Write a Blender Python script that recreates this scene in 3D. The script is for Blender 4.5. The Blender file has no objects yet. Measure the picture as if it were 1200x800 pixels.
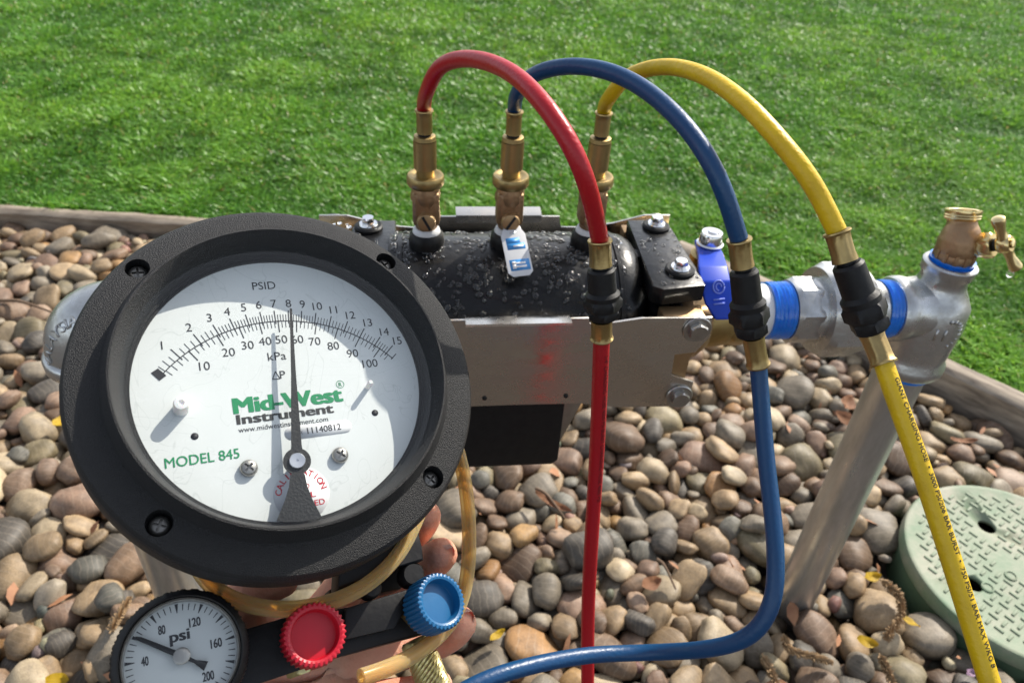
import bpy, bmesh, math, random
import numpy as np
from mathutils import Vector, Matrix, Euler, Quaternion, noise
random.seed(11); rng = np.random.default_rng(5)
PI = math.pi
scene = bpy.context.scene
col = scene.collection

# ---------------------------------------------------------------- camera, sky, sun, exposure
EYE = Vector((0, 0, 0.70))                     # a crouching person's phone, 0.7 m above the gravel
F = 867.0                                      # focal length in photo pixels (26 mm equivalent)
def _basis():
    d = Vector((-75, 1170, 867)).normalized()  # where straight down lies in the picture
    z = -d
    y = Vector((0, 0, 1)); y = (y - z * y.dot(z)).normalized()
    x = y.cross(z)
    return Matrix((x, y, z))                   # camera (right, down, forward) -> world
CW = _basis()
def P(px, py, depth):
    return EYE + CW @ (Vector(((px - 600) / F, (py - 400) / F, 1)) * depth)
cam = bpy.data.cameras.new('camera'); camo = bpy.data.objects.new('camera', cam); col.objects.link(camo)
right, dwn, fwd = CW @ Vector((1, 0, 0)), CW @ Vector((0, 1, 0)), CW @ Vector((0, 0, 1))
camo.matrix_world = Matrix(((right.x, -dwn.x, -fwd.x, EYE.x), (right.y, -dwn.y, -fwd.y, EYE.y), (right.z, -dwn.z, -fwd.z, EYE.z), (0, 0, 0, 1)))
cam.sensor_width = 36; cam.lens = 36 * F / 1200
cam.clip_start = 0.01; cam.clip_end = 400
cam.dof.use_dof = True; cam.dof.focus_distance = 0.34; cam.dof.aperture_fstop = 16
scene.camera = camo
SUN = Vector((0.50, 0.585, 0.64)).normalized()
world = bpy.data.worlds.new('World'); scene.world = world; world.use_nodes = True
wn = world.node_tree.nodes; wl = world.node_tree.links
sky = wn.new('ShaderNodeTexSky'); sky.sky_type = 'NISHITA'; sky.sun_disc = False
sky.sun_elevation = math.asin(SUN.z); sky.sun_rotation = math.atan2(SUN.x, SUN.y)
sky.air_density = 1.0; sky.dust_density = 1.5
bg = wn['Background']; bg.inputs['Strength'].default_value = 0.125
hsv = wn.new('ShaderNodeHueSaturation'); hsv.inputs['Saturation'].default_value = 0.45     # the phone's white balance
wl.new(sky.outputs[0], hsv.inputs['Color']); wl.new(hsv.outputs[0], bg.inputs[0])
sl = bpy.data.lights.new('sun', 'SUN'); sl.energy = 3.5; sl.angle = math.radians(0.53); sl.color = (1, 0.93, 0.82)
so = bpy.data.objects.new('sun', sl); col.objects.link(so)
so.rotation_euler = SUN.to_track_quat('Z', 'Y').to_euler()
scene.view_settings.view_transform = 'Standard'; scene.view_settings.look = 'None'
scene.view_settings.exposure = 0.80; scene.view_settings.gamma = 1
scene.cycles.max_bounces = 8; scene.cycles.caustics_reflective = False; scene.cycles.caustics_refractive = False
scene.cycles.use_denoising = True

# ---------------------------------------------------------------- materials
def mat(name, c, rough=0.5, metal=0.0, var=0.0, vscale=8.0, c2=None, bump=0.0, bscale=80.0, spec=0.5, coat=0.0, trans=0.0, aniso=None, rvar=0.0, sss=0.0, detail=4.0, coords='Object', ior=None):
    m = bpy.data.materials.new(name); m.use_nodes = True
    nt = m.node_tree; N = nt.nodes; L = nt.links
    b = N['Principled BSDF']
    b.inputs['Base Color'].default_value = (*c, 1)
    b.inputs['Roughness'].default_value = rough; b.inputs['Metallic'].default_value = metal
    b.inputs['Specular IOR Level'].default_value = spec
    b.inputs['Coat Weight'].default_value = coat; b.inputs['Coat Roughness'].default_value = 0.08
    b.inputs['Transmission Weight'].default_value = trans
    if ior: b.inputs['IOR'].default_value = ior
    if sss:
        b.inputs['Subsurface Weight'].default_value = sss; b.inputs['Subsurface Scale'].default_value = 0.006
        b.inputs['Subsurface Radius'].default_value = (1.0, 0.35, 0.2)
    tc = N.new('ShaderNodeTexCoord')
    mp = N.new('ShaderNodeMapping'); L.new(tc.outputs[coords], mp.inputs[0])
    if aniso: mp.inputs['Scale'].default_value = aniso
    if var or rvar:
        n = N.new('ShaderNodeTexNoise'); n.inputs['Scale'].default_value = vscale; n.inputs['Detail'].default_value = detail; n.inputs['Roughness'].default_value = 0.65
        L.new(mp.outputs[0], n.inputs[0])
        r = N.new('ShaderNodeValToRGB'); r.color_ramp.elements[0].position = 0.32; r.color_ramp.elements[1].position = 0.68
        L.new(n.outputs[0], r.inputs[0])
        if var:
            mx = N.new('ShaderNodeMix'); mx.data_type = 'RGBA'
            cc = c2 or tuple(x * 0.5 for x in c)
            mx.inputs[6].default_value = (*c, 1)
            mx.inputs[7].default_value = tuple(a + (b_ - a) * var for a, b_ in zip(c, cc)) + (1,)
            L.new(r.outputs[0], mx.inputs[0]); L.new(mx.outputs[2], b.inputs['Base Color'])
        if rvar:
            mr = N.new('ShaderNodeMapRange'); mr.inputs[3].default_value = max(0.02, rough - rvar); mr.inputs[4].default_value = min(1, rough + rvar)
            L.new(r.outputs[0], mr.inputs[0]); L.new(mr.outputs[0], b.inputs['Roughness'])
    if bump:
        n2 = N.new('ShaderNodeTexNoise'); n2.inputs['Scale'].default_value = bscale; n2.inputs['Detail'].default_value = 3
        L.new(mp.outputs[0], n2.inputs[0])
        bp = N.new('ShaderNodeBump'); bp.inputs['Strength'].default_value = bump; bp.inputs['Distance'].default_value = 0.001
        L.new(n2.outputs[0], bp.inputs['Height']); L.new(bp.outputs[0], b.inputs['Normal'])
    return m

M = {}
M['abs'] = mat('black_textured_plastic', (0.0085, 0.0088, 0.0095), 0.48, bump=0.9, bscale=2400, rvar=0.10, var=0.6, c2=(0.035, 0.035, 0.037), vscale=1900, spec=0.40)
M['plastic'] = mat('black_plastic', (0.007, 0.007, 0.008), 0.50, bump=0.15, bscale=400, var=0.5, vscale=140, c2=(0.018, 0.018, 0.018), spec=0.32)
M['dark'] = mat('dark_recess', (0.008, 0.008, 0.008), 0.7)
M['dial'] = mat('white_dial_paint', (0.66, 0.68, 0.67), 0.45, var=0.22, vscale=70, c2=(0.56, 0.60, 0.57), detail=8, aniso=(1, 1, 1))
def scratched(m, scale, amount):
    N = m.node_tree.nodes; L = m.node_tree.links; b = N['Principled BSDF']; src = b.inputs['Base Color'].links[0].from_socket
    tc = N.new('ShaderNodeTexCoord'); last = src
    for q, (sc_, w) in enumerate(((scale, 0.006), (scale * 2.3, 0.008), (scale * .6, 0.004))):
        mp = N.new('ShaderNodeMapping'); mp.inputs['Location'].default_value = (q * 3.1, q * 1.7, q * 5.3); mp.inputs['Scale'].default_value = (1, 0.45 + 0.5 * q, 1); L.new(tc.outputs['Object'], mp.inputs[0])
        n = N.new('ShaderNodeTexNoise'); n.inputs['Scale'].default_value = sc_; n.inputs['Detail'].default_value = 2; n.inputs['Distortion'].default_value = 1.5; L.new(mp.outputs[0], n.inputs[0])
        s = N.new('ShaderNodeMath'); s.operation = 'SUBTRACT'; s.inputs[1].default_value = 0.5; L.new(n.outputs[0], s.inputs[0])
        a = N.new('ShaderNodeMath'); a.operation = 'ABSOLUTE'; L.new(s.outputs[0], a.inputs[0])
        r = N.new('ShaderNodeMapRange'); r.inputs[1].default_value = 0; r.inputs[2].default_value = w; r.inputs[3].default_value = amount; r.inputs[4].default_value = 0; L.new(a.outputs[0], r.inputs[0])
        mx = N.new('ShaderNodeMix'); mx.data_type = 'RGBA'; mx.inputs[7].default_value = (0.40, 0.44, 0.42, 1) if q != 1 else (0.86, 0.88, 0.88, 1)
        L.new(r.outputs[0], mx.inputs[0]); L.new(last, mx.inputs[6]); last = mx.outputs[2]
    L.new(last, b.inputs['Base Color'])
M['dial_big'] = mat('scratched_white_dial', (0.76, 0.78, 0.77), 0.45, var=0.22, vscale=70, c2=(0.66, 0.70, 0.67), detail=8); scratched(M['dial_big'], 42, 0.30)
M['ink'] = mat('black_ink', (0.02, 0.02, 0.025), 0.6)
M['needle'] = mat('black_needle_paint', (0.012, 0.012, 0.013), 0.55, bump=0.2, bscale=900)
M['green'] = mat('green_ink', (0.01, 0.26, 0.10), 0.55)
M['greymark'] = mat('charcoal_ink', (0.035, 0.035, 0.035), 0.55)
M['redink'] = mat('red_ink', (0.62, 0.03, 0.05), 0.55)
M['sticker'] = mat('white_sticker', (0.86, 0.86, 0.87), 0.5)
M['nylon'] = mat('white_nylon', (0.85, 0.85, 0.85), 0.35, sss=0.2)
M['screw'] = mat('dull_steel_screw', (0.42, 0.40, 0.37), 0.38, 0.9, bump=0.2, bscale=600)
M['black_screw'] = mat('blackened_screw', (0.24, 0.23, 0.21), 0.4, 0.8, bump=0.2, bscale=600)
M['alu'] = mat('turned_aluminium', (0.75, 0.75, 0.78), 0.3, 1.0)
M['brass'] = mat('brass', (0.45, 0.335, 0.145), 0.42, 1.0, var=0.6, vscale=60, c2=(0.36, 0.26, 0.12), bump=0.15, bscale=300, rvar=0.12)
M['polished_brass'] = mat('polished_brass', (0.80, 0.64, 0.33), 0.22, 1.0, var=0.3, vscale=60, c2=(0.5, 0.33, 0.12))
M['knurl'] = mat('knurled_brass', (0.55, 0.42, 0.20), 0.36, 1.0, var=0.4, vscale=40, c2=(0.3, 0.2, 0.09))
M['bronze'] = mat('cast_bronze', (0.42, 0.27, 0.15), 0.46, 0.8, var=0.6, vscale=60, c2=(0.27, 0.16, 0.09), bump=0.5, bscale=260)
M['cast_bronze'] = mat('machined_bronze', (0.44, 0.30, 0.16), 0.42, 0.8, var=0.6, vscale=45, c2=(0.3, 0.18, 0.09), bump=0.3, bscale=200)
M['steel'] = mat('stainless_sheet', (0.74, 0.715, 0.67), 0.25, 1.0, var=0.6, vscale=34, c2=(0.48, 0.44, 0.38), bump=0.12, bscale=40, rvar=0.14, aniso=(1, 1, 2))
M['steel_bolt'] = mat('steel_bolt', (0.50, 0.49, 0.47), 0.32, 1.0, var=0.4, vscale=150, c2=(0.3, 0.28, 0.25))
M['chrome'] = mat('bright_zinc', (0.80, 0.80, 0.80), 0.16, 1.0)
M['galv'] = mat('galvanized_iron', (0.64, 0.65, 0.65), 0.33, 0.9, var=0.8, vscale=75, c2=(0.40, 0.40, 0.385), bump=0.35, bscale=160, rvar=0.12)
M['galv_pipe'] = mat('galvanized_pipe', (0.60, 0.60, 0.585), 0.36, 0.8, var=0.9, vscale=75, c2=(0.40, 0.385, 0.35), bump=0.25, bscale=120, rvar=0.1, aniso=(1, 1, 0.22))
M['black_iron'] = mat('dark_iron', (0.07, 0.07, 0.07), 0.5, 0.7, bump=0.5, bscale=200)
M['epoxy'] = mat('wet_black_epoxy', (0.006, 0.0063, 0.0068), 0.32, bump=0.4, bscale=170, rvar=0.1, vscale=50, spec=0.35, coat=0.15)
M['rubber'] = mat('black_rubber', (0.007, 0.007, 0.007), 0.45, spec=0.3)
M['white_seal'] = mat('white_seal_tape', (0.78, 0.78, 0.77), 0.5, bump=0.3, bscale=300)
M['sealant'] = mat('blue_thread_sealant', (0.008, 0.20, 0.74), 0.22, coat=0.5, bump=0.5, bscale=160, var=0.4, vscale=120, c2=(0.05, 0.3, 0.85))
M['handle_blue'] = mat('blue_vinyl_handle', (0.010, 0.055, 0.50), 0.32, spec=0.3)
M['handle_mark'] = mat('pale_blue_emboss', (0.18, 0.25, 0.75), 0.4)
M['red_hose'] = mat('red_hose_rubber', (0.44, 0.006, 0.014), 0.36, var=0.25, vscale=60, c2=(0.36, 0.004, 0.012), bump=0.25, bscale=500, rvar=0.07)
M['blue_hose'] = mat('blue_hose_rubber', (0.002, 0.055, 0.155), 0.38, var=0.3, vscale=60, c2=(0.004, 0.03, 0.13), bump=0.25, bscale=500, rvar=0.07)
M['yellow_hose'] = mat('yellow_hose_rubber', (0.80, 0.53, 0.006), 0.42, var=0.4, vscale=70, c2=(0.46, 0.27, 0.004), bump=0.4, bscale=420, rvar=0.08)
M['hose_ink'] = mat('hose_print', (0.03, 0.025, 0.01), 0.6)
M['red_ink_dark'] = mat('faded_red_hose_print', (0.12, 0.004, 0.008), 0.6)
M['red_knob'] = mat('red_knob_plastic', (0.46, 0.006, 0.020), 0.36, bump=0.08, bscale=300, sss=0.05)
M['blue_knob'] = mat('blue_knob_plastic', (0.005, 0.10, 0.25), 0.36, bump=0.08, bscale=300, var=0.2, vscale=200, c2=(0.012, 0.13, 0.29))
def amber_mat():
    m = bpy.data.materials.new('amber_vinyl_tube'); m.use_nodes = True
    N = m.node_tree.nodes; L = m.node_tree.links; p = N['Principled BSDF']
    p.inputs['Base Color'].default_value = (0.74, 0.56, 0.28, 1); p.inputs['Roughness'].default_value = 0.18
    p.inputs['Subsurface Weight'].default_value = 0.5; p.inputs['Subsurface Scale'].default_value = 0.004; p.inputs['Subsurface Radius'].default_value = (1, 0.7, 0.3)
    t = N.new('ShaderNodeBsdfTransparent'); t.inputs[0].default_value = (0.95, 0.80, 0.50, 1); lw = N.new('ShaderNodeLayerWeight'); lw.inputs[0].default_value = 0.5
    mr = N.new('ShaderNodeMapRange'); mr.inputs[3].default_value = 0.16; mr.inputs[4].default_value = 0.80; L.new(lw.outputs['Facing'], mr.inputs[0])
    mx = N.new('ShaderNodeMixShader'); L.new(mr.outputs[0], mx.inputs[0]); L.new(t.outputs[0], mx.inputs[1]); L.new(p.outputs[0], mx.inputs[2]); L.new(mx.outputs[0], N['Material Output'].inputs[0])
    return m
M['amber'] = amber_mat()
M['pale_brass'] = mat('pale_brass_fitting', (0.66, 0.58, 0.28), 0.34, 0.9, var=0.3, vscale=90)
M['lid_green'] = mat('weathered_green_plastic', (0.105, 0.190, 0.104), 0.62, var=0.95, vscale=24, c2=(0.29, 0.28, 0.21), bump=0.3, bscale=220, detail=8)
M['box_green'] = mat('dark_green_plastic', (0.085, 0.145, 0.08), 0.55, var=0.6, vscale=14, c2=(0.06, 0.10, 0.06), bump=0.3, bscale=200)
M['lid_dirt'] = mat('lid_dirt', (0.33, 0.26, 0.19), 0.8, var=0.5, vscale=60)
M['wood'] = mat('weathered_timber', (0.44, 0.365, 0.28), 0.8, var=0.95, vscale=95, c2=(0.11, 0.085, 0.065), bump=0.9, bscale=60, aniso=(0.16, 1, 1), detail=8)
M['soil'] = mat('dark_soil', (0.055, 0.042, 0.032), 0.9, var=0.7, vscale=40, bump=0.8, bscale=150)
M['turf'] = mat('turf_soil', (0.035, 0.062, 0.018), 0.9, var=0.8, vscale=30, c2=(0.05, 0.045, 0.02), bump=0.6, bscale=100)
M['skin'] = mat('skin', (0.72, 0.37, 0.255), 0.60, spec=0.25, var=0.5, vscale=70, c2=(0.60, 0.235, 0.15), bump=0.6, bscale=420, sss=0.3)
M['nail'] = mat('fingernail', (0.66, 0.40, 0.32), 0.25, coat=0.3)
M['dry_leaf'] = mat('dry_leaf', (0.40, 0.20, 0.10), 0.7, var=0.7, vscale=70, c2=(0.24, 0.10, 0.05), bump=0.6, bscale=120)
M['yellow_leaf'] = mat('yellow_petal', (0.66, 0.45, 0.02), 0.6, var=0.4, vscale=90)
M['catkin'] = mat('dry_catkin', (0.38, 0.25, 0.13), 0.8, var=0.7, vscale=160)
M['twig'] = mat('twig_bark', (0.16, 0.10, 0.06), 0.8, var=0.6, vscale=80)
M['lilac'] = mat('lilac_petal', (0.45, 0.30, 0.42), 0.6)
M['tag'] = mat('white_plastic_tag', (0.72, 0.73, 0.74), 0.35, var=0.2, vscale=60)
M['tag_print'] = mat('blue_tag_print', (0.05, 0.28, 0.66), 0.45)
def water_mat():
    m = bpy.data.materials.new('water_drop'); m.use_nodes = True
    b = m.node_tree.nodes['Principled BSDF']
    b.inputs['Base Color'].default_value = (1, 1, 1, 1); b.inputs['Roughness'].default_value = 0.07; b.inputs['IOR'].default_value = 1.36
    b.inputs['Transmission Weight'].default_value = 1.0; b.inputs['Coat Weight'].default_value = 0.5; b.inputs['Coat Roughness'].default_value = 0.2
    return m
M['water'] = water_mat()
def lens_mat():
    m = bpy.data.materials.new('clear_lens'); m.use_nodes = True
    N = m.node_tree.nodes; L = m.node_tree.links; N.remove(N['Principled BSDF'])
    t = N.new('ShaderNodeBsdfTransparent'); g = N.new('ShaderNodeBsdfGlossy'); g.inputs['Roughness'].default_value = 0.04
    lw = N.new('ShaderNodeLayerWeight'); pw = N.new('ShaderNodeMath'); pw.operation = 'POWER'; pw.inputs[1].default_value = 5
    f = N.new('ShaderNodeMath'); f.operation = 'MULTIPLY_ADD'; f.inputs[1].default_value = 0.95; f.inputs[2].default_value = 0.02
    L.new(lw.outputs['Facing'], pw.inputs[0]); L.new(pw.outputs[0], f.inputs[0]); mx = N.new('ShaderNodeMixShader')
    t.inputs[0].default_value = (0.97, 0.98, 0.98, 1)
    L.new(f.outputs[0], mx.inputs[0]); L.new(t.outputs[0], mx.inputs[1]); L.new(g.outputs[0], mx.inputs[2]); L.new(mx.outputs[0], N['Material Output'].inputs[0])
    return m
M['lens'] = lens_mat()

# ---------------------------------------------------------------- object helpers
def props(o, label=None, cat=None, group=None, kind=None):
    if label: o['label'] = label
    if cat: o['category'] = cat
    if group: o['group'] = group
    if kind: o['kind'] = kind
    return o
def thing(name, label, cat, matrix=None, group=None):
    o = bpy.data.objects.new(name, None); col.objects.link(o); o.empty_display_size = 0.02
    if matrix is not None: o.matrix_basis = matrix
    return props(o, label, cat, group)
def link(name, me, parent=None, matrix=None):
    o = bpy.data.objects.new(name, me); col.objects.link(o)
    if parent is not None: o.parent = parent
    if matrix is not None: o.matrix_basis = matrix
    return o
def obj(name, bm, m, parent=None, matrix=None, smooth=None, label=None):
    me = bpy.data.meshes.new(name); bm.to_mesh(me); bm.free()
    for x in (m if isinstance(m, (list, tuple)) else [m]): me.materials.append(M[x] if isinstance(x, str) else x)
    if smooth is not None:
        me.set_sharp_from_angle(angle=math.radians(smooth))
    o = link(name, me, parent, matrix)
    if label: o['label'] = label
    return o
def B(): return bmesh.new()
def frame(o, z, xhint=Vector((1, 0, 0))):
    """matrix whose local Z runs along z at o"""
    z = Vector(z).normalized(); x = Vector(xhint) - z * z.dot(Vector(xhint))
    if x.length < 1e-5: x = Vector((0, 1, 0)) - z * z.y
    x.normalize(); y = z.cross(x)
    return Matrix(((x.x, y.x, z.x, o[0]), (x.y, y.y, z.y, o[1]), (x.z, y.z, z.z, o[2]), (0, 0, 0, 1)))
def add(bm, verts, faces, mtx=None, mi=0):
    vs = [bm.verts.new((mtx @ Vector(v)) if mtx else v) for v in verts]
    for f in faces:
        try:
            fc = bm.faces.new([vs[i] for i in f]); fc.smooth = True; fc.material_index = mi
        except ValueError: pass
    return vs
def lathe(bm, prof, n=32, mtx=None, caps=True, mi=0, closed=False, wob=None):
    """prof: (r, z) pairs, outward normals when z rises"""
    vs = []
    for k, (r, z) in enumerate(prof):
        for i in range(n):
            a = 2 * PI * i / n; rr = r * (wob(a, k) if wob else 1)
            vs.append((rr * math.cos(a), rr * math.sin(a), z))
    fs = []
    m = len(prof)
    for k in range(m if closed else m - 1):
        for i in range(n):
            a, b = k * n + i, k * n + (i + 1) % n; k2 = (k + 1) % m
            fs.append((a, b, k2 * n + (i + 1) % n, k2 * n + i))
    if caps and not closed:
        fs.append(tuple(range(n))[::-1]); fs.append(tuple(range((m - 1) * n, m * n)))
    return add(bm, vs, fs, mtx, mi)
def prism(bm, poly, z0, z1, mtx=None, mi=0, bev=0.0):
    n = len(poly)
    area = sum(poly[i][0] * poly[(i + 1) % n][1] - poly[(i + 1) % n][0] * poly[i][1] for i in range(n))
    if area < 0: poly = poly[::-1]
    tmp = bmesh.new()
    add(tmp, [(x, y, z0) for x, y in poly] + [(x, y, z1) for x, y in poly],
        [tuple(range(n))[::-1], tuple(range(n, 2 * n))] + [(i, (i + 1) % n, n + (i + 1) % n, n + i) for i in range(n)])
    merge(bm, tmp, mtx, mi, bev)
def merge(bm, tmp, mtx=None, mi=0, bev=0.0, seg=2):
    if bev:
        bmesh.ops.bevel(tmp, geom=list(tmp.edges), offset=bev, segments=seg, affect='EDGES', profile=0.6, clamp_overlap=True)
    bmesh.ops.recalc_face_normals(tmp, faces=tmp.faces)
    tmp.verts.index_update()
    add(bm, [v.co.copy() for v in tmp.verts], [[v.index for v in f.verts] for f in tmp.faces], mtx, mi)
    tmp.free()
def box(bm, x0, x1, y0, y1, z0, z1, mtx=None, bev=0.0, mi=0):
    prism(bm, [(x0, y0), (x1, y0), (x1, y1), (x0, y1)], z0, z1, mtx, mi, bev)
def ngon(n, r, ph=0.0): return [(r * math.cos(2 * PI * i / n + ph), r * math.sin(2 * PI * i / n + ph)) for i in range(n)]
def nut(bm, n, r, z0, z1, mtx=None, ch=0.12, ph=0.0):
    """n-sided nut with chamfered ends"""
    h = z1 - z0; c = min(r * ch, h * 0.3); k = 6
    ring = lambda rr, z, lim: [(min(rr, lim / max(1e-6, math.cos(((a - ph) % (2 * PI / n)) - PI / n))) * math.cos(a), min(rr, lim / max(1e-6, math.cos(((a - ph) % (2 * PI / n)) - PI / n))) * math.sin(a), z) for a in [2 * PI * i / (n * k) + ph for i in range(n * k)]]
    ap = r * math.cos(PI / n)
    rows = [ring(ap * 0.97, z0, ap), ring(r, z0 + c, ap), ring(r, z1 - c, ap), ring(ap * 0.97, z1, ap)]
    vs = [p for rw in rows for p in rw]; q = n * k
    fs = [(a * q + i, a * q + (i + 1) % q, (a + 1) * q + (i + 1) % q, (a + 1) * q + i) for a in range(3) for i in range(q)]
    fs += [tuple(range(q))[::-1], tuple(range(3 * q, 4 * q))]
    add(bm, vs, fs, mtx)
def spline(pts, n):
    pts = [Vector(p) for p in pts]; p = [2 * pts[0] - pts[1]] + pts + [2 * pts[-1] - pts[-2]]
    out = []
    for i in range(1, len(p) - 2):
        for k in range(n):
            t = k / n; a, b, c, d = p[i - 1], p[i], p[i + 1], p[i + 2]
            out.append(0.5 * ((2 * b) + (c - a) * t + (2 * a - 5 * b + 4 * c - d) * t * t + (3 * b - a - 3 * c + d) * t ** 3))
    out.append(pts[-1]); return out
def smooth_path(pts, n, it=2):
    q = spline(pts, n)
    for _ in range(it * n):
        q = [q[0]] + [(q[i - 1] + 2 * q[i] + q[i + 1]) / 4 for i in range(1, len(q) - 1)] + [q[-1]]
    return q
def frames_along(path, up=Vector((0, 0, 1))):
    out = []; x = None
    for i, p in enumerate(path):
        t = (path[min(i + 1, len(path) - 1)] - path[max(i - 1, 0)]).normalized()
        if x is None:
            x = up.cross(t)
            if x.length < 1e-3: x = Vector((1, 0, 0)).cross(t)
        x = (x - t * t.dot(x)).normalized(); out.append((p, x, t.cross(x), t))
    return out
def tube(bm, path, r, n=20, caps=True, mi=0, inner=None):
    fr = frames_along(path); vs = []; rad = r if callable(r) else (lambda i: r)
    for i, (p, x, y, t) in enumerate(fr):
        for k in range(n):
            a = 2 * PI * k / n; vs.append(p + (x * math.cos(a) + y * math.sin(a)) * rad(i))
    m = len(path); fs = [(i * n + k, i * n + (k + 1) % n, (i + 1) * n + (k + 1) % n, (i + 1) * n + k) for i in range(m - 1) for k in range(n)]
    if caps: fs += [tuple(range(n))[::-1], tuple(range((m - 1) * n, m * n))]
    add(bm, vs, fs, None, mi); return fr
def bool_diff(o, cutter):
    md = o.modifiers.new('cut', 'BOOLEAN'); md.operation = 'DIFFERENCE'; md.object = cutter; md.solver = 'EXACT'
    bake(o); bpy.data.objects.remove(cutter)
def bake(o):
    bpy.context.view_layer.update(); dg = bpy.context.evaluated_depsgraph_get()
    me = bpy.data.meshes.new_from_object(o.evaluated_get(dg)); old = o.data; o.modifiers.clear(); o.data = me
    if old.users == 0: bpy.data.meshes.remove(old)
def text_verts(s, res=4):
    cu = bpy.data.curves.new('lettering', 'FONT'); cu.body = s; cu.size = 1; cu.resolution_u = res
    o = bpy.data.objects.new('lettering', cu); me = bpy.data.meshes.new_from_object(o)
    vs = [v.co.copy() for v in me.vertices]; fs = [tuple(p.vertices) for p in me.polygons]
    bpy.data.objects.remove(o); bpy.data.curves.remove(cu); bpy.data.meshes.remove(me)
    return vs, fs
def text(bm, s, h=None, w=None, mtx=None, bold=0.0, align='C', cap=None, mi=0):
    """flat lettering, cap height h, total width w, baseline at y = 0, centred (or left) on x = 0"""
    vs, fs = text_verts(s)
    ref, _ = text_verts('H'); ch = max(v.y for v in ref)
    x0, x1 = min(v.x for v in vs), max(v.x for v in vs)
    sy = h / ch; sx = (w / (x1 - x0)) if w else sy
    xo = (x0 + x1) / 2 if align == 'C' else x0
    if bold >= 0.008:                       # heavy face: the thin outline repeated a little to each side
        sy = h / (ch * (1 + bold)); sx = (w / (x1 - x0 + bold * 2)) if w else sy; xo = (x0 + x1) / 2
        q = 0
        for dx in (-1, -0.5, 0, 0.5, 1):
            for dy in (-0.35, 0.35):
                add(bm, [((v.x - xo + dx * bold) * sx, (v.y + dy * bold + 0.35 * bold) * sy, q * 4e-6) for v in vs], fs, mtx, mi); q += 1
        return
    add(bm, [((v.x - xo) * sx, v.y * sy, 0) for v in vs], fs, mtx, mi)
def T(x=0, y=0, z=0): return Matrix.Translation((x, y, z))
def RZ(a): return Matrix.Rotation(a, 4, 'Z')
def RX(a): return Matrix.Rotation(a, 4, 'X')
def RY(a): return Matrix.Rotation(a, 4, 'Y')
def copy_tree(o, matrix=None, parent=None):
    c = o.copy(); col.objects.link(c); c.parent = parent
    if matrix is not None: c.matrix_basis = matrix
    for ch in list(o.children): copy_tree(ch, ch.matrix_basis.copy(), c)
    return c

# ================================================================ SETTING: soil, turf, timber edging, lawn
EDGE_Y = 1.235                                        # the back board's face; the second board runs off to the near right
CORNER = Vector((0.285, 1.236)); RDIR = Vector((0.094, -0.085)).normalized(); RN = Vector((-RDIR.y, RDIR.x))
bm = B(); add(bm, [(-30, -20, -0.05), (30, -20, -0.05), (30, 60, -0.05), (-30, 60, -0.05)], [(0, 1, 2, 3)])
props(obj('ground', bm, 'soil'), kind='structure')
bm = B()
c2 = CORNER + RDIR * 4
add(bm, [(-30, EDGE_Y + 0.02, 0.0), (CORNER.x + 0.012, EDGE_Y + 0.02, 0.0), (c2.x, c2.y, 0.0), (30, c2.y, 0.0), (30, 60, 0.0), (-30, 60, 0.0)], [(0, 1, 2, 3, 4, 5)])
props(obj('lawn', bm, 'turf'), kind='structure')
def board(name, p0, p1, th, h, label, seed):
    d = (p1 - p0); ln = d.length; d.normalize()
    n = int(ln / 0.03); bm = B(); vs = []; fs = []
    for i in range(n + 1):
        s = ln * i / n; w = noise.noise((s * 9, seed, 0)) * 0.0035; w2 = noise.noise((s * 14, seed + 5, 0)) * 0.003
        for (y, z) in ((w, -0.06), (w + 0.001, h * 0.5), (w - 0.001, h - 0.006 + w2), (w + 0.005, h + w2), (th * 0.5, h + 0.002 + w2 * 1.3), (th - 0.004, h + w2), (th, h - 0.005), (th, -0.06)):
            vs.append((s, y, z))
    k = 8
    for i in range(n):
        for j in range(k): fs.append((i * k + j, (i + 1) * k + j, (i + 1) * k + (j + 1) % k, i * k + (j + 1) % k))
    fs += [tuple(range(k)), tuple(range(n * k, n * k + k))[::-1]]
    add(bm, vs, fs); bmesh.ops.recalc_face_normals(bm, faces=bm.faces)
    o = obj(name, bm, 'wood', smooth=40)
    o.matrix_basis = Matrix(((d.x, -d.y, 0, p0.x), (d.y, d.x, 0, p0.y), (0, 0, 1, 0), (0, 0, 0, 1)))
    return props(o, label, 'garden edging', 'timber boards edging the lawn')
board('edging_board', Vector((-3.2, EDGE_Y)), Vector((CORNER.x, EDGE_Y)), 0.026, 0.017, 'grey weathered edging board along the back of the gravel, seen left of the gauge', 1.0)
board('edging_board', CORNER + RDIR * 0.004, CORNER + RDIR * 2.2, 0.036, 0.034, 'tan weathered edging board behind the green valve box, right of the brass tap', 7.0)

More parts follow.
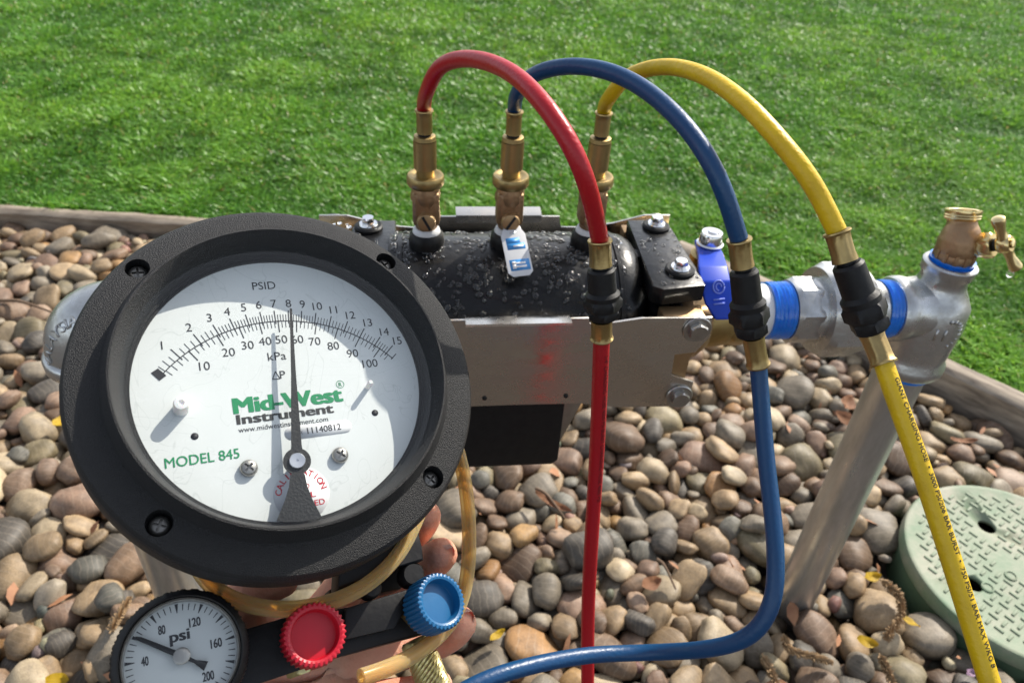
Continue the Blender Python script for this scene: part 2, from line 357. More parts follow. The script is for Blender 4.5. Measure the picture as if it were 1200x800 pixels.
def grass():
    # blades only where the lawn can be seen, thinning with distance
    out_v = []; out_f = []; out_c = []; nv = 0
    N = 560000
    y = 1.26 + (rng.random(N) ** 1.55) * 3.6; xlim0 = -0.62 * y - 0.75; xlim1 = 0.60 * y + 0.55
    x = xlim0 + rng.random(N) * (xlim1 - xlim0)
    # the part right of the corner starts at the slanting board
    M2 = 70000
    s = rng.random(M2) * 1.05; off = 0.03 + rng.random(M2) * 0.75
    x = np.r_[x, CORNER.x + RDIR.x * s + RN.x * off]; y = np.r_[y, CORNER.y + RDIR.y * s + RN.y * off]
    e = (x - CORNER.x) * RN.x + (y - CORNER.y) * RN.y
    ok = np.where(x < CORNER.x, y > EDGE_Y + 0.031, (e > 0.04)) & (y < 4.9)
    ok &= ~((x > CORNER.x) & (y > 1.30) & (np.arange(len(x)) >= N) )
    x, y = x[ok], y[ok]; n = len(x)
    d = np.hypot(x, y)
    def fbm(px, py, sc, seed):
        # cheap value noise
        g = np.random.default_rng(seed).random((64, 64)); u = (px * sc) % 63; w = (py * sc) % 63
        i, j = u.astype(int), w.astype(int); fu, fw = u - i, w - j; fu = fu * fu * (3 - 2 * fu); fw = fw * fw * (3 - 2 * fw)
        return g[i, j] * (1 - fu) * (1 - fw) + g[i + 1, j] * fu * (1 - fw) + g[i, j + 1] * (1 - fu) * fw + g[i + 1, j + 1] * fu * fw
    px, py = x + 40, y + 40
    clump = fbm(px, py, 9.0, 1) * 0.6 + fbm(px, py, 23.0, 2) * 0.4
    patch = fbm(px, py, 1.7, 3) * 0.55 + fbm(px, py, 4.1, 4) * 0.45
    h = (0.014 + 0.019 * clump) * (0.7 + 0.6 * rng.random(n)); w = (0.0014 + 0.0012 * rng.random(n)) * (0.85 + 0.22 * d)
    th = 2 * PI * (fbm(px, py, 5.0, 6) * 1.1 + 0.85 * rng.random(n)); lean = (0.25 + 0.95 * rng.random(n)) * h
    bx, by = np.cos(th), np.sin(th)
    fa = th + PI / 2 + (rng.random(n) - .5) * 1.6
    wx, wy = np.cos(fa) * w, np.sin(fa) * w
    z0 = np.full(n, -0.002)
    P0 = np.c_[x - wx, y - wy, z0]; P1 = np.c_[x + wx, y + wy, z0]
    mx, my = x + bx * lean * .35, y + by * lean * .35; mz = z0 + h * .62
    P2 = np.c_[mx - wx * .85, my - wy * .85, mz]; P3 = np.c_[mx + wx * .85, my + wy * .85, mz]
    P4 = np.c_[x + bx * lean, y + by * lean, z0 + h * (0.95 - 0.35 * rng.random(n))]
    V = np.stack([P0, P1, P2, P3, P4], 1).reshape(-1, 3)
    b = np.arange(n) * 5
    me = bpy.data.meshes.new('grass')
    loops = np.stack([b, b + 1, b + 3, b + 2, b + 2, b + 3, b + 4], 1).reshape(-1)
    me.vertices.add(len(V)); me.vertices.foreach_set('co', V.astype(np.float32).ravel())
    me.loops.add(len(loops)); me.loops.foreach_set('vertex_index', loops.astype(np.int32))
    me.polygons.add(2 * n); st = np.stack([np.arange(n) * 7, np.arange(n) * 7 + 4], 1).ravel()
    me.polygons.foreach_set('loop_start', st.astype(np.int32))
    me.polygons.foreach_set('use_smooth', np.ones(2 * n, dtype=bool))
    me.update(calc_edges=True); me.validate()
    # each blade's own leaf colour
    g = rng.random(n); dry = (rng.random(n) < 0.05) * rng.random(n)
    c = np.zeros((n, 4), np.float32); c[:, 3] = 1
    base = np.array([0.112, 0.300, 0.030]); yel = np.array([0.222, 0.425, 0.050]); dk = np.array([0.045, 0.150, 0.022]); straw = np.array([0.34, 0.27, 0.10])
    t = np.clip(patch * 1.5 - .35 + (g - .5) * .8, 0, 1)[:, None]
    k = np.clip(1.25 - clump * 1.9 + (rng.random(n) - .5) * .5, 0, 1)[:, None] * .75
    cc = base * (1 - t) + yel * t; cc = cc * (1 - k) + dk * k; cc = cc * (1 - dry[:, None]) + straw * dry[:, None]
    c[:, :3] = cc
    a = me.color_attributes.new('leaf', 'FLOAT_COLOR', 'POINT'); a.data.foreach_set('color', np.repeat(c, 5, 0).ravel())
    m = bpy.data.materials.new('grass_blade'); m.use_nodes = True; Nn = m.node_tree.nodes; L = m.node_tree.links
    p = Nn['Principled BSDF']; at = Nn.new('ShaderNodeAttribute'); at.attribute_name = 'leaf'
    p.inputs['Roughness'].default_value = 0.36; p.inputs['Specular IOR Level'].default_value = 0.32
    tr = Nn.new('ShaderNodeBsdfTranslucent'); mx = Nn.new('ShaderNodeMixShader'); mx.inputs[0].default_value = 0.38
    hs = Nn.new('ShaderNodeHueSaturation'); hs.inputs['Value'].default_value = 1.5; hs.inputs['Hue'].default_value = 0.485
    L.new(at.outputs['Color'], p.inputs['Base Color']); L.new(at.outputs['Color'], hs.inputs['Color']); L.new(hs.outputs[0], tr.inputs[0])
    L.new(p.outputs[0], mx.inputs[1]); L.new(tr.outputs[0], mx.inputs[2]); L.new(mx.outputs[0], Nn['Material Output'].inputs[0])
    me.materials.append(m)
    o = link('grass', me); props(o, 'short bright green mown lawn grass', 'grass', kind='stuff')
grass()

# ================================================================ RIVER PEBBLES (resting where a drop simulation left them)
PALETTE = [('tan', (0.378, 0.281, 0.172), (0.292, 0.204, 0.117)), ('grey', (0.284, 0.244, 0.186), (0.198, 0.171, 0.131)), ('brown', (0.219, 0.147, 0.095), (0.146, 0.094, 0.062)),
           ('pinkish brown', (0.318, 0.224, 0.157), (0.241, 0.155, 0.110)), ('blue-grey', (0.202, 0.196, 0.164), (0.138, 0.134, 0.113)), ('cream', (0.464, 0.383, 0.263), (0.370, 0.293, 0.190)),
           ('dark grey', (0.107, 0.096, 0.082), (0.073, 0.065, 0.055)), ('ochre', (0.396, 0.253, 0.113), (0.310, 0.171, 0.073)), ('olive-grey', (0.275, 0.236, 0.146), (0.206, 0.171, 0.102))]
PW = [0.22, 0.22, 0.18, 0.10, 0.05, 0.10, 0.05, 0.03, 0.05]
def pebble_material(name, attr):
    m = bpy.data.materials.new(name); m.use_nodes = True; N = m.node_tree.nodes; L = m.node_tree.links; p = N['Principled BSDF']
    if attr:
        a = N.new('ShaderNodeAttribute'); a.attribute_name = 'stone'; src = a.outputs['Color']
        q = N.new('ShaderNodeAttribute'); q.attribute_name = 'local'; vec = q.outputs['Vector']
    else:
        a = N.new('ShaderNodeObjectInfo'); src = a.outputs['Color']
        tc = N.new('ShaderNodeTexCoord'); ad = N.new('ShaderNodeVectorMath'); ad.operation = 'ADD'
        ml = N.new('ShaderNodeMath'); ml.operation = 'MULTIPLY'; ml.inputs[1].default_value = 60; L.new(a.outputs['Random'], ml.inputs[0])
        L.new(tc.outputs['Object'], ad.inputs[0]); L.new(ml.outputs[0], ad.inputs[1]); vec = ad.outputs[0]
    n1 = N.new('ShaderNodeTexNoise'); n1.inputs['Scale'].default_value = 1.3; n1.inputs['Detail'].default_value = 6; n1.inputs['Roughness'].default_value = 0.6; L.new(vec, n1.inputs[0])
    n2 = N.new('ShaderNodeTexNoise'); n2.inputs['Scale'].default_value = 16; n2.inputs['Detail'].default_value = 4; L.new(vec, n2.inputs[0])
    mr = N.new('ShaderNodeMapRange'); mr.inputs[1].default_value = 0.3; mr.inputs[2].default_value = 0.7; mr.inputs[3].default_value = 0.55; mr.inputs[4].default_value = 1.25; L.new(n1.outputs[0], mr.inputs[0])
    mr2 = N.new('ShaderNodeMapRange'); mr2.inputs[1].default_value = 0.35; mr2.inputs[2].default_value = 0.65; mr2.inputs[3].default_value = 0.80; mr2.inputs[4].default_value = 1.12; L.new(n2.outputs[0], mr2.inputs[0])
    mu = N.new('ShaderNodeMath'); mu.operation = 'MULTIPLY'; L.new(mr.outputs[0], mu.inputs[0]); L.new(mr2.outputs[0], mu.inputs[1])
    vm = N.new('ShaderNodeVectorMath'); vm.operation = 'SCALE'; L.new(src, vm.inputs[0]); L.new(mu.outputs[0], vm.inputs['Scale'])
    wv = N.new('ShaderNodeTexWave'); wv.inputs['Scale'].default_value = 1.1; wv.inputs['Distortion'].default_value = 5; wv.inputs['Detail'].default_value = 3; L.new(vec, wv.inputs[0])
    rr = N.new('ShaderNodeValToRGB'); rr.color_ramp.elements[0].position = 0.90; rr.color_ramp.elements[1].position = 1.0; rr.color_ramp.elements[1].color = (0.16, 0.16, 0.16, 1); L.new(wv.outputs[0], rr.inputs[0])
    mx = N.new('ShaderNodeMix'); mx.data_type = 'RGBA'; mx.inputs[7].default_value = (0.46, 0.38, 0.29, 1)
    L.new(rr.outputs[0], mx.inputs[0]); L.new(vm.outputs[0], mx.inputs[6]); L.new(mx.outputs[2], p.inputs['Base Color'])
    p.inputs['Roughness'].default_value = 0.55; p.inputs['Specular IOR Level'].default_value = 0.4
    bp = N.new('ShaderNodeBump'); bp.inputs['Strength'].default_value = 0.25; bp.inputs['Distance'].default_value = 0.0015; L.new(n2.outputs[0], bp.inputs['Height']); L.new(bp.outputs[0], p.inputs['Normal'])
    return m
M['pebble'] = pebble_material('river_stone', False); M['pebble_bed'] = pebble_material('river_stone_bed', True)
def stone_shape(k, sub):
    bm = B(); bmesh.ops.create_icosphere(bm, subdivisions=sub, radius=1)
    off = Vector((k * 7.3, k * 3.1, k * 1.7)); p = [2.0, 2.3, 2.6, 2.2, 2.0, 2.8, 2.4, 2.1][k]
    for v in bm.verts:
        d = v.co.normalized()
        r = (abs(d.x) ** p + abs(d.y) ** p + abs(d.z) ** p) ** (-1 / p)
        r *= 1 + .20 * noise.noise(d * 1.1 + off) + .09 * noise.noise(d * 2.3 + off) + .02 * noise.noise(d * 6 + off)
        v.co = d * r
    for f in bm.faces: f.smooth = True
    me = bpy.data.meshes.new('pebble'); bm.to_mesh(me); bm.free(); return me
BOX_C = Vector((0.603, 0.552)); BOX_R = 0.128
RISERS = [Vector((0.340, 0.517)), Vector((-0.31, 0.425))]
def pebbles():
    a = np.array(PEBBLES, dtype=float).reshape(-1, 10); n = len(a); pos = a[:, 0:3] / 1e4; sca = a[:, 6:9] / 1e4; kind = a[:, 9].astype(int)
    quat = [Euler([math.radians(t) for t in q]).to_quaternion() for q in a[:, 3:6]]
    fine = [stone_shape(k, 3) for k in range(8)]; coarse = [stone_shape(k, 2) for k in range(8)]
    for me in fine: me.materials.append(M['pebble'])
    names = []; r2 = random.Random(4); keep = []
    for i in range(n):
        pi = r2.choices(range(len(PALETTE)), PW)[0]; t = r2.random(); c = [u + (w - u) * t for u, w in zip(PALETTE[pi][1], PALETTE[pi][2])]
        b = r2.uniform(0.64, 1.10); c = [c[0] * 1.03, c[1], c[2] * 0.96]; c = [min(0.7, u * b) for u in c]
        if (Vector(pos[i][:2]) - BOX_C).length < BOX_R + 0.012: continue
        keep.append((i, pi, c))
    big = keep[:N_SINGLE]; rest = keep[N_SINGLE:]
    info = []
    for (i, pi, c) in big:
        o = link('pebble', fine[kind[i]])
        o.matrix_basis = Matrix.LocRotScale(Vector(pos[i]), quat[i], Vector(sca[i]))
        o.color = (*c, 1); o['category'] = 'pebble'; o['group'] = 'river pebbles bedded around the pipes'
        info.append((o, pi, pos[i], sca[i]))
    # buried layer below the ones in sight, and everything too small to single out
    vs = []; fs = []; cols = []; loc = []; nv = 0
    cv = [np.array([v.co for v in me.vertices]) for me in coarse]; cf = [np.array([p.vertices for p in me.polygons]) for me in coarse]
    def put(k, p, q, s, c):
        nonlocal nv
        v = cv[k]; R = np.array(q.to_matrix())
        vs.append((v * s) @ R.T + p); fs.append(cf[k] + nv); nv += len(v)
        cols.append(np.tile(np.array([*c, 1.0]), (len(v), 1))); loc.append(v + r2.random() * 60)
    for (i, pi, c) in rest: put(kind[i], pos[i], quat[i], sca[i], c)
    for j in range(1500):
        x = r2.uniform(-1.3, 0.85); y = r2.uniform(0.2, 1.225); e = (Vector((x, y)) - CORNER).dot(RN)
        if e > -0.01: continue
        pi = r2.choices(range(len(PALETTE)), PW)[0]; c = [u * r2.uniform(.75, 1.05) for u in PALETTE[pi][2]]
        s = r2.uniform(0.008, 0.019)
        put(r2.randrange(8), np.array((x, y, -0.046 + r2.uniform(-.006, .004))), Euler((r2.uniform(-.5, .5), r2.uniform(-.5, .5), r2.uniform(0, 6.3))).to_quaternion(), np.array((s, s * r2.uniform(.65, .95), s * r2.uniform(.45, .7))), c)
    for j in range(900):                                            # small stones lodged in the gaps
        x = r2.uniform(-1.2, 0.8); y = r2.uniform(0.28, 1.21); e = (Vector((x, y)) - CORNER).dot(RN)
        if e > -0.02 or (Vector((x, y)) - BOX_C).length < BOX_R + 0.01: continue
        pi = r2.choices(range(len(PALETTE)), PW)[0]; c = [u * r2.uniform(.8, 1.15) for u in PALETTE[pi][r2.randrange(1, 3)]]
        s = r2.uniform(0.006, 0.0125)
        put(r2.randrange(8), np.array((x, y, r2.uniform(-.030, -.010))), Euler((r2.uniform(-.7, .7), r2.uniform(-.7, .7), r2.uniform(0, 6.3))).to_quaternion(), np.array((s, s * r2.uniform(.6, .95), s * r2.uniform(.45, .75))), c)
    V = np.concatenate(vs); Fq = np.concatenate(fs); me = bpy.data.meshes.new('pebble_bed')
    me.vertices.add(len(V)); me.vertices.foreach_set('co', V.astype(np.float32).ravel())
    me.loops.add(len(Fq) * 3); me.loops.foreach_set('vertex_index', Fq.astype(np.int32).ravel())
    me.polygons.add(len(Fq)); me.polygons.foreach_set('loop_start', (np.arange(len(Fq)) * 3).astype(np.int32)); me.polygons.foreach_set('use_smooth', np.ones(len(Fq), dtype=bool))
    me.update(calc_edges=True)
    ca = me.color_attributes.new('stone', 'FLOAT_COLOR', 'POINT'); ca.data.foreach_set('color', np.concatenate(cols).astype(np.float32).ravel())
    la = me.attributes.new('local', 'FLOAT_VECTOR', 'POINT'); la.data.foreach_set('vector', np.concatenate(loc).astype(np.float32).ravel())
    me.materials.append(M['pebble_bed'])
    props(link('pebble_bed', me), 'bed of smaller river pebbles under and between the larger ones', 'gravel', kind='stuff')
    # labels: colour, shape and the landmark it lies by, ranked by distance
    LM = [('the right riser pipe foot', RISERS[0], .17), ('the green valve box', BOX_C, .26), ('the left riser pipe foot', RISERS[1], .17)]
    cls = {}
    for (o, pi, p, s) in info:
        xy = Vector(p[:2]); el = s[1] / s[0]; fl = s[2] / s[1]
        shp = 'long' if el < .70 else ('round' if el > .86 else 'oval'); size = 'large' if s[0] > .0255 else ('small' if s[0] < .017 else 'medium')
        best = min(LM, key=lambda l: (xy - l[1]).length / l[2])
        de = -(xy - CORNER).dot(RN)
        if (xy - best[1]).length < best[2]: lm, dist = best[0], (xy - best[1]).length
        elif de < .16: lm, dist = 'the tan edging board', de
        elif EDGE_Y - xy.y < .22: lm, dist = 'the grey edging board', EDGE_Y - xy.y
        elif xy.x < -.2: lm, dist = 'the left riser pipe foot', (xy - RISERS[1]).length
        elif xy.x > .16: lm, dist = 'the right riser pipe foot', (xy - RISERS[0]).length
        else: lm, dist = 'the hanging red hose', abs(xy.x - .08) + .2 * abs(xy.y - .5)
        cls.setdefault((size, PALETTE[pi][0], shp, lm), []).append((dist, o))
    ORD = ['nearest', 'second nearest', 'third nearest', 'fourth nearest', 'fifth nearest', 'sixth nearest', 'seventh nearest', 'eighth nearest', 'ninth nearest', 'tenth nearest', 'eleventh nearest', 'twelfth nearest', 'thirteenth nearest', 'fourteenth nearest', 'fifteenth nearest', 'sixteenth nearest', 'seventeenth nearest', 'eighteenth nearest', 'nineteenth nearest', 'twentieth nearest']
    for (size, cn, shp, lm), lst in cls.items():
        lst.sort(key=lambda t: t[0])
        for k, (_, o) in enumerate(lst):
            o['label'] = f'{size} {cn} {shp} pebble near {lm}' if len(lst) == 1 else f'{size} {cn} {shp} pebble, {ORD[min(k, 19)]} of its kind to {lm}'
N_SINGLE = 300

# ================================================================ BACKFLOW PREVENTER: local x along the pipe run, y away, z up from the gravel
DA = Vector((-0.31, 0.425, 0)); DB = Vector((0.340, 0.517, 0)); DU = (DB - DA).normalized(); DV = Vector((-DU.y, DU.x, 0))
RUN = (DB - DA).length; AX = 0.379
DM = Matrix(((DU.x, DV.x, 0, DA.x), (DU.y, DV.y, 0, DA.y), (0, 0, 1, 0), (0, 0, 0, 1)))
DI = DM.inverted()
def dplane(px, py, v):
    """where the sight line of a photo pixel meets the device's plane y = v -> (x, z)"""
    d = DI.to_3x3() @ (P(px, py, 1) - EYE); e = DI @ EYE; t = (v - e.y) / d.y
    q = e + d * t; return (q.x, q.z)
dev = thing('backflow_preventer', 'black backflow preventer with stainless side plates on galvanized pipes above the gravel', 'backflow preventer', DM)
XM = lambda x, z=AX, y=0.0: frame((x, y, z), (1, 0, 0), Vector((0, 0, 1)))      # local z along the pipe run
ZM = lambda x, y, z: T(x, y, z)

def riser(x, top):
    bm = B(); lathe(bm, [(0.0211, -0.05), (0.0211, top)], 40, ZM(x, 0, 0)); return obj('riser_pipe', bm, 'galv_pipe', dev, smooth=40)
riser(RUN, 0.345).matrix_basis = Matrix()
riser(0.0, 0.350)
def raised_text(s, h, w, mtx, mapf=None, bold=0.0, th=0.0012):
    bm = B(); text(bm, s, h, w, None, bold)
    r = bmesh.ops.extrude_face_region(bm, geom=list(bm.faces)); top = [g for g in r['geom'] if isinstance(g, bmesh.types.BMVert)]
    for v in top: v.co.z += th
    for v in bm.verts: v.co = (mapf(v.co) if mapf else mtx @ v.co)
    bmesh.ops.recalc_face_normals(bm, faces=bm.faces); return bm
# --- left elbow
def elbow():
    bm = B(); R = 0.030
    path = [Vector((0, 0, AX - 0.032)), Vector((0, 0, AX - 0.0265))]
    path += [Vector((0.026 - 0.026 * math.cos(a), 0, AX - 0.026 + 0.026 * math.sin(a))) for a in [PI / 2 * i / 10 for i in range(11)]]
    path += [Vector((0.032, 0, AX)), Vector((0.055, 0, AX))]
    tube(bm, path, R, 40)
    for p, z in ((Vector((0, 0, AX - 0.036)), Vector((0, 0, 1))), (Vector((0.045, 0, AX)), Vector((1, 0, 0)))):
        lathe(bm, [(R - 0.002, 0), (R + 0.0015, 0.0015), (R + 0.003, 0.004), (R + 0.003, 0.011), (R + 0.0015, 0.0135), (R - 0.002, 0.015)], 40, frame(p, z))
    e = obj('pipe_elbow', bm, 'galv', dev, smooth=50)
    def wrap(c):                                                    # cast letters running up the elbow's front-left shoulder
        a = -2.15 + 0.0; ang = a + c.y / 0.030
        b = c.x / 0.034 + 0.62
        cx = 0.026 - (0.026 + (0.030 + c.z) * -math.cos(ang)) * math.cos(b); rr = 0.030 + c.z
        ctr = Vector((0.026 - 0.026 * math.cos(b), 0, AX - 0.026 + 0.026 * math.sin(b))); outd = Vector((-math.cos(b), 0, math.sin(b)))
        th = 0.62 + c.y / 0.030
        return ctr + (outd * math.sin(th) + Vector((0, -1, 0)) * math.cos(th)) * rr
    obj('cast_lettering', raised_text('MALAYSIA', 0.0075, 0.040, None, wrap, 0.0, 0.0007), 'galv', e)
elbow()
def nipple(x0, x1, r=0.0211):
    bm = B(); lathe(bm, [(r, 0), (r, x1 - x0)], 40, XM(x0)); obj('pipe_nipple', bm, 'galv_pipe', dev, smooth=40)
def sealant(x0, x1, r, axis='X', zz=AX, xx=0):
    bm = B(); k = 7; pr = []
    for i in range(k * 3 + 1):
        t = i / (k * 3); pr.append((r * (1 + 0.035 * math.sin(t * k * 2 * PI)) + (0 if 0 < i < k * 3 else -0.003), (x1 - x0) * t))
    lathe(bm, pr, 40, XM(x0) if axis == 'X' else ZM(xx, 0, x0), wob=lambda a, q: 1 + 0.03 * noise.noise((math.cos(a) * 2, math.sin(a) * 2, q * .5)))
    return obj('thread_sealant', bm, 'sealant', dev, smooth=60)
nipple(0.055, 0.140); nipple(0.500, 0.545); nipple(0.585, 0.640)
sealant(0.5125, 0.5335, 0.0226)
bm = B(); lathe(bm, [(0.0216, 0), (0.0216, 0.012)], 40, XM(0.5015)); obj('seal_tape', bm, 'white_seal', dev, smooth=40)
bm = B(); nut(bm, 8, 0.0272, 0.0, 0.023, XM(0.532), ph=PI / 8); lathe(bm, [(0.0225, 0.021), (0.0225, 0.0245)], 40, XM(0.532)); obj('union_end', bm, 'galv', dev, smooth=25)
bm = B(); nut(bm, 8, 0.0385, 0.0, 0.036, XM(0.556), ch=0.14, ph=0.25); obj('union_nut', bm, 'galv', dev, smooth=25)
bm = B(); lathe(bm, [(0.0235, 0), (0.0255, 0.003), (0.0265, 0.008), (0.0265, 0.0115)], 40, XM(0.5465)); obj('union_ring', bm, 'galv', dev, smooth=40)
bm = B(); lathe(bm, [(0.030, 0), (0.025, 0.010), (0.023, 0.016)], 40, XM(0.592)); obj('union_shoulder', bm, 'galv', dev, smooth=40)
sealant(0.6075, 0.6265, 0.0232)
# --- right tee with its top outlet
def tee():
    bm = B(); R = 0.0285
    lathe(bm, [(0.022, -0.058), (R - 0.0005, -0.058), (R + 0.0015, -0.055), (R + 0.0015, -0.048), (R - 0.001, -0.044), (R - 0.0005, -0.036), (R + 0.001, -0.010), (R - 0.0005, 0.008), (R - 0.005, 0.016), (R - 0.0100, 0.024), (R - 0.0110, 0.032), (R - 0.0085, 0.0355), (R - 0.0082, 0.0425), (R - 0.0100, 0.044), (0.0150, 0.044)], 48, ZM(RUN, 0, AX), caps=False)
    lathe(bm, [(0.020, -0.038), (R - 0.003, -0.037), (R - 0.0015, -0.034), (R - 0.0015, -0.028), (R - 0.003, -0.024), (R - 0.002, -0.012), (R - 0.001, 0.0)], 48, XM(RUN), caps=False)
    t = obj('pipe_tee', bm, 'galv', dev, smooth=50)
    # a soft web between the arms
    bm = B()
    for s in (1, -1):
        for k in range(7):
            pass
    bm.free()
    def wrap(c, x0=0.0):
        a = (c.x + x0) / (R + 0.001) - 1.20
        return Vector((RUN + (R + 0.0006 + c.z) * math.sin(a + 0.0), -(R + 0.0006 + c.z) * math.cos(a), AX - 0.012 + c.y))
    obj('cast_lettering', raised_text('11', 0.010, 0.008, None, lambda c: wrap(c, 0.030), 0.0, 0.0010), 'galv', t)
    bm = B()
    for i in range(9):                                              # the ring of small cast marks round the size mark
        a = math.radians(95 - i * 20); p = Vector((math.cos(a) * 0.0125 + 0.036, math.sin(a) * 0.0125 + 0.005, 0))
        tmp = B(); box(tmp, -0.0008, 0.0008 - 0.0004 * (i % 2), -0.0016, 0.0016, -0.0005, 0.0006, RZ(a - PI / 2 + 0.12 * (i % 3)))
        for v in tmp.verts: v.co = wrap(v.co + p)
        merge(bm, tmp)
    obj('cast_mark', bm, 'galv', t)
tee()
bm = B(); lathe(bm, [(0.0218, 0), (0.0238, 0.001), (0.0238, 0.004), (0.0216, 0.006)], 36, ZM(RUN, 0, AX - 0.0645)); obj('thread_sealant', bm, 'sealant', dev, smooth=40)
sealant(AX + 0.0425, AX + 0.0475, 0.0163, 'Z', xx=RUN)

# --- hose bibb: bronze tap growing out of the tee, outlet turned up, stem to the right
def bibb():
    base = AX + 0.045
    bm = B()
    lathe(bm, [(0.0140, 0), (0.0149, 0.0015), (0.0149, 0.007), (0.0140, 0.009)], 12, ZM(RUN, 0, base))
    path = spline([(RUN, 0, base + 0.006), (RUN + 0.000, 0.001, base + 0.012), (RUN + 0.0005, 0.003, base + 0.019), (RUN + 0.001, 0.007, base + 0.026), (RUN + 0.001, 0.010, base + 0.031)], 6)
    tube(bm, path, lambda i: float(np.interp(i / (len(path) - 1), np.linspace(0, 1, 6), [0.0140, 0.0150, 0.0152, 0.0136, 0.0108, 0.0100])), 32)
    for k in range(12):                                             # ribs near the thread
        a = 2 * PI * k / 12; box(bm, 0.0135, 0.0154, -0.0016, 0.0016, 0.002, 0.010, ZM(RUN, 0, base) @ RZ(a), 0.0006)
    t = obj('hose_bibb', bm, 'bronze', dev, smooth=50)
    o = Vector((RUN + 0.001, 0.009, base + 0.028)); ax = Vector((0.0, 0.34, 1))
    bm = B(); lathe(bm, [(0.0100, 0), (0.0105, 0.002), (0.0123, 0.003), (0.0130, 0.0042), (0.0124, 0.005), (0.0130, 0.0062), (0.0124, 0.007), (0.0131, 0.0085), (0.0129, 0.0100), (0.0108, 0.0101), (0.0098, 0.0096), (0.0090, 0.003)], 36, frame(o, ax), caps=True); obj('hose_outlet', bm, 'polished_brass', t, smooth=40)
    s0 = Vector((RUN + 0.0095, -0.008, base + 0.017)); sd = (DI.to_3x3() @ (CW @ Vector((0.55, 0.02, -0.80)))).normalized(); fm = frame(s0, sd, Vector((0, 0, 1)))
    bm = B(); lathe(bm, [(0.0085, -0.004), (0.0085, 0.003)], 24, fm); nut(bm, 6, 0.0102, 0.0015, 0.0105, fm); obj('packing_nut', bm, 'polished_brass', t, smooth=30)
    bm = B(); lathe(bm, [(0.0048, 0.011), (0.0048, 0.015)], 20, fm); obj('stem', bm, 'dark', t, smooth=40)
    bm = B(); hm = frame(s0, sd, DI.to_3x3() @ (CW @ Vector((0.61, 0.79, 0.44)))); lathe(bm, [(0.0058, 0.0135), (0.0068, 0.015), (0.0068, 0.021), (0.0058, 0.0225)], 24, hm)
    lathe(bm, [(0.0026, 0.0225), (0.0034, 0.0229), (0.0034, 0.0240), (0.0015, 0.0244)], 16, hm)
    for s in (1, -1):
        tube(bm, [hm @ Vector((s * d_, 0, 0.0180 + 0.0018 * (d_ / 0.024) ** 2)) for d_ in (0.003, 0.008, 0.013, 0.018, 0.0215, 0.0235, 0.0245)], lambda i: (0.0046, 0.0036, 0.0034, 0.0042, 0.0048, 0.0044, 0.0022)[i], 16)
    hd = obj('tee_handle', bm, 'polished_brass', t, smooth=50)
    tip = hm @ Vector((0.0225, 0, 0.018)); tip2 = hm @ Vector((-0.0225, 0, 0.018)); low = tip if tip.z < tip2.z else tip2
    bm = B(); bmesh.ops.create_uvsphere(bm, u_segments=12, v_segments=8, radius=0.0026, matrix=T(low.x, low.y, low.z - 0.0056) @ Matrix.Diagonal((1, 1, 1.25, 1)))
    for f in bm.faces: f.smooth = True
    obj('water_droplet', bm, 'water', t)
bibb()

# --- body
CX = 0.306                                                       # middle of the valve
bm = B(); BR = 0.0585; BZ = AX + 0.004
lathe(bm, [(0.030, -0.096), (0.050, -0.095), (0.050, -0.086), (BR, -0.0845), (BR, 0.080), (0.0575, 0.086), (0.0540, 0.092), (0.0470, 0.097), (0.044, 0.104), (0.050, 0.106), (0.050, 0.112), (0.030, 0.114)], 64, XM(CX, BZ))
body = obj('valve_body', bm, 'epoxy', dev, smooth=50)
for s in (-1, 1):                                                # seam ribs
    bm = B(); lathe(bm, [(BR - 0.002, 0), (BR + 0.0012, 0.001), (BR + 0.0012, 0.004), (BR - 0.002, 0.005)], 64, XM(CX + s * 0.077 - 0.0025, BZ)); obj('joint_ring', bm, 'epoxy', body, smooth=50)
def bolt(x, y, z, nrm, r=0.0075, h=0.006, washer=True, m='steel_bolt', parent=None, ph=0.2, name='bolt'):
    fm = frame((x, y, z), nrm, Vector((0.3, 0.2, 1)) if abs(nrm[2]) < .9 else Vector((1, 0.3, 0))) @ RZ(ph)
    bm = B()
    if washer: lathe(bm, [(r * 1.42, 0), (r * 1.45, 0.0006), (r * 1.36, 0.0014)], 28, fm)
    nut(bm, 6, r, 0.0012, h, fm, ch=0.2)
    return obj(name, bm, m, parent or dev, smooth=25)
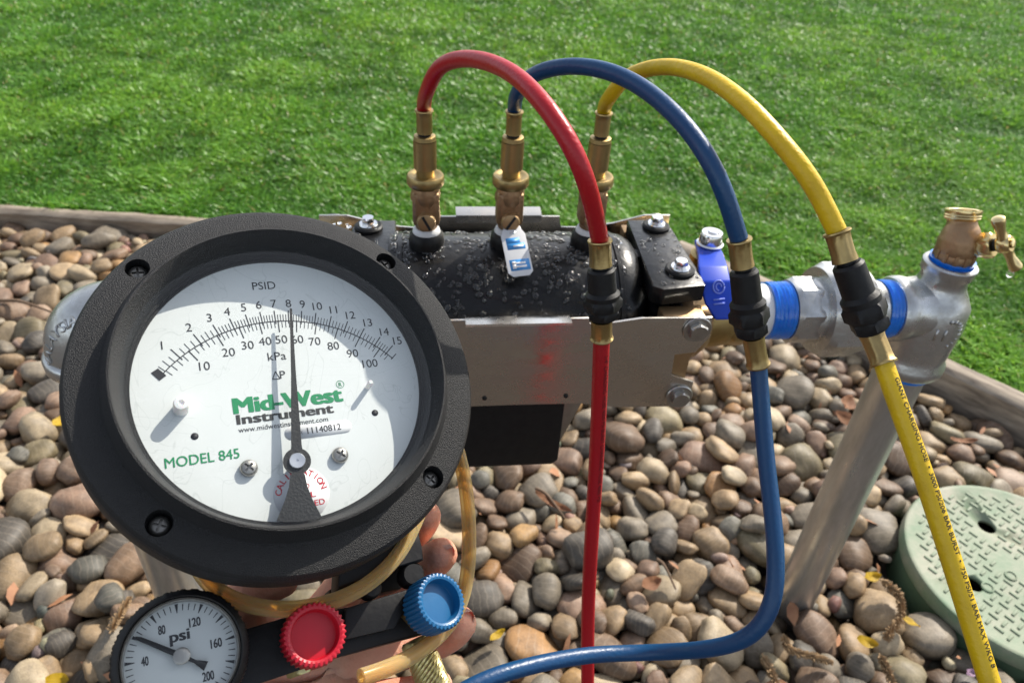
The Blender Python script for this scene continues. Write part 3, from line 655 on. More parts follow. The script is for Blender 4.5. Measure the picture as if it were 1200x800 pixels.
def end_unit(s):
    """end casting with its bolted black cover; s = +1 right, -1 left"""
    X = lambda x: CX + s * x + (0.017 if s < 0 else 0)
    def bx(bm, a, b, *rest, **k): box(bm, min(X(a), X(b)), max(X(a), X(b)), *rest, **k)
    bm = B(); bx(bm, 0.098, 0.121, -0.052, 0.050, 0.335, 0.418, bev=0.004); obj('end_block', bm, 'epoxy', dev, smooth=40)
    bm = B(); prism(bm, [(X(0.098), 0.044), (X(0.126), 0.044), (X(0.130), 0.030), (X(0.131), -0.030), (X(0.131), -0.052), (X(0.100), -0.057), (X(0.093), -0.052), (X(0.096), -0.010)], 0.424, 0.437, bev=0.0015)
    bx(bm, 0.088, 0.100, -0.008, 0.004, 0.418, 0.434, bev=0.002)
    c = obj('end_cover', bm, 'epoxy', dev, smooth=40)
    for y in (0.031, -0.034):
        bm = B(); lathe(bm, [(0.0105, 0), (0.0105, 0.0025), (0.0092, 0.0036)], 28, T(X(0.1175), y, 0.4365)); obj('washer', bm, 'rubber', c, smooth=40)
        bolt(X(0.1175), y, 0.4399, (0, 0, 1), 0.0048, 0.0062, True, 'chrome', c, name='cover_bolt')
    bm = B()                                                     # bronze end flange: upright plate with a scalloped outline, webs fore and aft
    pl = []
    for i in range(40):
        a = 2 * PI * i / 40; r = 0.050 + 0.011 * abs(math.cos(2 * a + 0.6)) ** 2; pl.append((r * math.cos(a), r * math.sin(a) * 0.92))
    prism(bm, pl, 0.0, 0.010, frame((X(0.1215), 0, AX + 0.002), (s, 0, 0), Vector((0, 1, 0))), bev=0.0016)
    bx(bm, 0.100, 0.130, -0.066, -0.0525, 0.395, 0.421, bev=0.002)
    bx(bm, 0.099, 0.128, 0.0505, 0.064, 0.350, 0.4225, bev=0.002)
    bx(bm, 0.104, 0.126, -0.0675, -0.050, 0.340, 0.394, bev=0.003)
    for yy in (-0.047, 0.040):
        lathe(bm, [(0.0075, 0), (0.0080, 0.008), (0.005, 0.013)], 20, XM(X(0.130) if s > 0 else X(0.143), 0.408, yy))
    lathe(bm, [(0.036, 0), (0.036, 0.016), (0.030, 0.024)], 32, XM(X(0.131), AX) if s > 0 else frame((X(0.131), 0, AX), (-1, 0, 0)))
    obj('end_flange', bm, 'cast_bronze', dev, smooth=40)
    # ball valve
    bm = B(); fm = XM(X(0.138), AX) if s > 0 else frame((X(0.138), 0, AX), (-1, 0, 0), Vector((0, 0, 1)))
    nut(bm, 8, 0.0300, 0.0, 0.014, fm, ph=PI / 8); lathe(bm, [(0.027, 0.012), (0.029, 0.018), (0.027, 0.034), (0.0255, 0.038)], 36, fm); nut(bm, 8, 0.0280, 0.036, 0.056, fm, ph=PI / 8)
    lathe(bm, [(0.0125, 0.024), (0.0125, 0.052), (0.0085, 0.054)], 24, T(X(0.150), 0, AX))
    v = obj('ball_valve', bm, 'brass', dev, smooth=30)
    bm = B(); nz = AX + 0.0605; lathe(bm, [(0.0098, 0), (0.0100, 0.0012), (0.0086, 0.0020), (0.0084, 0.0085), (0.0076, 0.0100), (0.0052, 0.0100), (0.0046, 0.0088)], 24, T(X(0.150), 0, nz)); lathe(bm, [(0.0042, 0.008), (0.0042, 0.0105), (0.0032, 0.0112)], 18, T(X(0.150), 0, nz)); obj('stem_nut', bm, 'chrome', v, smooth=30)
    prof = [(0.010, AX + 0.0575, 0.0), (-0.012, AX + 0.0585, -0.003), (-0.032, AX + 0.0590, -0.008), (-0.044, AX + 0.0550, -0.0095), (-0.053, AX + 0.0430, -0.0065), (-0.058, AX + 0.0330, -0.003)]
    bm = B(); th = 0.0036; vs = []; fs = []
    hw = [0.0080, 0.0095, 0.0108, 0.0112, 0.0102, 0.0062]
    for i, (y, z, dx) in enumerate(prof):
        a = Vector(prof[min(i + 1, 5)][:2]) - Vector(prof[max(i - 1, 0)][:2]); nn = Vector((-a.y, a.x)).normalized() * (th / 2)
        for q in (1, -1):
            for e in (-1, 1): vs.append((X(0.150) + s * dx + e * hw[i] * q, y + nn.x * q * -1, z + nn.y * q * -1))
    for i in range(5):
        for j in range(4): fs.append((i * 4 + j, i * 4 + (j + 1) % 4, i * 4 + 4 + (j + 1) % 4, i * 4 + 4 + j))
    fs += [(0, 1, 2, 3), (20, 21, 22, 23)]
    add(bm, vs, fs); tmp = bm; bm = B(); merge(bm, tmp, None, 0, 0.0014, 3)
    h = obj('lever_handle', bm, 'handle_blue', v, smooth=40)
    hmk = frame((X(0.1425), -0.0485, AX + 0.0490), (0, -0.78, 0.62), Vector((1, 0, 0)))
    bm = B(); pts = [hmk @ Vector((0.0040 * math.cos(a), 0.004 + 0.0045 * math.sin(a), 0.0020)) for a in [2 * PI * i / 20 for i in range(21)]]; tube(bm, pts, 0.0006, 6)
    tube(bm, [hmk @ Vector((0.0020 * math.cos(a), 0.004 + 0.0025 * math.sin(a), 0.0020)) for a in [2 * PI * i / 16 for i in range(13)]], 0.0006, 6)
    for k in range(2): tube(bm, [hmk @ Vector((-0.004, -0.005 - k * 0.003, 0.0020)), hmk @ Vector((0.004, -0.0042 - k * 0.003, 0.0020))], 0.0006, 6)
    obj('embossed_mark', bm, 'handle_mark', h)
end_unit(1); end_unit(-1)
# --- side plates of folded stainless sheet
def plate(v, pts, tabz, out, name='side_plate'):
    half = pts; full = half + [(2 * CX - x, z) for x, z in half[::-1]]
    bm = B(); prism(bm, full, 0.0, 0.0018, Matrix(((1, 0, 0, 0), (0, 0, 1, v), (0, 1, 0, 0), (0, 0, 0, 1))), bev=0.0004)
    # top tab folded outwards
    y0 = v + (0.0 if out > 0 else 0.0018); sec = [(y0, tabz - 0.006), (y0 + out * 0.0012, tabz - 0.0015), (y0 + out * 0.004, tabz), (y0 + out * 0.0115, tabz + 0.0005)]
    sec2 = [(y + (0 if i < 2 else 0) - out * 0.0016 * (1 if i < 2 else 0.2), z + (0 if i < 1 else 0.0016)) for i, (y, z) in enumerate(sec)]
    poly = sec + sec2[::-1]
    prism(bm, poly, CX - 0.0345, CX + 0.0345, Matrix(((0, 0, 1, 0), (1, 0, 0, 0), (0, 1, 0, 0), (0, 0, 0, 1))))
    o = obj(name, bm, 'steel', dev, smooth=30)
    return o
fp = [(CX, 0.4235), (0.3535, 0.4235), (0.3545, 0.4185), (0.3712, 0.4195), (0.390, 0.4225), (0.4389, 0.4225), (0.4407, 0.4058), (0.433, 0.3927), (0.4178, 0.3916), (0.4189, 0.3723), (0.4372, 0.3662), (0.4367, 0.3452), (0.430, 0.3425), (0.3818, 0.3440), (0.3687, 0.3465), (0.355, 0.3490), (CX, 0.3490)]
pf = plate(-0.070, fp, 0.4245, -1)
bp = [(CX, 0.4265), (0.3555, 0.4265), (0.357, 0.4165), (0.3736, 0.4165), (0.385, 0.4175), (0.4017, 0.4205), (0.4259, 0.4275), (0.4476, 0.4275), (0.4476, 0.4058), (0.433, 0.3927), (0.4178, 0.3916), (0.4189, 0.3723), (0.4372, 0.3662), (0.4367, 0.3452), (0.355, 0.3490), (CX, 0.3490)]
pb = plate(0.070, bp, 0.4275, 1)
for x in (0.2862, 0.3445):
    bm = B(); lathe(bm, [(0.0017, 0), (0.0017, 0.0006)], 14, frame((x, -0.0701, 0.3562), (0, -1, 0))); obj('punched_hole', bm, 'dark', pf)
for s in (1, -1):
    bolt(CX + s * 0.1238, -0.0703, 0.4130, (0, -1, 0), 0.0070, 0.0058, True, 'steel_bolt', pf, 0.3); bolt(CX + s * 0.1225, -0.0703, 0.3530, (0, -1, 0), 0.0070, 0.0058, True, 'steel_bolt', pf, 0.1)
    bolt(CX + s * 0.130, 0.0722, 0.415, (0, 1, 0), 0.0088, 0.006, True, 'steel_bolt', pb)
# --- relief valve box below
bm = B(); prism(bm, [(2 * CX - 0.3497, 0.3485), (0.3497, 0.3485), (0.3497, 0.2705), (0.345, 0.2655), (2 * CX - 0.345, 0.2655), (2 * CX - 0.3497, 0.2705)], 0.0, 0.092, Matrix(((1, 0, 0, 0), (0, 0, 1, -0.050), (0, 1, 0, 0), (0, 0, 0, 1))), bev=0.002)
rv = obj('relief_valve', bm, 'plastic', dev, smooth=40)
bm = B(); prism(bm, [(0.3505, 0.3425), (0.3720, 0.3425), (0.3690, 0.325), (0.3535, 0.277), (0.3505, 0.272)], 0, 0.05, Matrix(((1, 0, 0, 0), (0, 0, 1, -0.035), (0, 1, 0, 0), (0, 0, 0, 1))), bev=0.001); obj('relief_bracket', bm, 'steel_bolt', rv, smooth=40)
# --- test cocks
def test_cock(x, lean, slot):
    t = bpy.data.objects.new('test_cock', None); col.objects.link(t); t.parent = dev
    t.matrix_basis = T(x, 0, BZ + BR - 0.003) @ RY(lean)
    def pt(name, bm, m, sm=40): return obj(name, bm, m, t, smooth=sm)
    bm = B(); lathe(bm, [(0.0125, -0.006), (0.0125, 0.006), (0.0118, 0.0105), (0.0100, 0.0125)], 28); pt('collar', bm, 'rubber')
    bm = B(); lathe(bm, [(0.0096, 0.0115), (0.0098, 0.0125), (0.0090, 0.0150), (0.0080, 0.016)], 24); pt('thread_seal', bm, 'white_seal')
    bm = B(); lathe(bm, [(0.0072, 0.014), (0.0082, 0.019), (0.0095, 0.024), (0.0092, 0.030), (0.0085, 0.034), (0.0098, 0.037), (0.0102, 0.041), (0.0092, 0.046), (0.0080, 0.050)], 10, wob=lambda a, k: 1 + 0.06 * math.sin(3 * a + k))
    box(bm, -0.0092, 0.0092, -0.0080, 0.0080, 0.020, 0.044, None, 0.003)
    bz = pt('cock_body', bm, 'bronze', 60)
    fm = frame((0, -0.0075, 0.0245), (0, -1, 0.12)) @ RZ(slot)
    bm = B(); lathe(bm, [(0.0062, 0), (0.0066, 0.003), (0.0058, 0.0055), (0.0050, 0.0058)], 24, fm); pt('slotted_stem', bm, 'cast_bronze')
    bm = B(); box(bm, -0.0009, 0.0009, -0.0052, 0.0052, 0.0050, 0.0062, fm); pt('stem_slot', bm, 'dark')
    bm = B(); lathe(bm, [(0.0075, 0.046), (0.0115, 0.0475), (0.0125, 0.0490), (0.0125, 0.0535), (0.0118, 0.0548), (0.0095, 0.0550), (0.0080, 0.0540), (0.0060, 0.0542)], 36); pt('flange', bm, 'brass')
    bm = B(); lathe(bm, [(0.0060, 0.052), (0.0060, 0.0590), (0.0072, 0.0600)], 24); lathe(bm, [(0.0066, 0.0780), (0.0074, 0.0790), (0.0070, 0.0815), (0.0052, 0.0820)], 24); pt('adapter', bm, 'brass')
    bm = B(); nA, nZ = 44, 14; vs = []; fs = []
    for j in range(nZ + 1):
        for i in range(nA):
            a = 2 * PI * i / nA; k = 0.00032 * (1 if (i + j) % 2 else -1); vs.append(((0.0073 + k) * math.cos(a), (0.0073 + k) * math.sin(a), 0.0595 + 0.019 * j / nZ))
    for j in range(nZ):
        for i in range(nA): fs.append((j * nA + i, j * nA + (i + 1) % nA, j * nA + nA + (i + 1) % nA, j * nA + nA + i))
    add(bm, vs, fs); o = pt('knurled_sleeve', bm, 'knurl', 20)
    bm = B(); lathe(bm, [(0.0042, 0.081), (0.0042, 0.0845)], 20); pt('hose_barb', bm, 'dark')
    return t
COCKS = [(0.2478, 0.0, 0.5), (0.3052, 0.0, -0.6), (0.3636, 0.0, 0.2)]
for c in COCKS: test_cock(*c)
# --- water droplets standing on the wet black body
def droplets():
    bm = B(); r3 = random.Random(9)
    ico = B(); bmesh.ops.create_icosphere(ico, subdivisions=2, radius=1); iv = [v.co.copy() for v in ico.verts]; jf = [[v.index for v in f.verts] for f in ico.faces]; ico.free()
    def put(p, nrm, r):
        fm = frame(p, nrm); st = r3.uniform(1, 1.35)
        add(bm, [(v.x * r * st, v.y * r, max(v.z, -0.25) * r * 0.72) for v in iv], jf, fm @ RZ(r3.uniform(0, 6)))
    for i in range(950):
        a = math.radians(r3.uniform(-84, 45)); x = r3.uniform(CX - 0.082, CX + 0.082)
        if noise.noise((x * 50, a * 2.5, 2)) < -0.30: continue
        n = Vector((0, math.sin(a), math.cos(a))); r = min(0.0027, 0.00125 * math.exp(abs(r3.gauss(0, .42))))
        put(Vector((x, 0, BZ)) + n * (BR - 0.0001), n, r)
    for s in (1, -1):
        for i in range(40): put(Vector((CX + s * r3.uniform(0.100, 0.128), r3.uniform(-0.05, 0.04), 0.4371)), Vector((0, 0, 1)), r3.uniform(0.0008, 0.0022))
    props(obj('water_droplets', bm, 'water', dev), kind='stuff')
droplets()

# --- the tag hung on the middle test cock
tx = 0.3052
def tag():
    top = Vector((tx + 0.001, -0.0135, 0.4585)); a = Vector((0.11, -0.80, -0.46)).normalized(); xd = Vector((1, 0.10, 0.06)); xd = (xd - a * a.dot(xd)).normalized(); nrm = xd.cross(-a).normalized()
    if nrm.z < 0: nrm = -nrm; xd = -xd
    if xd.x < 0: xd = -xd
    yd = nrm.cross(xd)
    fm = Matrix(((xd.x, yd.x, nrm.x, top.x), (xd.y, yd.y, nrm.y, top.y), (xd.z, yd.z, nrm.z, top.z), (0, 0, 0, 1)))
    root = thing('tag', 'small white plastic tag with blue print hanging from the middle brass test cock', 'tag', DM @ fm)
    L = 0.036; W = 0.0085; pl = [(-W * .55, 0.004), (W * .55, 0.004), (W, -0.004), (W, -L + 0.003), (W - 0.003, -L), (-W + 0.003, -L), (-W, -L + 0.003), (-W, -0.004)]
    n = 14; bm = B(); prism(bm, pl, 0, 0.0007, None, 0, 0.0002); sh = obj('tag_sheet', bm, 'tag', root, smooth=40)
    bm = B()
    for (x, y, w, h) in ((-0.001, -0.0085, 0.0048, 0.0022), (0.0005, -0.0130, 0.0062, 0.0024), (0.0005, -0.0275, 0.0068, 0.0042)): prism(bm, [(x - w, y - h), (x + w, y - h), (x + w, y + h), (x - w, y + h)], 0.00072, 0.00080)
    obj('tag_print', bm, 'tag_print', root)
    bm = B()
    for (x, y, w, h) in ((0.002, -0.0130, 0.0035, 0.0007), (0.0, -0.0262, 0.0045, 0.0008), (0.001, -0.0288, 0.0040, 0.0008), (-0.0035, -0.0275, 0.0012, 0.0028)): prism(bm, [(x - w, y - h), (x + w, y - h), (x + w, y + h), (x - w, y + h)], 0.00082, 0.00090)
    obj('tag_mark', bm, 'sticker', root)
    bm = B(); tube(bm, [Vector((0.0, -0.001, 0)) + Vector((0.0045 * math.cos(t), 0.0045 * math.sin(t) + 0.003, 0.001 * math.sin(3 * t))) for t in [2 * PI * i / 20 for i in range(21)]], 0.0006, 8); obj('wire_loop', bm, 'chrome', root)
tag()

# ================================================================ TEST HOSES, screwed to the cocks; drawn through points at their real distance
HR = 0.0045
def hexrod(bm, p0, p1, parts, n=32):
    """revolved or hexagonal parts between p0 and p1: (kind, t0, t1, r0, r1)"""
    d = p1 - p0; fm = frame(p0, d, Vector((1, 0.2, 0.3))); ln = d.length
    for k, t0, t1, r0, r1 in parts:
        if k == 'hex': nut(bm, 6, r0, t0 * ln, t1 * ln, fm, ch=0.16, ph=r1)
        else: lathe(bm, [(r0, t0 * ln), (r1, t1 * ln)], n, fm)
def ferrule(p0, p1, parent, ra=0.0056, rb=0.0058, flats=True):
    d = p1 - p0; ln = d.length; fm = frame(p0, d)
    w = (lambda a, k: 1 + (0.045 * math.cos(8 * a) if flats and 2 < k < 6 else 0))
    bm = B(); lathe(bm, [(HR - 0.0004, 0.0), (ra * 1.10, 0), (ra * 1.14, ln * 0.05), (ra, ln * 0.12), (ra * 0.97, ln * 0.3), (ra * 0.97, ln * 0.75), (rb, ln * 0.92), (rb * 1.02, ln)], 40, fm, wob=w)
    return obj('crimp_ferrule', bm, 'brass', parent, smooth=35)
def hose(label, material, cock, up_pts, f1, cpl, f2, low_pts, printing=None, ink='hose_ink', print_ang=0.0, print_start=0.012, ch=0.0027, low_up=Vector((0, 0, 1))):
    root = thing('hose', label, 'hose', None, 'coloured test hoses')
    tm = DM @ T(cock[0], 0, BZ + BR - 0.003) @ RY(cock[1])
    a = tm @ Vector((0, 0, 0.0835)); b = tm @ Vector((0, 0, 0.0985))
    ferrule(b, a, root, 0.0053, 0.0051, False)
    path = smooth_path([b + (a - b) * 0.3, b + (b - a) * 0.25] + [P(*q) for q in up_pts] + [P(*f1[0])], 14)
    bm = B(); tube(bm, path, HR, 24); obj('upper_hose', bm, material, root, smooth=60)
    ferrule(P(*f1[0]), P(*f1[1]), root)
    bm = B(); hexrod(bm, P(*cpl[0]), P(*cpl[1]), [('r', 0, 0.04, 0.0060, 0.0072), ('r', 0.04, 0.44, 0.0072, 0.0075), ('r', 0.44, 0.50, 0.0075, 0.0092), ('r', 0.50, 0.58, 0.0092, 0.0090), ('hex', 0.575, 0.80, 0.0104, 0.2), ('hex', 0.795, 0.98, 0.0090, 0.7), ('r', 0.97, 1.0, 0.0065, 0.0060)])
    lathe(bm, [(0.0046, -0.003), (0.0046, 0.004)], 20, frame(P(*cpl[0]), P(*cpl[1]) - P(*cpl[0])))
    obj('shutoff_coupler', bm, 'plastic', root, smooth=30)
    ferrule(P(*f2[1]), P(*f2[0]), root)
    lp = smooth_path([P(*f2[1]) + (P(*f2[0]) - P(*f2[1])) * 0.3, P(*f2[1])] + [P(*q) for q in low_pts], 16)
    bm = B(); fr = tube(bm, lp, HR, 24); lo = obj('lower_hose', bm, material, root, smooth=60)
    if printing:
        vs, fs = text_verts(printing); k = ch / 0.7; nvs = len(vs); nfs = len(fs)
        vs = [v + Vector((q * 0.012, q * 0.012, 0)) for q in (-1, 0, 1) for v in vs]; fs = [tuple(i + nvs * q for i in f) for q in range(3) for f in fs]
        cum = [0.0]
        for i in range(1, len(lp)): cum.append(cum[-1] + (lp[i] - lp[i - 1]).length)
        tb = B(); add(tb, vs, fs); bmesh.ops.triangulate(tb, faces=tb.faces)
        for _ in range(3): bmesh.ops.subdivide_edges(tb, edges=[e for e in tb.edges if abs(e.verts[0].co.y - e.verts[1].co.y) > 0.12], cuts=1); bmesh.ops.triangulate(tb, faces=tb.faces)
        tb.verts.index_update(); vs = [v.co.copy() for v in tb.verts]; fs = [tuple(v.index for v in f.verts) for f in tb.faces]; tb.free(); nvs = 10 ** 9
        out = []
        for iv_, v in enumerate(vs):
            s = min(v.x * k * 0.92 + print_start, cum[-1] - 1e-4); j = max(0, min(len(lp) - 2, int(np.searchsorted(cum, s)) - 1)); t = (s - cum[j]) / (cum[j + 1] - cum[j])
            p = lp[j].lerp(lp[j + 1], t); x = fr[j][1].lerp(fr[j + 1][1], t).normalized(); y = fr[j][2].lerp(fr[j + 1][2], t).normalized()
            # letters' tops turned towards the outer side
            view = (EYE - p); view = (view - fr[j][3] * view.dot(fr[j][3])).normalized(); side = fr[j][3].cross(view)
            an = print_ang + (v.y - 0.35) * k / HR
            out.append(p + (view * math.cos(an) + side * -math.sin(an)) * (HR + 0.00012))
        bm = B(); add(bm, out, fs); obj('hose_lettering', bm, ink, lo)
    return root
hose('red hose arching from the leftmost brass test cock and hanging straight down', 'red_hose', COCKS[0],
     [(500, 108, .440), (516, 77, .418), (552, 68.5, .395), (596, 83, .365), (634, 118, .342), (668, 168, .335), (690, 222, .345)], ((703, 281, .372), (704, 311, .378)), ((704.5, 314, .379), (707.5, 373, .392)), ((705, 374, .393), (705, 397, .400)),
     [(704, 420, .406), (700, 520, .436), (695, 600, .458), (689.5, 700, .488), (688.5, 770, .508), (688, 830, .525), (680, 900, .54)], '1/4" CHARGING HOSE 4000 PSI BURST CHARGING HOSE 4000 PSI', 'red_ink_dark', 0.75)
hose('blue hose arching from the middle test cock and curling along the gravel side', 'blue_hose', COCKS[1],
     [(606, 110, .446), (624, 88, .428), (665, 77.5, .410), (715, 84, .392), (765, 111, .375), (812, 158, .358), (845, 215, .355)], ((866, 280, .365), (870, 312, .371)), ((871.5, 316, .372), (880.5, 393, .386)), ((882.5, 394, .387), (888.5, 428, .394)),
     [(892, 470, .396), (898, 540, .392), (905, 600, .386), (909, 652, .380), (905, 705, .378), (880, 744, .384), (830, 760, .400), (760, 764, .425), (690, 767, .420), (620, 780, .400), (555, 802, .384), (480, 850, .37)])
hose('yellow hose arching from the rightmost test cock, printed with black lettering', 'yellow_hose', COCKS[2],
     [(714, 115, .455), (735, 90, .438), (775, 78, .415), (820, 86, .388), (867, 116, .360), (913, 164, .342), (952, 215, .338)], ((980.5, 271, .340), (990.5, 306, .342)), ((993, 308, .343), (1022, 388, .352)), ((1020, 388, .352), (1036, 427, .348)),
     [(1049, 465, .346), (1080, 550, .342), (1113, 650, .336), (1138, 730, .331), (1160, 800, .327), (1185, 880, .32)], 'GIANT CHARGING HOSE  \u2022  3000 PSI/206 BAR BURST  \u2022  750 PSI/51 BAR MAX WKG 8', 'hose_ink', 0.86)

# ================================================================ GREEN VALVE BOX in the gravel
def valve_box():
    z = 0.016
    root = thing('valve_box', 'round green irrigation valve box with a two-hole lid sunk in the gravel', 'valve box', T(BOX_C.x, BOX_C.y, 0))
    bm = B(); lathe(bm, [(0.1265, -0.06), (0.1255, -0.02), (0.1245, 0.004), (0.1225, 0.006)], 96, caps=False); obj('box_wall', bm, 'box_green', root, smooth=40)
    bm = B(); lathe(bm, [(0.06, z - 0.006), (0.1190, z - 0.006), (0.1195, -0.004), (0.1275, -0.0035), (0.1285, 0.0), (0.1285, z - 0.004), (0.1270, z - 0.001), (0.1245, z), (0.1215, z - 0.0008), (0.06, z - 0.0008)], 96)
    lid = obj('lid', bm, 'lid_green', root, smooth=40)
    holes = []
    for (px, py) in ((1157, 616), (1141, 683)):
        d = P(px, py, 1) - EYE; q = EYE + d * ((z - EYE.z) / d.z); holes.append((q.x - BOX_C.x, q.y - BOX_C.y))
    for (hx, hy) in holes:
        cb = B(); lathe(cb, [(0.0105, -0.01), (0.0105, 0.05)], 24, T(hx, hy, 0)); c = obj('cutter', cb, 'dark', root); bool_diff(lid, c)
    bm = B(); lathe(bm, [(0.118, -0.05), (0.118, -0.045)], 48); obj('box_floor', bm, 'dark', root)
    # raised basket-weave tread, bars in pairs at right angles
    bars = B(); box(bars, -0.0050, 0.0050, -0.0017, 0.0017, -0.0010, 0.0013, None, 0.0007)
    me = bpy.data.meshes.new('tread_bar'); bars.to_mesh(me); bars.free(); me.materials.append(M['lid_green'])
    g = 0.0116; rot = math.radians(38); cnt = 0; r4 = random.Random(2)
    for i in range(-11, 12):
        for j in range(-11, 12):
            x, y = i * g, j * g; X = x * math.cos(rot) - y * math.sin(rot); Y = x * math.sin(rot) + y * math.cos(rot)
            if math.hypot(X, Y) > 0.113 or X > 0.055: continue
            if any(math.hypot(X - a, Y - b) < 0.018 for a, b in holes) or (abs(X * .35 + Y + 0.004) < 0.020 and X > -.03): continue
            for k in (-1,):
                o = link('tread_bar', me, lid); o.matrix_basis = T(X, Y, z - 0.0008) @ RZ(rot + (PI / 2 if (i + j) % 2 else 0)); cnt += 1
    for (x, y) in ((-0.02, -0.012), (0.018, 0.0), (-0.055, -0.03)):
        bm = B(); lathe(bm, [(0.0070, z - 0.0012), (0.0068, z + 0.0006), (0.0052, z + 0.0010), (0.0045, z - 0.0002)], 20, T(x, y, 0))
        obj('lid_boss', bm, 'lid_green', lid, smooth=40)
valve_box()

# ================================================================ LITTER ON THE GRAVEL
def on_ground(px, py, z=0.006):
    d = P(px, py, 1) - EYE; return EYE + d * ((z - EYE.z) / d.z)
def leaf(name, px, py, ln, wd, rot, tilt, m, label, cat, z=0.010, group=None, curl=0.4):
    n = 9; vs = []; fs = []
    for i in range(n):
        t = i / (n - 1); w = wd * math.sin(PI * min(1, t * 0.93 + 0.05)) ** 0.8; c = curl * ln * (t - .5) ** 2
        for q in (-1, -0.4, 0.4, 1): vs.append((ln * (t - .5), w * q + 0.06 * wd * math.sin(9 * t), c + abs(q) * wd * 0.35 + 0.0012 * math.sin(7 * t + q * 2)))
    for i in range(n - 1):
        for j in range(3): fs.append((i * 4 + j, i * 4 + j + 1, i * 4 + 5 + j, i * 4 + 4 + j))
    bm = B(); add(bm, vs, fs); r = bmesh.ops.solidify(bm, geom=list(bm.faces), thickness=0.0004)
    p = on_ground(px, py, z); o = obj(name, bm, m, None, T(*p) @ RZ(rot) @ RX(tilt) @ RY(tilt * .5), smooth=60)
    return props(o, label, cat, group)
leaf('dry_leaf', 992, 474, 0.040, 0.011, 0.9, 0.3, 'dry_leaf', 'pinkish brown curled dry leaf on stones behind the right riser, upper of two', 'leaf', 0.012, 'fallen dry leaves')
leaf('dry_leaf', 990, 491, 0.032, 0.010, 2.4, -0.3, 'dry_leaf', 'pinkish brown dry leaf on stones behind the right riser, lower of two', 'leaf', 0.012, 'fallen dry leaves')
leaf('dry_leaf', 762, 684, 0.026, 0.008, 0.4, 0.3, 'dry_leaf', 'orange brown dry leaf between the red hose and the blue hose', 'leaf', 0.010, 'fallen dry leaves')
leaf('dry_leaf', 648, 590, 0.050, 0.005, -0.5, 0.2, 'dry_leaf', 'long thin tan dry leaf on pebbles below the relief valve', 'leaf', 0.014, 'fallen dry leaves')
leaf('dry_leaf', 1128, 517, 0.040, 0.005, 0.05, 0.1, 'dry_leaf', 'reddish dry leaf lying on stones between the yellow hose and the tan edging board', 'leaf', 0.012, 'fallen dry leaves')
leaf('dry_leaf', 72, 494, 0.026, 0.008, 1.1, 0.4, 'yellow_leaf', 'small orange leaf among the pebbles left of the gauge', 'leaf', 0.012, 'fallen dry leaves')
leaf('yellow_petal', 1021, 676, 0.022, 0.006, 0.2, 0.3, 'yellow_leaf', 'bright yellow petal at the top end of the catkin left of the valve box', 'petal', 0.016, 'yellow petals')
leaf('yellow_petal', 1064, 728, 0.024, 0.005, 2.2, 0.3, 'yellow_leaf', 'yellow petal between the catkin and the green valve box', 'petal', 0.012, 'yellow petals')
leaf('yellow_petal', 1015, 752, 0.022, 0.006, -0.3, 0.3, 'yellow_leaf', 'yellow petal on pebbles below the upright catkin', 'petal', 0.012, 'yellow petals')
leaf('yellow_petal', 582, 744, 0.020, 0.004, 0.7, 0.3, 'yellow_leaf', 'yellow petal on pebbles right of the blue knob', 'petal', 0.010, 'yellow petals')
leaf('yellow_petal', 742, 466, 0.026, 0.006, -0.9, 0.3, 'yellow_leaf', 'yellow petal on pebbles just under the stainless plate', 'petal', 0.010, 'yellow petals')
leaf('yellow_petal', 68, 797, 0.020, 0.007, 0.1, 0.3, 'yellow_leaf', 'yellow petal on pebbles left of the small psi gauge', 'petal', 0.012, 'yellow petals')
leaf('lilac_petal', 1137, 788, 0.013, 0.004, 0.2, 0.3, 'lilac', 'tiny lilac petal on a pebble left of the yellow hose', 'petal', 0.012)
def catkin(pts, r, label):
    path = spline([on_ground(x, y, z) for x, y, z in pts], 12); bm = B(); tube(bm, path, 0.0009, 6); fr = frames_along(path); r5 = random.Random(int(pts[0][0]))
    for i in range(2, len(fr)):
        p, x, y, t = fr[i]
        for k in range(6):
            a = 2 * PI * k / 6 + i * 0.9; d = (x * math.cos(a) + y * math.sin(a)); q = r * r5.uniform(.7, 1.15) * min(1, (len(fr) - i) / 8 + .3)
            fm = frame(p + d * 0.0006, d + t * 0.5 + Vector((r5.uniform(-.3, .3),) * 3)); add(bm, [(0.0011, 0, 0), (-0.0006, 0.001, 0), (-0.0006, -0.001, 0), (0.0006, 0, q), (-0.0003, 0.0007, q * .9), (-0.0003, -0.0007, q * .9)], [(0, 1, 4, 3), (1, 2, 5, 4), (2, 0, 3, 5), (3, 4, 5)], fm)
    props(obj('catkin', bm, 'catkin', smooth=80), label, 'catkin', 'dry catkins fallen on the gravel')
catkin([(1030, 678, .022), (1052, 695, .020), (1056, 718, .018), (1044, 740, .016), (1038, 748, .014)], 0.0055, 'curved dry catkin lying between the right riser foot and the valve box')
catkin([(918, 742, .020), (925, 760, .018), (950, 768, .018), (975, 776, .016)], 0.005, 'dry catkin lying on pebbles below the blue hose bend')
catkin([(1030, 765, .020), (1040, 785, .018), (1050, 812, .016)], 0.005, 'dry catkin at the bottom edge left of the yellow hose')
catkin([(893, 765, .018), (905, 790, .016), (912, 812, .016)], 0.005, 'dry catkin at the bottom edge under the blue hose bend')
catkin([(128, 742, .022), (140, 720, .022), (152, 700, .020)], 0.005, 'dry catkin on pebbles beside the small psi gauge')
def twig(px0, px1, r, label):
    a = on_ground(*px0, .016); b = on_ground(*px1, .012); path = spline([a, a.lerp(b, .4) + Vector((0, .004, .004)), b], 8); bm = B(); tube(bm, path, lambda i: r * (1 - .5 * i / len(path)), 8)
    props(obj('twig', bm, 'twig', smooth=60), label, 'twig', 'dry twigs on the gravel')
twig((628, 572), (662, 607), 0.0022, 'thin brown twig on the pebbles below the relief valve')
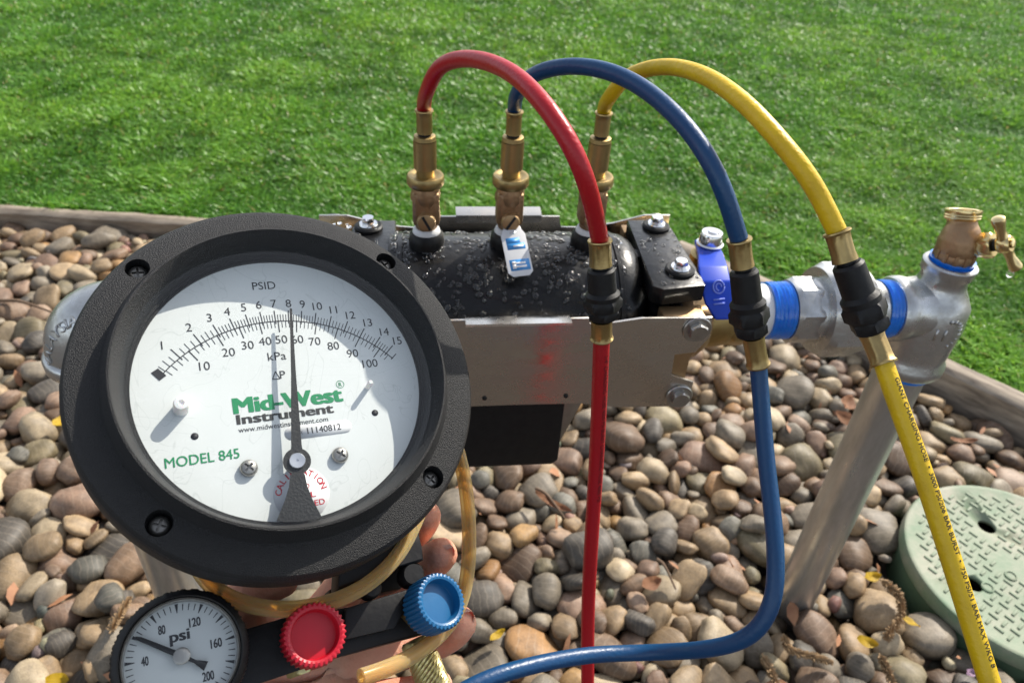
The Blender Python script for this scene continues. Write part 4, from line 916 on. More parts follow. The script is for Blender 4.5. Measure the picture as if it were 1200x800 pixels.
twig((0, 352), (62, 366), 0.003, 'dark twig lying on the pebbles left of the pipe elbow')
twig((770, 655), (792, 690), 0.002, 'brown twig leaning among pebbles between the red and blue hoses')

def litter():
    r6 = random.Random(21); bm = B()
    for i in range(420):
        x = r6.uniform(-1.0, 0.7); y = r6.uniform(0.30, 1.2)
        if (Vector((x, y)) - CORNER).dot(RN) > -0.03 or (Vector((x, y)) - BOX_C).length < BOX_R + .02: continue
        l = r6.uniform(0.004, 0.016); w = l * r6.uniform(.12, .45); fm = T(x, y, r6.uniform(-0.020, 0.0)) @ Euler((r6.uniform(-.8, .8), r6.uniform(-.8, .8), r6.uniform(0, 6.3))).to_matrix().to_4x4()
        add(bm, [(-l, 0, 0.0), (-l * .3, w, 0.001), (l * .4, w * .8, 0.0014), (l, 0, 0), (l * .3, -w, 0.0012), (-l * .4, -w * .9, 0.0004)], [(0, 1, 5), (1, 2, 4, 5), (2, 3, 4)], fm)
    props(obj('leaf_litter', bm, 'dry_leaf'), 'crumbs of dry leaf and bark between the pebbles', 'leaf litter', kind='stuff')
litter()

# ================================================================ TEST GAUGE held in the hand: local x right, y up the dial, z out of the dial
_gr, _gu, _gn, _gc = Vector((0.8829589, 0.4431258, -0.1549943)), Vector((-0.3119579, 0.8005601, 0.5116501)), Vector((0.3508076, -0.4034143, 0.8450982)), Vector((-0.0926751, 0.2323787, 0.4992517))
GM = Matrix(((_gr.x, _gu.x, _gn.x, _gc.x), (_gr.y, _gu.y, _gn.y, _gc.y), (_gr.z, _gu.z, _gn.z, _gc.z), (0, 0, 0, 1)))
GI = GM.inverted()
def gl(px, py, z):
    d = GI.to_3x3() @ (P(px, py, 1) - EYE); e = GI @ EYE; q = e + d * ((z - e.z) / d.z); return Vector((q.x, q.y, z))
def g2(px, py, z): v = gl(px, py, z); return (v.x, v.y)
kit = thing('test_gauge', 'large black round pressure gauge with white dial and coloured knobs, held in a hand', 'pressure gauge', GM)
mm = 0.001
def bezel():
    bm = B()
    prof = [(0.0560, -0.004), (0.0572, -0.002), (0.0572, 0.0012), (0.0580, 0.0014), (0.0580, 0.0030), (0.0588, 0.0034), (0.0626, 0.0172), (0.0631, 0.0180), (0.0639, 0.0178), (0.0664, 0.0114), (0.0672, 0.0103), (0.0700, 0.0099), (0.0765, 0.0086),
            (0.0782, 0.0078), (0.0794, 0.0060), (0.0799, 0.0030), (0.0799, -0.0080), (0.0790, -0.0105), (0.0700, -0.0135), (0.0660, -0.0160), (0.0560, -0.0160)]
    lathe(bm, prof[::-1], 192, closed=True, caps=False); bmesh.ops.recalc_face_normals(bm, faces=bm.faces)
    b = obj('bezel', bm, 'abs', kit)
    cb = B()
    for k in range(4):
        a = math.radians(44.6 + 90 * k); lathe(cb, [(0.0046, 0.0030), (0.0046, 0.03)], 32, T(0.0720 * math.cos(a), 0.0720 * math.sin(a), 0))
    c = obj('cutter', cb, 'abs', kit); bool_diff(b, c)
    b.data.set_sharp_from_angle(angle=math.radians(28))
    for k in range(4):
        a = math.radians(44.6 + 90 * k); tm = T(0.0720 * math.cos(a), 0.0720 * math.sin(a), 0.0030) @ RZ(0.5 + k * 1.1)
        s = phillips('bezel_screw', 0.0037, 0.0030, 'black_screw', b, tm)
def phillips(name, r, h, m, parent, tm):
    bm = B(); lathe(bm, [(r * 0.96, 0), (r, h * 0.3), (r * 0.90, h * 0.72), (r * 0.62, h * 0.95), (r * 0.1, h)], 36)
    s = obj(name, bm, m, parent, tm, smooth=50)
    bm = B()
    for k in range(2): box(bm, -r * 0.56, r * 0.56, -r * 0.15, r * 0.15, h * 0.2, h * 1.2, RZ(k * PI / 2))
    bmesh.ops.recalc_face_normals(bm, faces=bm.faces)
    cb = B(); lathe(cb, [(r * 0.05, h * 0.1), (r * 0.2, h * 0.6), (r * 0.34, h * 1.3)], 4)
    # cross recess: a dark cross sunk into the head
    bm.free(); bm = B(); w = r * 0.13; L = r * 0.60
    pl = [(w, w), (w, L), (-w, L), (-w, w), (-L, w), (-L, -w), (-w, -w), (-w, -L), (w, -L), (w, -w), (L, -w), (L, w)]
    prism(bm, pl, h * 0.25, h * 1.25); cb.free()
    c = obj('cutter', bm, 'dark', parent, tm); bool_diff(s, c); s.data.set_sharp_from_angle(angle=math.radians(40)); return s
bezel()
bm = B(); lathe(bm, [(0.060, -0.0155), (0.0640, -0.018), (0.0640, -0.044), (0.060, -0.047), (0.040, -0.050)], 96); obj('gauge_housing', bm, 'plastic', kit, smooth=40)
bm = B(); lathe(bm, [(0.0578, -0.0012), (0.0578, 0.0)], 128); dial = obj('dial', bm, 'dial_big', kit, smooth=40)
HUB = Vector((0, -0.0338)); RS = 0.0623
pol = lambda deg, r: (HUB.x + r * math.sin(math.radians(deg)), HUB.y + r * math.cos(math.radians(deg)))
PSI = [-47.5, -37.9, -28.8, -21.5, -15.4, -9.8, -4.7, 0.3, 5.3, 10.1, 15.3, 21.0, 27.3, 34.0, 40.8, 46.5]
KPA = [-47.5, -34.0, -22.3, -13.6, -5.9, 1.2, 8.3, 16.0, 24.6, 34.0, 43.3]
Z1 = 0.00012
def printing():
    bm = B()
    def tick(deg, r0, r1, w):
        a = math.radians(deg); d = Vector((math.sin(a), math.cos(a))); n = Vector((d.y, -d.x)) * w / 2
        p0, p1 = HUB + d * r0, HUB + d * r1
        add(bm, [(p0.x - n.x, p0.y - n.y, Z1), (p0.x + n.x, p0.y + n.y, Z1), (p1.x + n.x, p1.y + n.y, Z1), (p1.x - n.x, p1.y - n.y, Z1)], [(3, 2, 1, 0)])
    n = 100
    arc = [-47.6 + (49.9 + 47.6) * i / n for i in range(n + 1)]
    vs = [(*pol(d, RS - 0.00020), Z1) for d in arc] + [(*pol(d, RS + 0.00020), Z1) for d in arc]
    add(bm, vs, [(i, n + 1 + i, n + 2 + i, i + 1) for i in range(n)])
    for v in range(0, 16):
        tick(PSI[v], RS - 0.0012 if v else RS, 0.0674 if v else 0.0650, 0.00042)
        if v < 15:
            q = 4 if v < 3 else 5
            for k in range(1, q):
                t = k / q; a, b = PSI[v], PSI[v + 1]; tick(a + (b - a) * t, RS, 0.0655 if not (q == 4 and k == 2) else 0.0660, 0.00026)
    tick(49.6, RS - 0.0008, 0.0652, 0.00036)
    for v in range(0, 11):
        if v: tick(KPA[v], 0.0571, RS + 0.0004, 0.00042)
        if v < 10:
            for k in range(1, 5): tick(KPA[v] + (KPA[v + 1] - KPA[v]) * k / 5, 0.0592, RS, 0.00026)
    for k in (1, 2): tick(KPA[10] + k * 2.1, 0.0592, RS, 0.00026)
    pts = [(-0.0492, 0.0100), (-0.0465, 0.0064), (-0.0439, 0.0083), (-0.0466, 0.0116)]
    add(bm, [(x, y, Z1 * 1.6) for x, y in pts], [(0, 1, 2, 3)])
    bmesh.ops.recalc_face_normals(bm, faces=bm.faces)
    obj('scale_marking', bm, 'ink', dial)
    for v in range(1, 16):
        b = B(); x, y = pol(PSI[v] + (-1.0 if v == 1 else 0.2), 0.0708); text(b, str(v), 0.0036, None, T(x, y - 0.0018, Z1) @ RZ(0), 0.004); obj('numeral', b, 'ink', dial)
    for v in range(1, 11):
        b = B(); x, y = pol(KPA[v] + 0.3, 0.0541 - (0.0004 if v < 10 else 0.0004)); text(b, str(v * 10), 0.0036, None, T(x, y - 0.0018, Z1), 0.004); obj('numeral', b, 'ink', dial)
    def word(name, s, x0, x1, y, h, m, bold=0.0, rot=0.0, part=None):
        b = B(); text(b, s, h, x1 - x0, T((x0 + x1) / 2, y, Z1 if m != 'redink' else Z1 * 2.2) @ RZ(rot), bold); return obj(name, b, m, part or dial)
    word('unit_lettering', 'PSID', -0.0070, 0.0026, 0.0441, 0.0036, 'ink', 0.006)
    word('unit_lettering', 'kPa', -0.0052, 0.0022, 0.0106, 0.0036, 'ink', 0.006)
    b = B(); text(b, 'P', 0.0034, 0.0022, T(-0.0004, 0.0022, Z1), 0.004)
    for p, q in (((-0.0046, 0.0022), (-0.0031, 0.0056)), ((-0.0031, 0.0056), (-0.0016, 0.0022)), ((-0.0046, 0.0022), (-0.0016, 0.0022))):
        d = (Vector(q) - Vector(p)).normalized(); nn = Vector((-d.y, d.x)) * 0.00018
        add(b, [(p[0] - nn.x, p[1] - nn.y, Z1), (q[0] - nn.x, q[1] - nn.y, Z1), (q[0] + nn.x, q[1] + nn.y, Z1), (p[0] + nn.x, p[1] + nn.y, Z1)], [(0, 1, 2, 3)])
    obj('unit_lettering', b, 'ink', dial)
    word('brand_lettering', 'Mid-West', -0.0214, 0.0226, -0.0108, 0.0066, 'green', 0.05)
    word('brand_lettering', 'Instrument', -0.0207, 0.0178, -0.0153, 0.0040, 'greymark', 0.038)
    word('web_lettering', 'www.midwestinstrument.com', -0.0204, 0.0147, -0.0187, 0.0021, 'ink', 0.0)
    word('model_lettering', 'MODEL 845', -0.0476, -0.0212, -0.0288, 0.0039, 'green', 0.012)
    b = B(); text(b, 'R', 0.0017, None, T(0.0224, -0.0040, Z1), 0.01)
    pr = [(0.00175 * math.cos(a), 0.00175 * math.sin(a)) for a in [2 * PI * i / 28 for i in range(28)]]
    add(b, [(0.0224 + x, -0.0031 + y, Z1) for x, y in pr] + [(0.0224 + x * .87, -0.0031 + y * .87, Z1) for x, y in pr], [(i, (i + 1) % 28, 28 + (i + 1) % 28, 28 + i) for i in range(28)])
    obj('trademark_sign', b, 'green', dial)
    # serial sticker and calibration sticker
    b = B(); pl = [(0.0103 + 0.0108 * s + 0.0028 * math.cos(a), -0.0218 + 0.0028 * math.sin(a)) for s, aa in ((1, -90), (-1, 90)) for a in [math.radians(aa + 180 * i / 12) for i in range(13)]]
    prism(b, pl, 0.00004, Z1 * 1.3); st = obj('serial_sticker', b, 'sticker', dial)
    word('serial_lettering', '\u2039', 0.0030, 0.0037, -0.0228, 0.0021, 'ink', 0.0, 0, st).location.z = Z1
    word('serial_lettering', '11140812', 0.0056, 0.0194, -0.0230, 0.0026, 'ink', 0.012, 0, st).location.z = Z1
    b = B(); lathe(b, [(0.0107, 0.00005), (0.0107, Z1 * 1.5)], 48, T(-0.0004, -0.0468, 0)); st = obj('calibration_sticker', b, 'sticker', dial)
    for i, chh in enumerate('CALIBRATION'):
        a = math.radians(78 - i * 15.6); b = B(); text(b, chh, 0.0024, None, T(-0.0004 + 0.0076 * math.cos(a + PI / 2 - PI / 2), -0.0468 + 0, 0) if False else T(-0.0004 + 0.0076 * math.sin(-a), -0.0468 + 0.0076 * math.cos(a), Z1 * 2.2) @ RZ(a), 0.02); obj('calibration_letter', b, 'redink', st)
    for s, y, x0, x1 in (('AND', -0.0452, -0.0036, 0.0030), ('SEAL', -0.0488, -0.0046, 0.0048), ('REQUIRED', -0.0523, -0.0082, 0.0078)): word('calibration_lettering', s, x0, x1, y, 0.0022, 'redink', 0.012, 0, st)
    # screws, stop post, pin and drilled dots on the dial
    phillips('dial_screw', 0.0034, 0.0028, 'screw', dial, T(-0.0186, -0.0336, 0) @ RZ(0.75)); phillips('dial_screw', 0.0034, 0.0028, 'screw', dial, T(0.0168, -0.0340, 0) @ RZ(0.9))
    b = B(); lathe(b, [(0.0030, 0), (0.0029, 0.0060), (0.0025, 0.0072), (0.0012, 0.0074), (0.0008, 0.0066)], 28, T(-0.0400, -0.0062, 0)); obj('stop_post', b, 'nylon', dial, smooth=40)
    b = B(); lathe(b, [(0.0011, 0), (0.0011, 0.0060), (0.0007, 0.0066)], 20, T(0.0338, -0.0060, 0)); obj('stop_pin', b, 'nylon', dial, smooth=40)
    for (x, y) in ((-0.0363, -0.0178), (0.0348, -0.0177)): b = B(); lathe(b, [(0.0014, 0.00002), (0.0014, Z1)], 24, T(x, y, 0)); obj('dial_hole', b, 'ink', dial)
printing()
def needle():
    Z = 0.0062; hx, hy = -0.0013, -0.0352; tip = Vector((0.0062, 0.0310)); d = (tip - Vector((hx, hy))).normalized(); n = Vector((d.y, -d.x))
    L = (tip - Vector((hx, hy))).length
    def pt(a, b): q = Vector((hx, hy)) + d * a + n * b; return (q.x, q.y)
    base = []
    R = 0.0053
    right_ = [(L, 0.00045), (L * 0.55, 0.00095), (0.0062, 0.00200)] + [(R * math.cos(t), R * math.sin(t)) for t in [math.radians(24 + 12 * i) for i in range(12)]] + [(-0.0056, 0.00270), (-0.0100, 0.0034), (-0.0150, 0.0050), (-0.0225, 0.0083)]
    bot = [(-0.0232, 0.0055), (-0.0236, 0.0), (-0.0232, -0.0055)]
    pl = [pt(a, b) for a, b in right_] + [pt(a, b) for a, b in bot] + [pt(a, -b) for a, b in right_[::-1]]
    bm = B(); prism(bm, pl, Z - 0.0003, Z + 0.0003)
    nd = obj('needle', bm, 'needle', kit, smooth=20)
    bm = B(); lathe(bm, [(0.0031, Z), (0.0031, Z + 0.0011), (0.0029, Z + 0.0013), (0.0005, Z + 0.0012), (0.0004, Z + 0.0005)], 36, T(hx, hy, 0)); obj('hub_cap', bm, 'alu', nd, smooth=40)
    bm = B(); lathe(bm, [(0.0015, 0), (0.0015, Z)], 20, T(hx, hy, 0)); obj('hub_shaft', bm, 'alu', nd, smooth=40)
needle()
bm = B(); lathe(bm, [(0.0604, 0.0088), (0.0604, 0.0092)], 96); obj('lens', bm, 'lens', kit, smooth=30)

# --- manifold
def bar(name, pts, zf, zb, m='plastic', bev=0.001, parent=None):
    bm = B(); prism(bm, [g2(x, y, zf) for x, y in pts], zb, zf, None, 0, bev); return obj(name, bm, m, parent or kit, smooth=40)
mf = bar('manifold', [(283, 738), (330, 724), (404, 712), (470, 700), (505, 700), (506, 740), (400, 768), (300, 802), (262, 806)], -0.032, -0.058)
bar('manifold_rib', [(405, 712), (478, 690), (490, 690), (462, 736), (403, 750)], -0.027, -0.034, parent=mf)
bar('manifold_bracket', [(396, 690), (440, 671), (497, 656), (494, 640), (489, 612), (400, 630)], -0.026, -0.044, parent=mf)
bar('manifold_neck', [(385, 705), (470, 690), (486, 660), (386, 690)], -0.046, -0.06, parent=mf)
for (x, y, r) in ((431, 692, 0.0042), (478, 676, 0.0052)):
    c = gl(x, y, -0.036); bm = B(); lathe(bm, [(r, 0), (r, 0.008), (r * .8, 0.0095)], 24, T(*c)); obj('manifold_stub', bm, 'plastic', mf, smooth=40)
def knob(px, py, r, z, m, label, tilt):
    c = gl(px, py, z); root = bpy.data.objects.new('knob', None); col.objects.link(root); root.parent = kit; root.matrix_basis = T(*c) @ tilt; root['label'] = label
    n = 108; w = lambda a, k: 1 + (0.028 * (math.copysign(abs(math.sin(a * 36)) ** .6, math.sin(a * 36))) if 1 <= k <= 4 else 0)
    bm = B(); lathe(bm, [(r * .80, -0.0130), (r * .93, -0.0125), (r * .965, -0.0112), (r * .965, -0.0012), (r * .93, 0), (r * .84, 0.0004), (r * .76, 0.0), (r * .745, -0.0008), (r * .735, -0.0040), (r * .70, -0.0046), (r * .2, -0.0044)], n * 3, wob=w)
    k = obj('knob_cap', bm, m, root, smooth=40)
    bm = B(); lathe(bm, [(r * .5, -0.024), (r * .5, -0.013)], 24); nut(bm, 6, r * .66, -0.024, -0.016); obj('valve_stem', bm, 'brass', root, smooth=30)
    bm = B(); lathe(bm, [(r * .3, -0.0043), (r * .29, -0.00425), (r * .285, -0.0043)], 32); bm.free()
knob(369.5, 743, 0.01215, -0.012, 'red_knob', 'red ribbed knob with a shallow round recess', Matrix())
knob(517.5, 703.5, 0.0119, -0.014, 'blue_knob', 'blue ribbed knob with a shallow round recess', RY(0.28) @ RX(-0.06))
def psi_gauge():
    c = gl(213, 768, -0.018); root = bpy.data.objects.new('psi_gauge', None); col.objects.link(root); root.parent = kit; root.matrix_basis = T(*c); root['label'] = 'small black psi gauge with a white face'
    R = 0.0232
    bm = B(); lathe(bm, [(R * .93, -0.0300), (R * .96, -0.029), (R, -0.018), (R, -0.0005), (R * .985, 0.0016), (R * .955, 0.0028), (R * .885, 0.0040), (R * .868, 0.0036), (R * .862, 0.0)], 250, caps=False, wob=lambda a, k: 1 + (0.008 * (1 if math.sin(a * 125) > 0 else -1) if 1 < k < 5 else 0))
    lathe(bm, [(R * .4, -0.031), (R * .93, -0.030)], 60); obj('gauge_rim', bm, 'plastic', root, smooth=35)
    bm = B(); lathe(bm, [(R * .866, 0.0), (R * .862, 0.0026), (R * .848, 0.0030), (R * .838, 0.0022), (R * .830, 0.0025), (R * .818, 0.0018), (R * .812, -0.002)], 96, caps=False); obj('chrome_ring', bm, 'screw', root, smooth=50)
    bm = B(); lathe(bm, [(R * .90, -0.0035), (R * .90, -0.0028)], 64); f = obj('gauge_face', bm, 'dial', root, smooth=40)
    z = -0.00268; bm = B(); rot = math.radians(0)
    ang = lambda v: math.radians(135 - (v - 0) * 0) if False else math.radians(-(v - 100) * 1.385 + 0.5)      # from straight up, anticlockwise positive
    def wedge(v, r0, r1, w0, w1):
        a = ang(v); d = Vector((-math.sin(a), math.cos(a))); n = Vector((d.y, -d.x)); q0, q1 = d * r0, d * r1
        add(bm, [(q0.x - n.x * w0, q0.y - n.y * w0, z), (q0.x + n.x * w0, q0.y + n.y * w0, z), (q1.x + n.x * w1, q1.y + n.y * w1, z), (q1.x - n.x * w1, q1.y - n.y * w1, z)], [(3, 2, 1, 0)])
    for v in range(0, 205, 5):
        if v % 20 == 0: wedge(v, R * .66, R * .80, 0.00012, 0.00060)
        else: wedge(v, R * .69, R * .79, 0.00012, 0.00018)
    bmesh.ops.recalc_face_normals(bm, faces=bm.faces); obj('scale_marking', bm, 'ink', f)
    for v in (0, 40, 80, 120, 160, 200):
        a = ang(v); b = B(); text(b, str(v), R * .135, (R * .135 * (.55, .75, 1.25)[len(str(v)) - 1] * 1.02), T(-math.sin(a) * R * .52, math.cos(a) * R * .52 - R * .065, z), 0.03); obj('numeral', b, 'ink', f)
    b = B(); text(b, 'psi', R * .17, R * .30, T(0, R * .235, z), 0.035); obj('unit_lettering', b, 'ink', f)
    a = ang(61); d = Vector((-math.sin(a), math.cos(a))); n = Vector((d.y, -d.x)); L = R * .76
    pl = [d * L + n * .0002, d * (L * .9) + n * 0.00075, d * (R * .1) + n * 0.0010, -d * (R * .22) + n * 0.0006, -d * (R * .40) + n * 0.0017, -d * (R * .40) * 1.02 - n * 0.0017, -d * (R * .22) - n * 0.0006, d * (R * .1) - n * 0.0010, d * (L * .9) - n * 0.00075, d * L - n * .0002]
    bm = B(); prism(bm, [(p.x, p.y) for p in pl], -0.0012, -0.0008); nd = obj('needle', bm, 'needle', root)
    bm = B(); lathe(bm, [(R * .125, -0.0022), (R * .125, 0.0004), (R * .10, 0.0008), (R * .02, 0.0008)], 32); obj('hub_cap', bm, 'screw', nd, smooth=40)
    bm = B(); lathe(bm, [(R * .815, 0.0012), (R * .815, 0.0014)], 64); obj('lens', bm, 'lens', root, smooth=30)
    bm = B(); cc = Vector((0.0, 0.0, -0.03)); lathe(bm, [(0.006, -0.042), (0.006, -0.030)], 20); obj('gauge_stem', bm, 'brass', root, smooth=40)
psi_gauge()
# --- amber vent tubes
def vtube(name, pts, r, label):
    path = smooth_path([gl(*p) for p in pts], 12); bm = B(); fr = tube(bm, path, r, 24, caps=False)
    vs = []; m = len(path); n = 24; inner = r * 0.55
    for (p, x, y, t) in fr:
        for k in range(n): a = 2 * PI * k / n; vs.append(p + (x * math.cos(a) + y * math.sin(a)) * inner)
    iv = add(bm, vs, [(i * n + (k + 1) % n, i * n + k, (i + 1) * n + k, (i + 1) * n + (k + 1) % n) for i in range(m - 1) for k in range(n)])
    bm.verts.ensure_lookup_table(); ov = list(bm.verts)[:m * n]
    for base in (0, (m - 1) * n):
        for k in range(n):
            try: bm.faces.new((ov[base + k], ov[base + (k + 1) % n], iv[base + (k + 1) % n], iv[base + k]))
            except ValueError: pass
    bmesh.ops.recalc_face_normals(bm, faces=bm.faces)
    o = obj(name, bm, 'amber', kit, smooth=50); o['label'] = label
vtube('vent_tube', [(222, 640, -0.030), (231, 664, -0.030), (252, 690, -0.0265), (287, 707, -0.024), (333, 714, -0.022), (385, 706, -0.021), (432, 684, -0.022), (470, 646, -0.024), (492, 600, -0.03)], 0.0032, 'clear amber tube looped under the bezel')
vtube('vent_tube', [(528, 500, -0.020), (541, 545, -0.022), (548, 590, -0.024), (550, 640, -0.028), (545, 690, -0.034), (527, 732, -0.034), (490, 764, -0.026), (455, 782, -0.018), (423, 793, -0.014)], 0.0033, 'clear amber tube with an open cut end')
# --- brass ports under the manifold
def port(px, py, z, dirp, r, knurled):
    a = gl(px, py, z); b = gl(*dirp); fm = frame(a, b - a); ln = (b - a).length
    bm = B(); nut(bm, 6, r * 1.05, 0, ln * .3, fm); p = obj('hose_port', bm, 'pale_brass', kit, smooth=30)
    if knurled:
        nA, nZ = 26, 13; vs = []; fs = []; bm = B()
        for j in range(nZ + 1):
            for i in range(nA):
                t = 2 * PI * (i + j * .5) / nA; rr = r * (1.0 + (0.035 if (i + j) % 2 else -0.035)); vs.append((rr * math.cos(t), rr * math.sin(t), ln * .34 + ln * .75 * j / nZ))
        for j in range(nZ):
            for i in range(nA):
                i2 = (i + 1) % nA
                a0, a1, b0, b1 = j * nA + i, j * nA + i2, (j + 1) * nA + i, (j + 1) * nA + i2
                fs += [(a0, a1, b1, b0)]
        add(bm, vs, fs, fm)
        for f in bm.faces: f.smooth = False
        obj('knurled_coupling', bm, 'pale_brass', p)
port(487, 748, -0.046, (512, 812, -0.046), 0.0070, True)
port(352, 775, -0.046, (364, 822, -0.046), 0.0062, False)

# ================================================================ THE HAND behind the manifold
def hand():
    root = thing('person', 'bare hand reaching from below, its fingertips gripping the side of the gauge manifold', 'hand', GM)
    V_ = []; E_ = []; R_ = []
    def v(px, py, z, r, prev=None):
        V_.append(gl(px, py, z)); R_.append(r); i = len(V_) - 1
        if prev is not None: E_.append((prev, i))
        return i
    wr = v(300, 960, -0.105, 0.026)
    pm = v(350, 850, -0.092, 0.030, wr); pc = v(370, 770, -0.086, 0.027, pm)
    ki = v(415, 668, -0.080, 0.0125, v(390, 715, -0.084, 0.018, pc)); km = v(442, 712, -0.082, 0.0125, v(410, 740, -0.085, 0.018, pc)); kr = v(446, 764, -0.082, 0.0120, v(410, 770, -0.086, 0.018, pc)); kp = v(430, 830, -0.082, 0.0115, v(400, 815, -0.088, 0.018, pm))
    def finger(k, pts): 
        p = k
        for q in pts: p = v(*q, p)
    finger(ki, [(452, 648, -0.074, 0.0098), (482, 628, -0.068, 0.0088), (497, 612, -0.057, 0.0084), (500, 603, -0.046, 0.0078), (497, 597, -0.036, 0.0066)])
    finger(km, [(462, 690, -0.078, 0.0100), (484, 676, -0.072, 0.0098), (499, 664, -0.060, 0.0097), (509, 655, -0.050, 0.0094), (516, 650, -0.0435, 0.0088), (522, 647, -0.0385, 0.0074), (526, 645.5, -0.0360, 0.0050), (528, 645, -0.0350, 0.0026)])
    finger(kr, [(475, 760, -0.080, 0.0098), (503, 754, -0.076, 0.0096), (523, 745, -0.067, 0.0095), (533, 736, -0.058, 0.0092), (539, 730, -0.051, 0.0086), (543, 726, -0.0465, 0.0072), (545, 724, -0.0445, 0.0048), (546, 723, -0.0438, 0.0026)])
    finger(kp, [(456, 815, -0.080, 0.0090), (486, 812, -0.076, 0.0082), (508, 806, -0.066, 0.0078), (515, 803, -0.055, 0.0072), (515, 801, -0.048, 0.0056)])
    t0 = v(312, 772, -0.082, 0.020, pc); finger(t0, [(288, 735, -0.072, 0.0145), (283, 705, -0.064, 0.0122), (302, 684, -0.058, 0.0108), (330, 676, -0.054, 0.0098), (350, 672, -0.052, 0.0076)])
    me = bpy.data.meshes.new('hand'); me.from_pydata(V_, E_, []); me.materials.append(M['skin'])
    o = link('hand', me, root)
    sk = o.modifiers.new('skin', 'SKIN'); sk.use_smooth_shade = True
    lay = me.skin_vertices[0] if me.skin_vertices else None
    if lay is None:
        bm = bmesh.new(); bm.from_mesh(me); bm.verts.layers.skin.verify(); bm.to_mesh(me); bm.free(); lay = me.skin_vertices[0]
    for i, r in enumerate(R_): lay.data[i].radius = (r, r); lay.data[i].use_root = (i == 0)
    ss = o.modifiers.new('sub', 'SUBSURF'); ss.levels = 2; ss.render_levels = 2
    bake(o)
    for p in o.data.polygons: p.use_smooth = True
    if not o.data.materials: o.data.materials.append(M['skin'])
    # nails: on the outer side of the two fingertips that show
    def nail(c, nrm, along, w, l):
        nrm = Vector(nrm).normalized(); al = Vector(along); al = (al - nrm * nrm.dot(al)).normalized(); sd = nrm.cross(al); vs = []; fs = []
        for i in range(9):
            for j in range(9):
                a, b = i / 4 - 1, j / 4 - 1; k = 1 if b < 0.4 else (1 - ((b - .4) / .6) ** 2 * .45)
                vs.append(Vector(c) + sd * a * w * k + al * b * l + nrm * (-a * a * w * .55 - max(0, b) ** 2 * l * .12))
        for i in range(8):
            for j in range(8): fs.append((i * 9 + j, i * 9 + 9 + j, i * 9 + 10 + j, i * 9 + j + 1))
        bm = B(); add(bm, vs, fs); bmesh.ops.solidify(bm, geom=list(bm.faces), thickness=0.0005); bmesh.ops.recalc_face_normals(bm, faces=bm.faces); obj('fingernail', bm, 'nail', root, smooth=60)
    nail(gl(520, 647, -0.0395) + Vector((0.0032, 0.0033, 0.0016)), (0.66, 0.60, 0.32), (0.55, 0.1, 0.85), 0.0044, 0.0050)
    nail(gl(541, 728, -0.0490) + Vector((0.0050, 0.0036, 0.0006)), (0.80, 0.50, 0.10), (0.35, 0.1, 0.9), 0.0048, 0.0052)
hand()
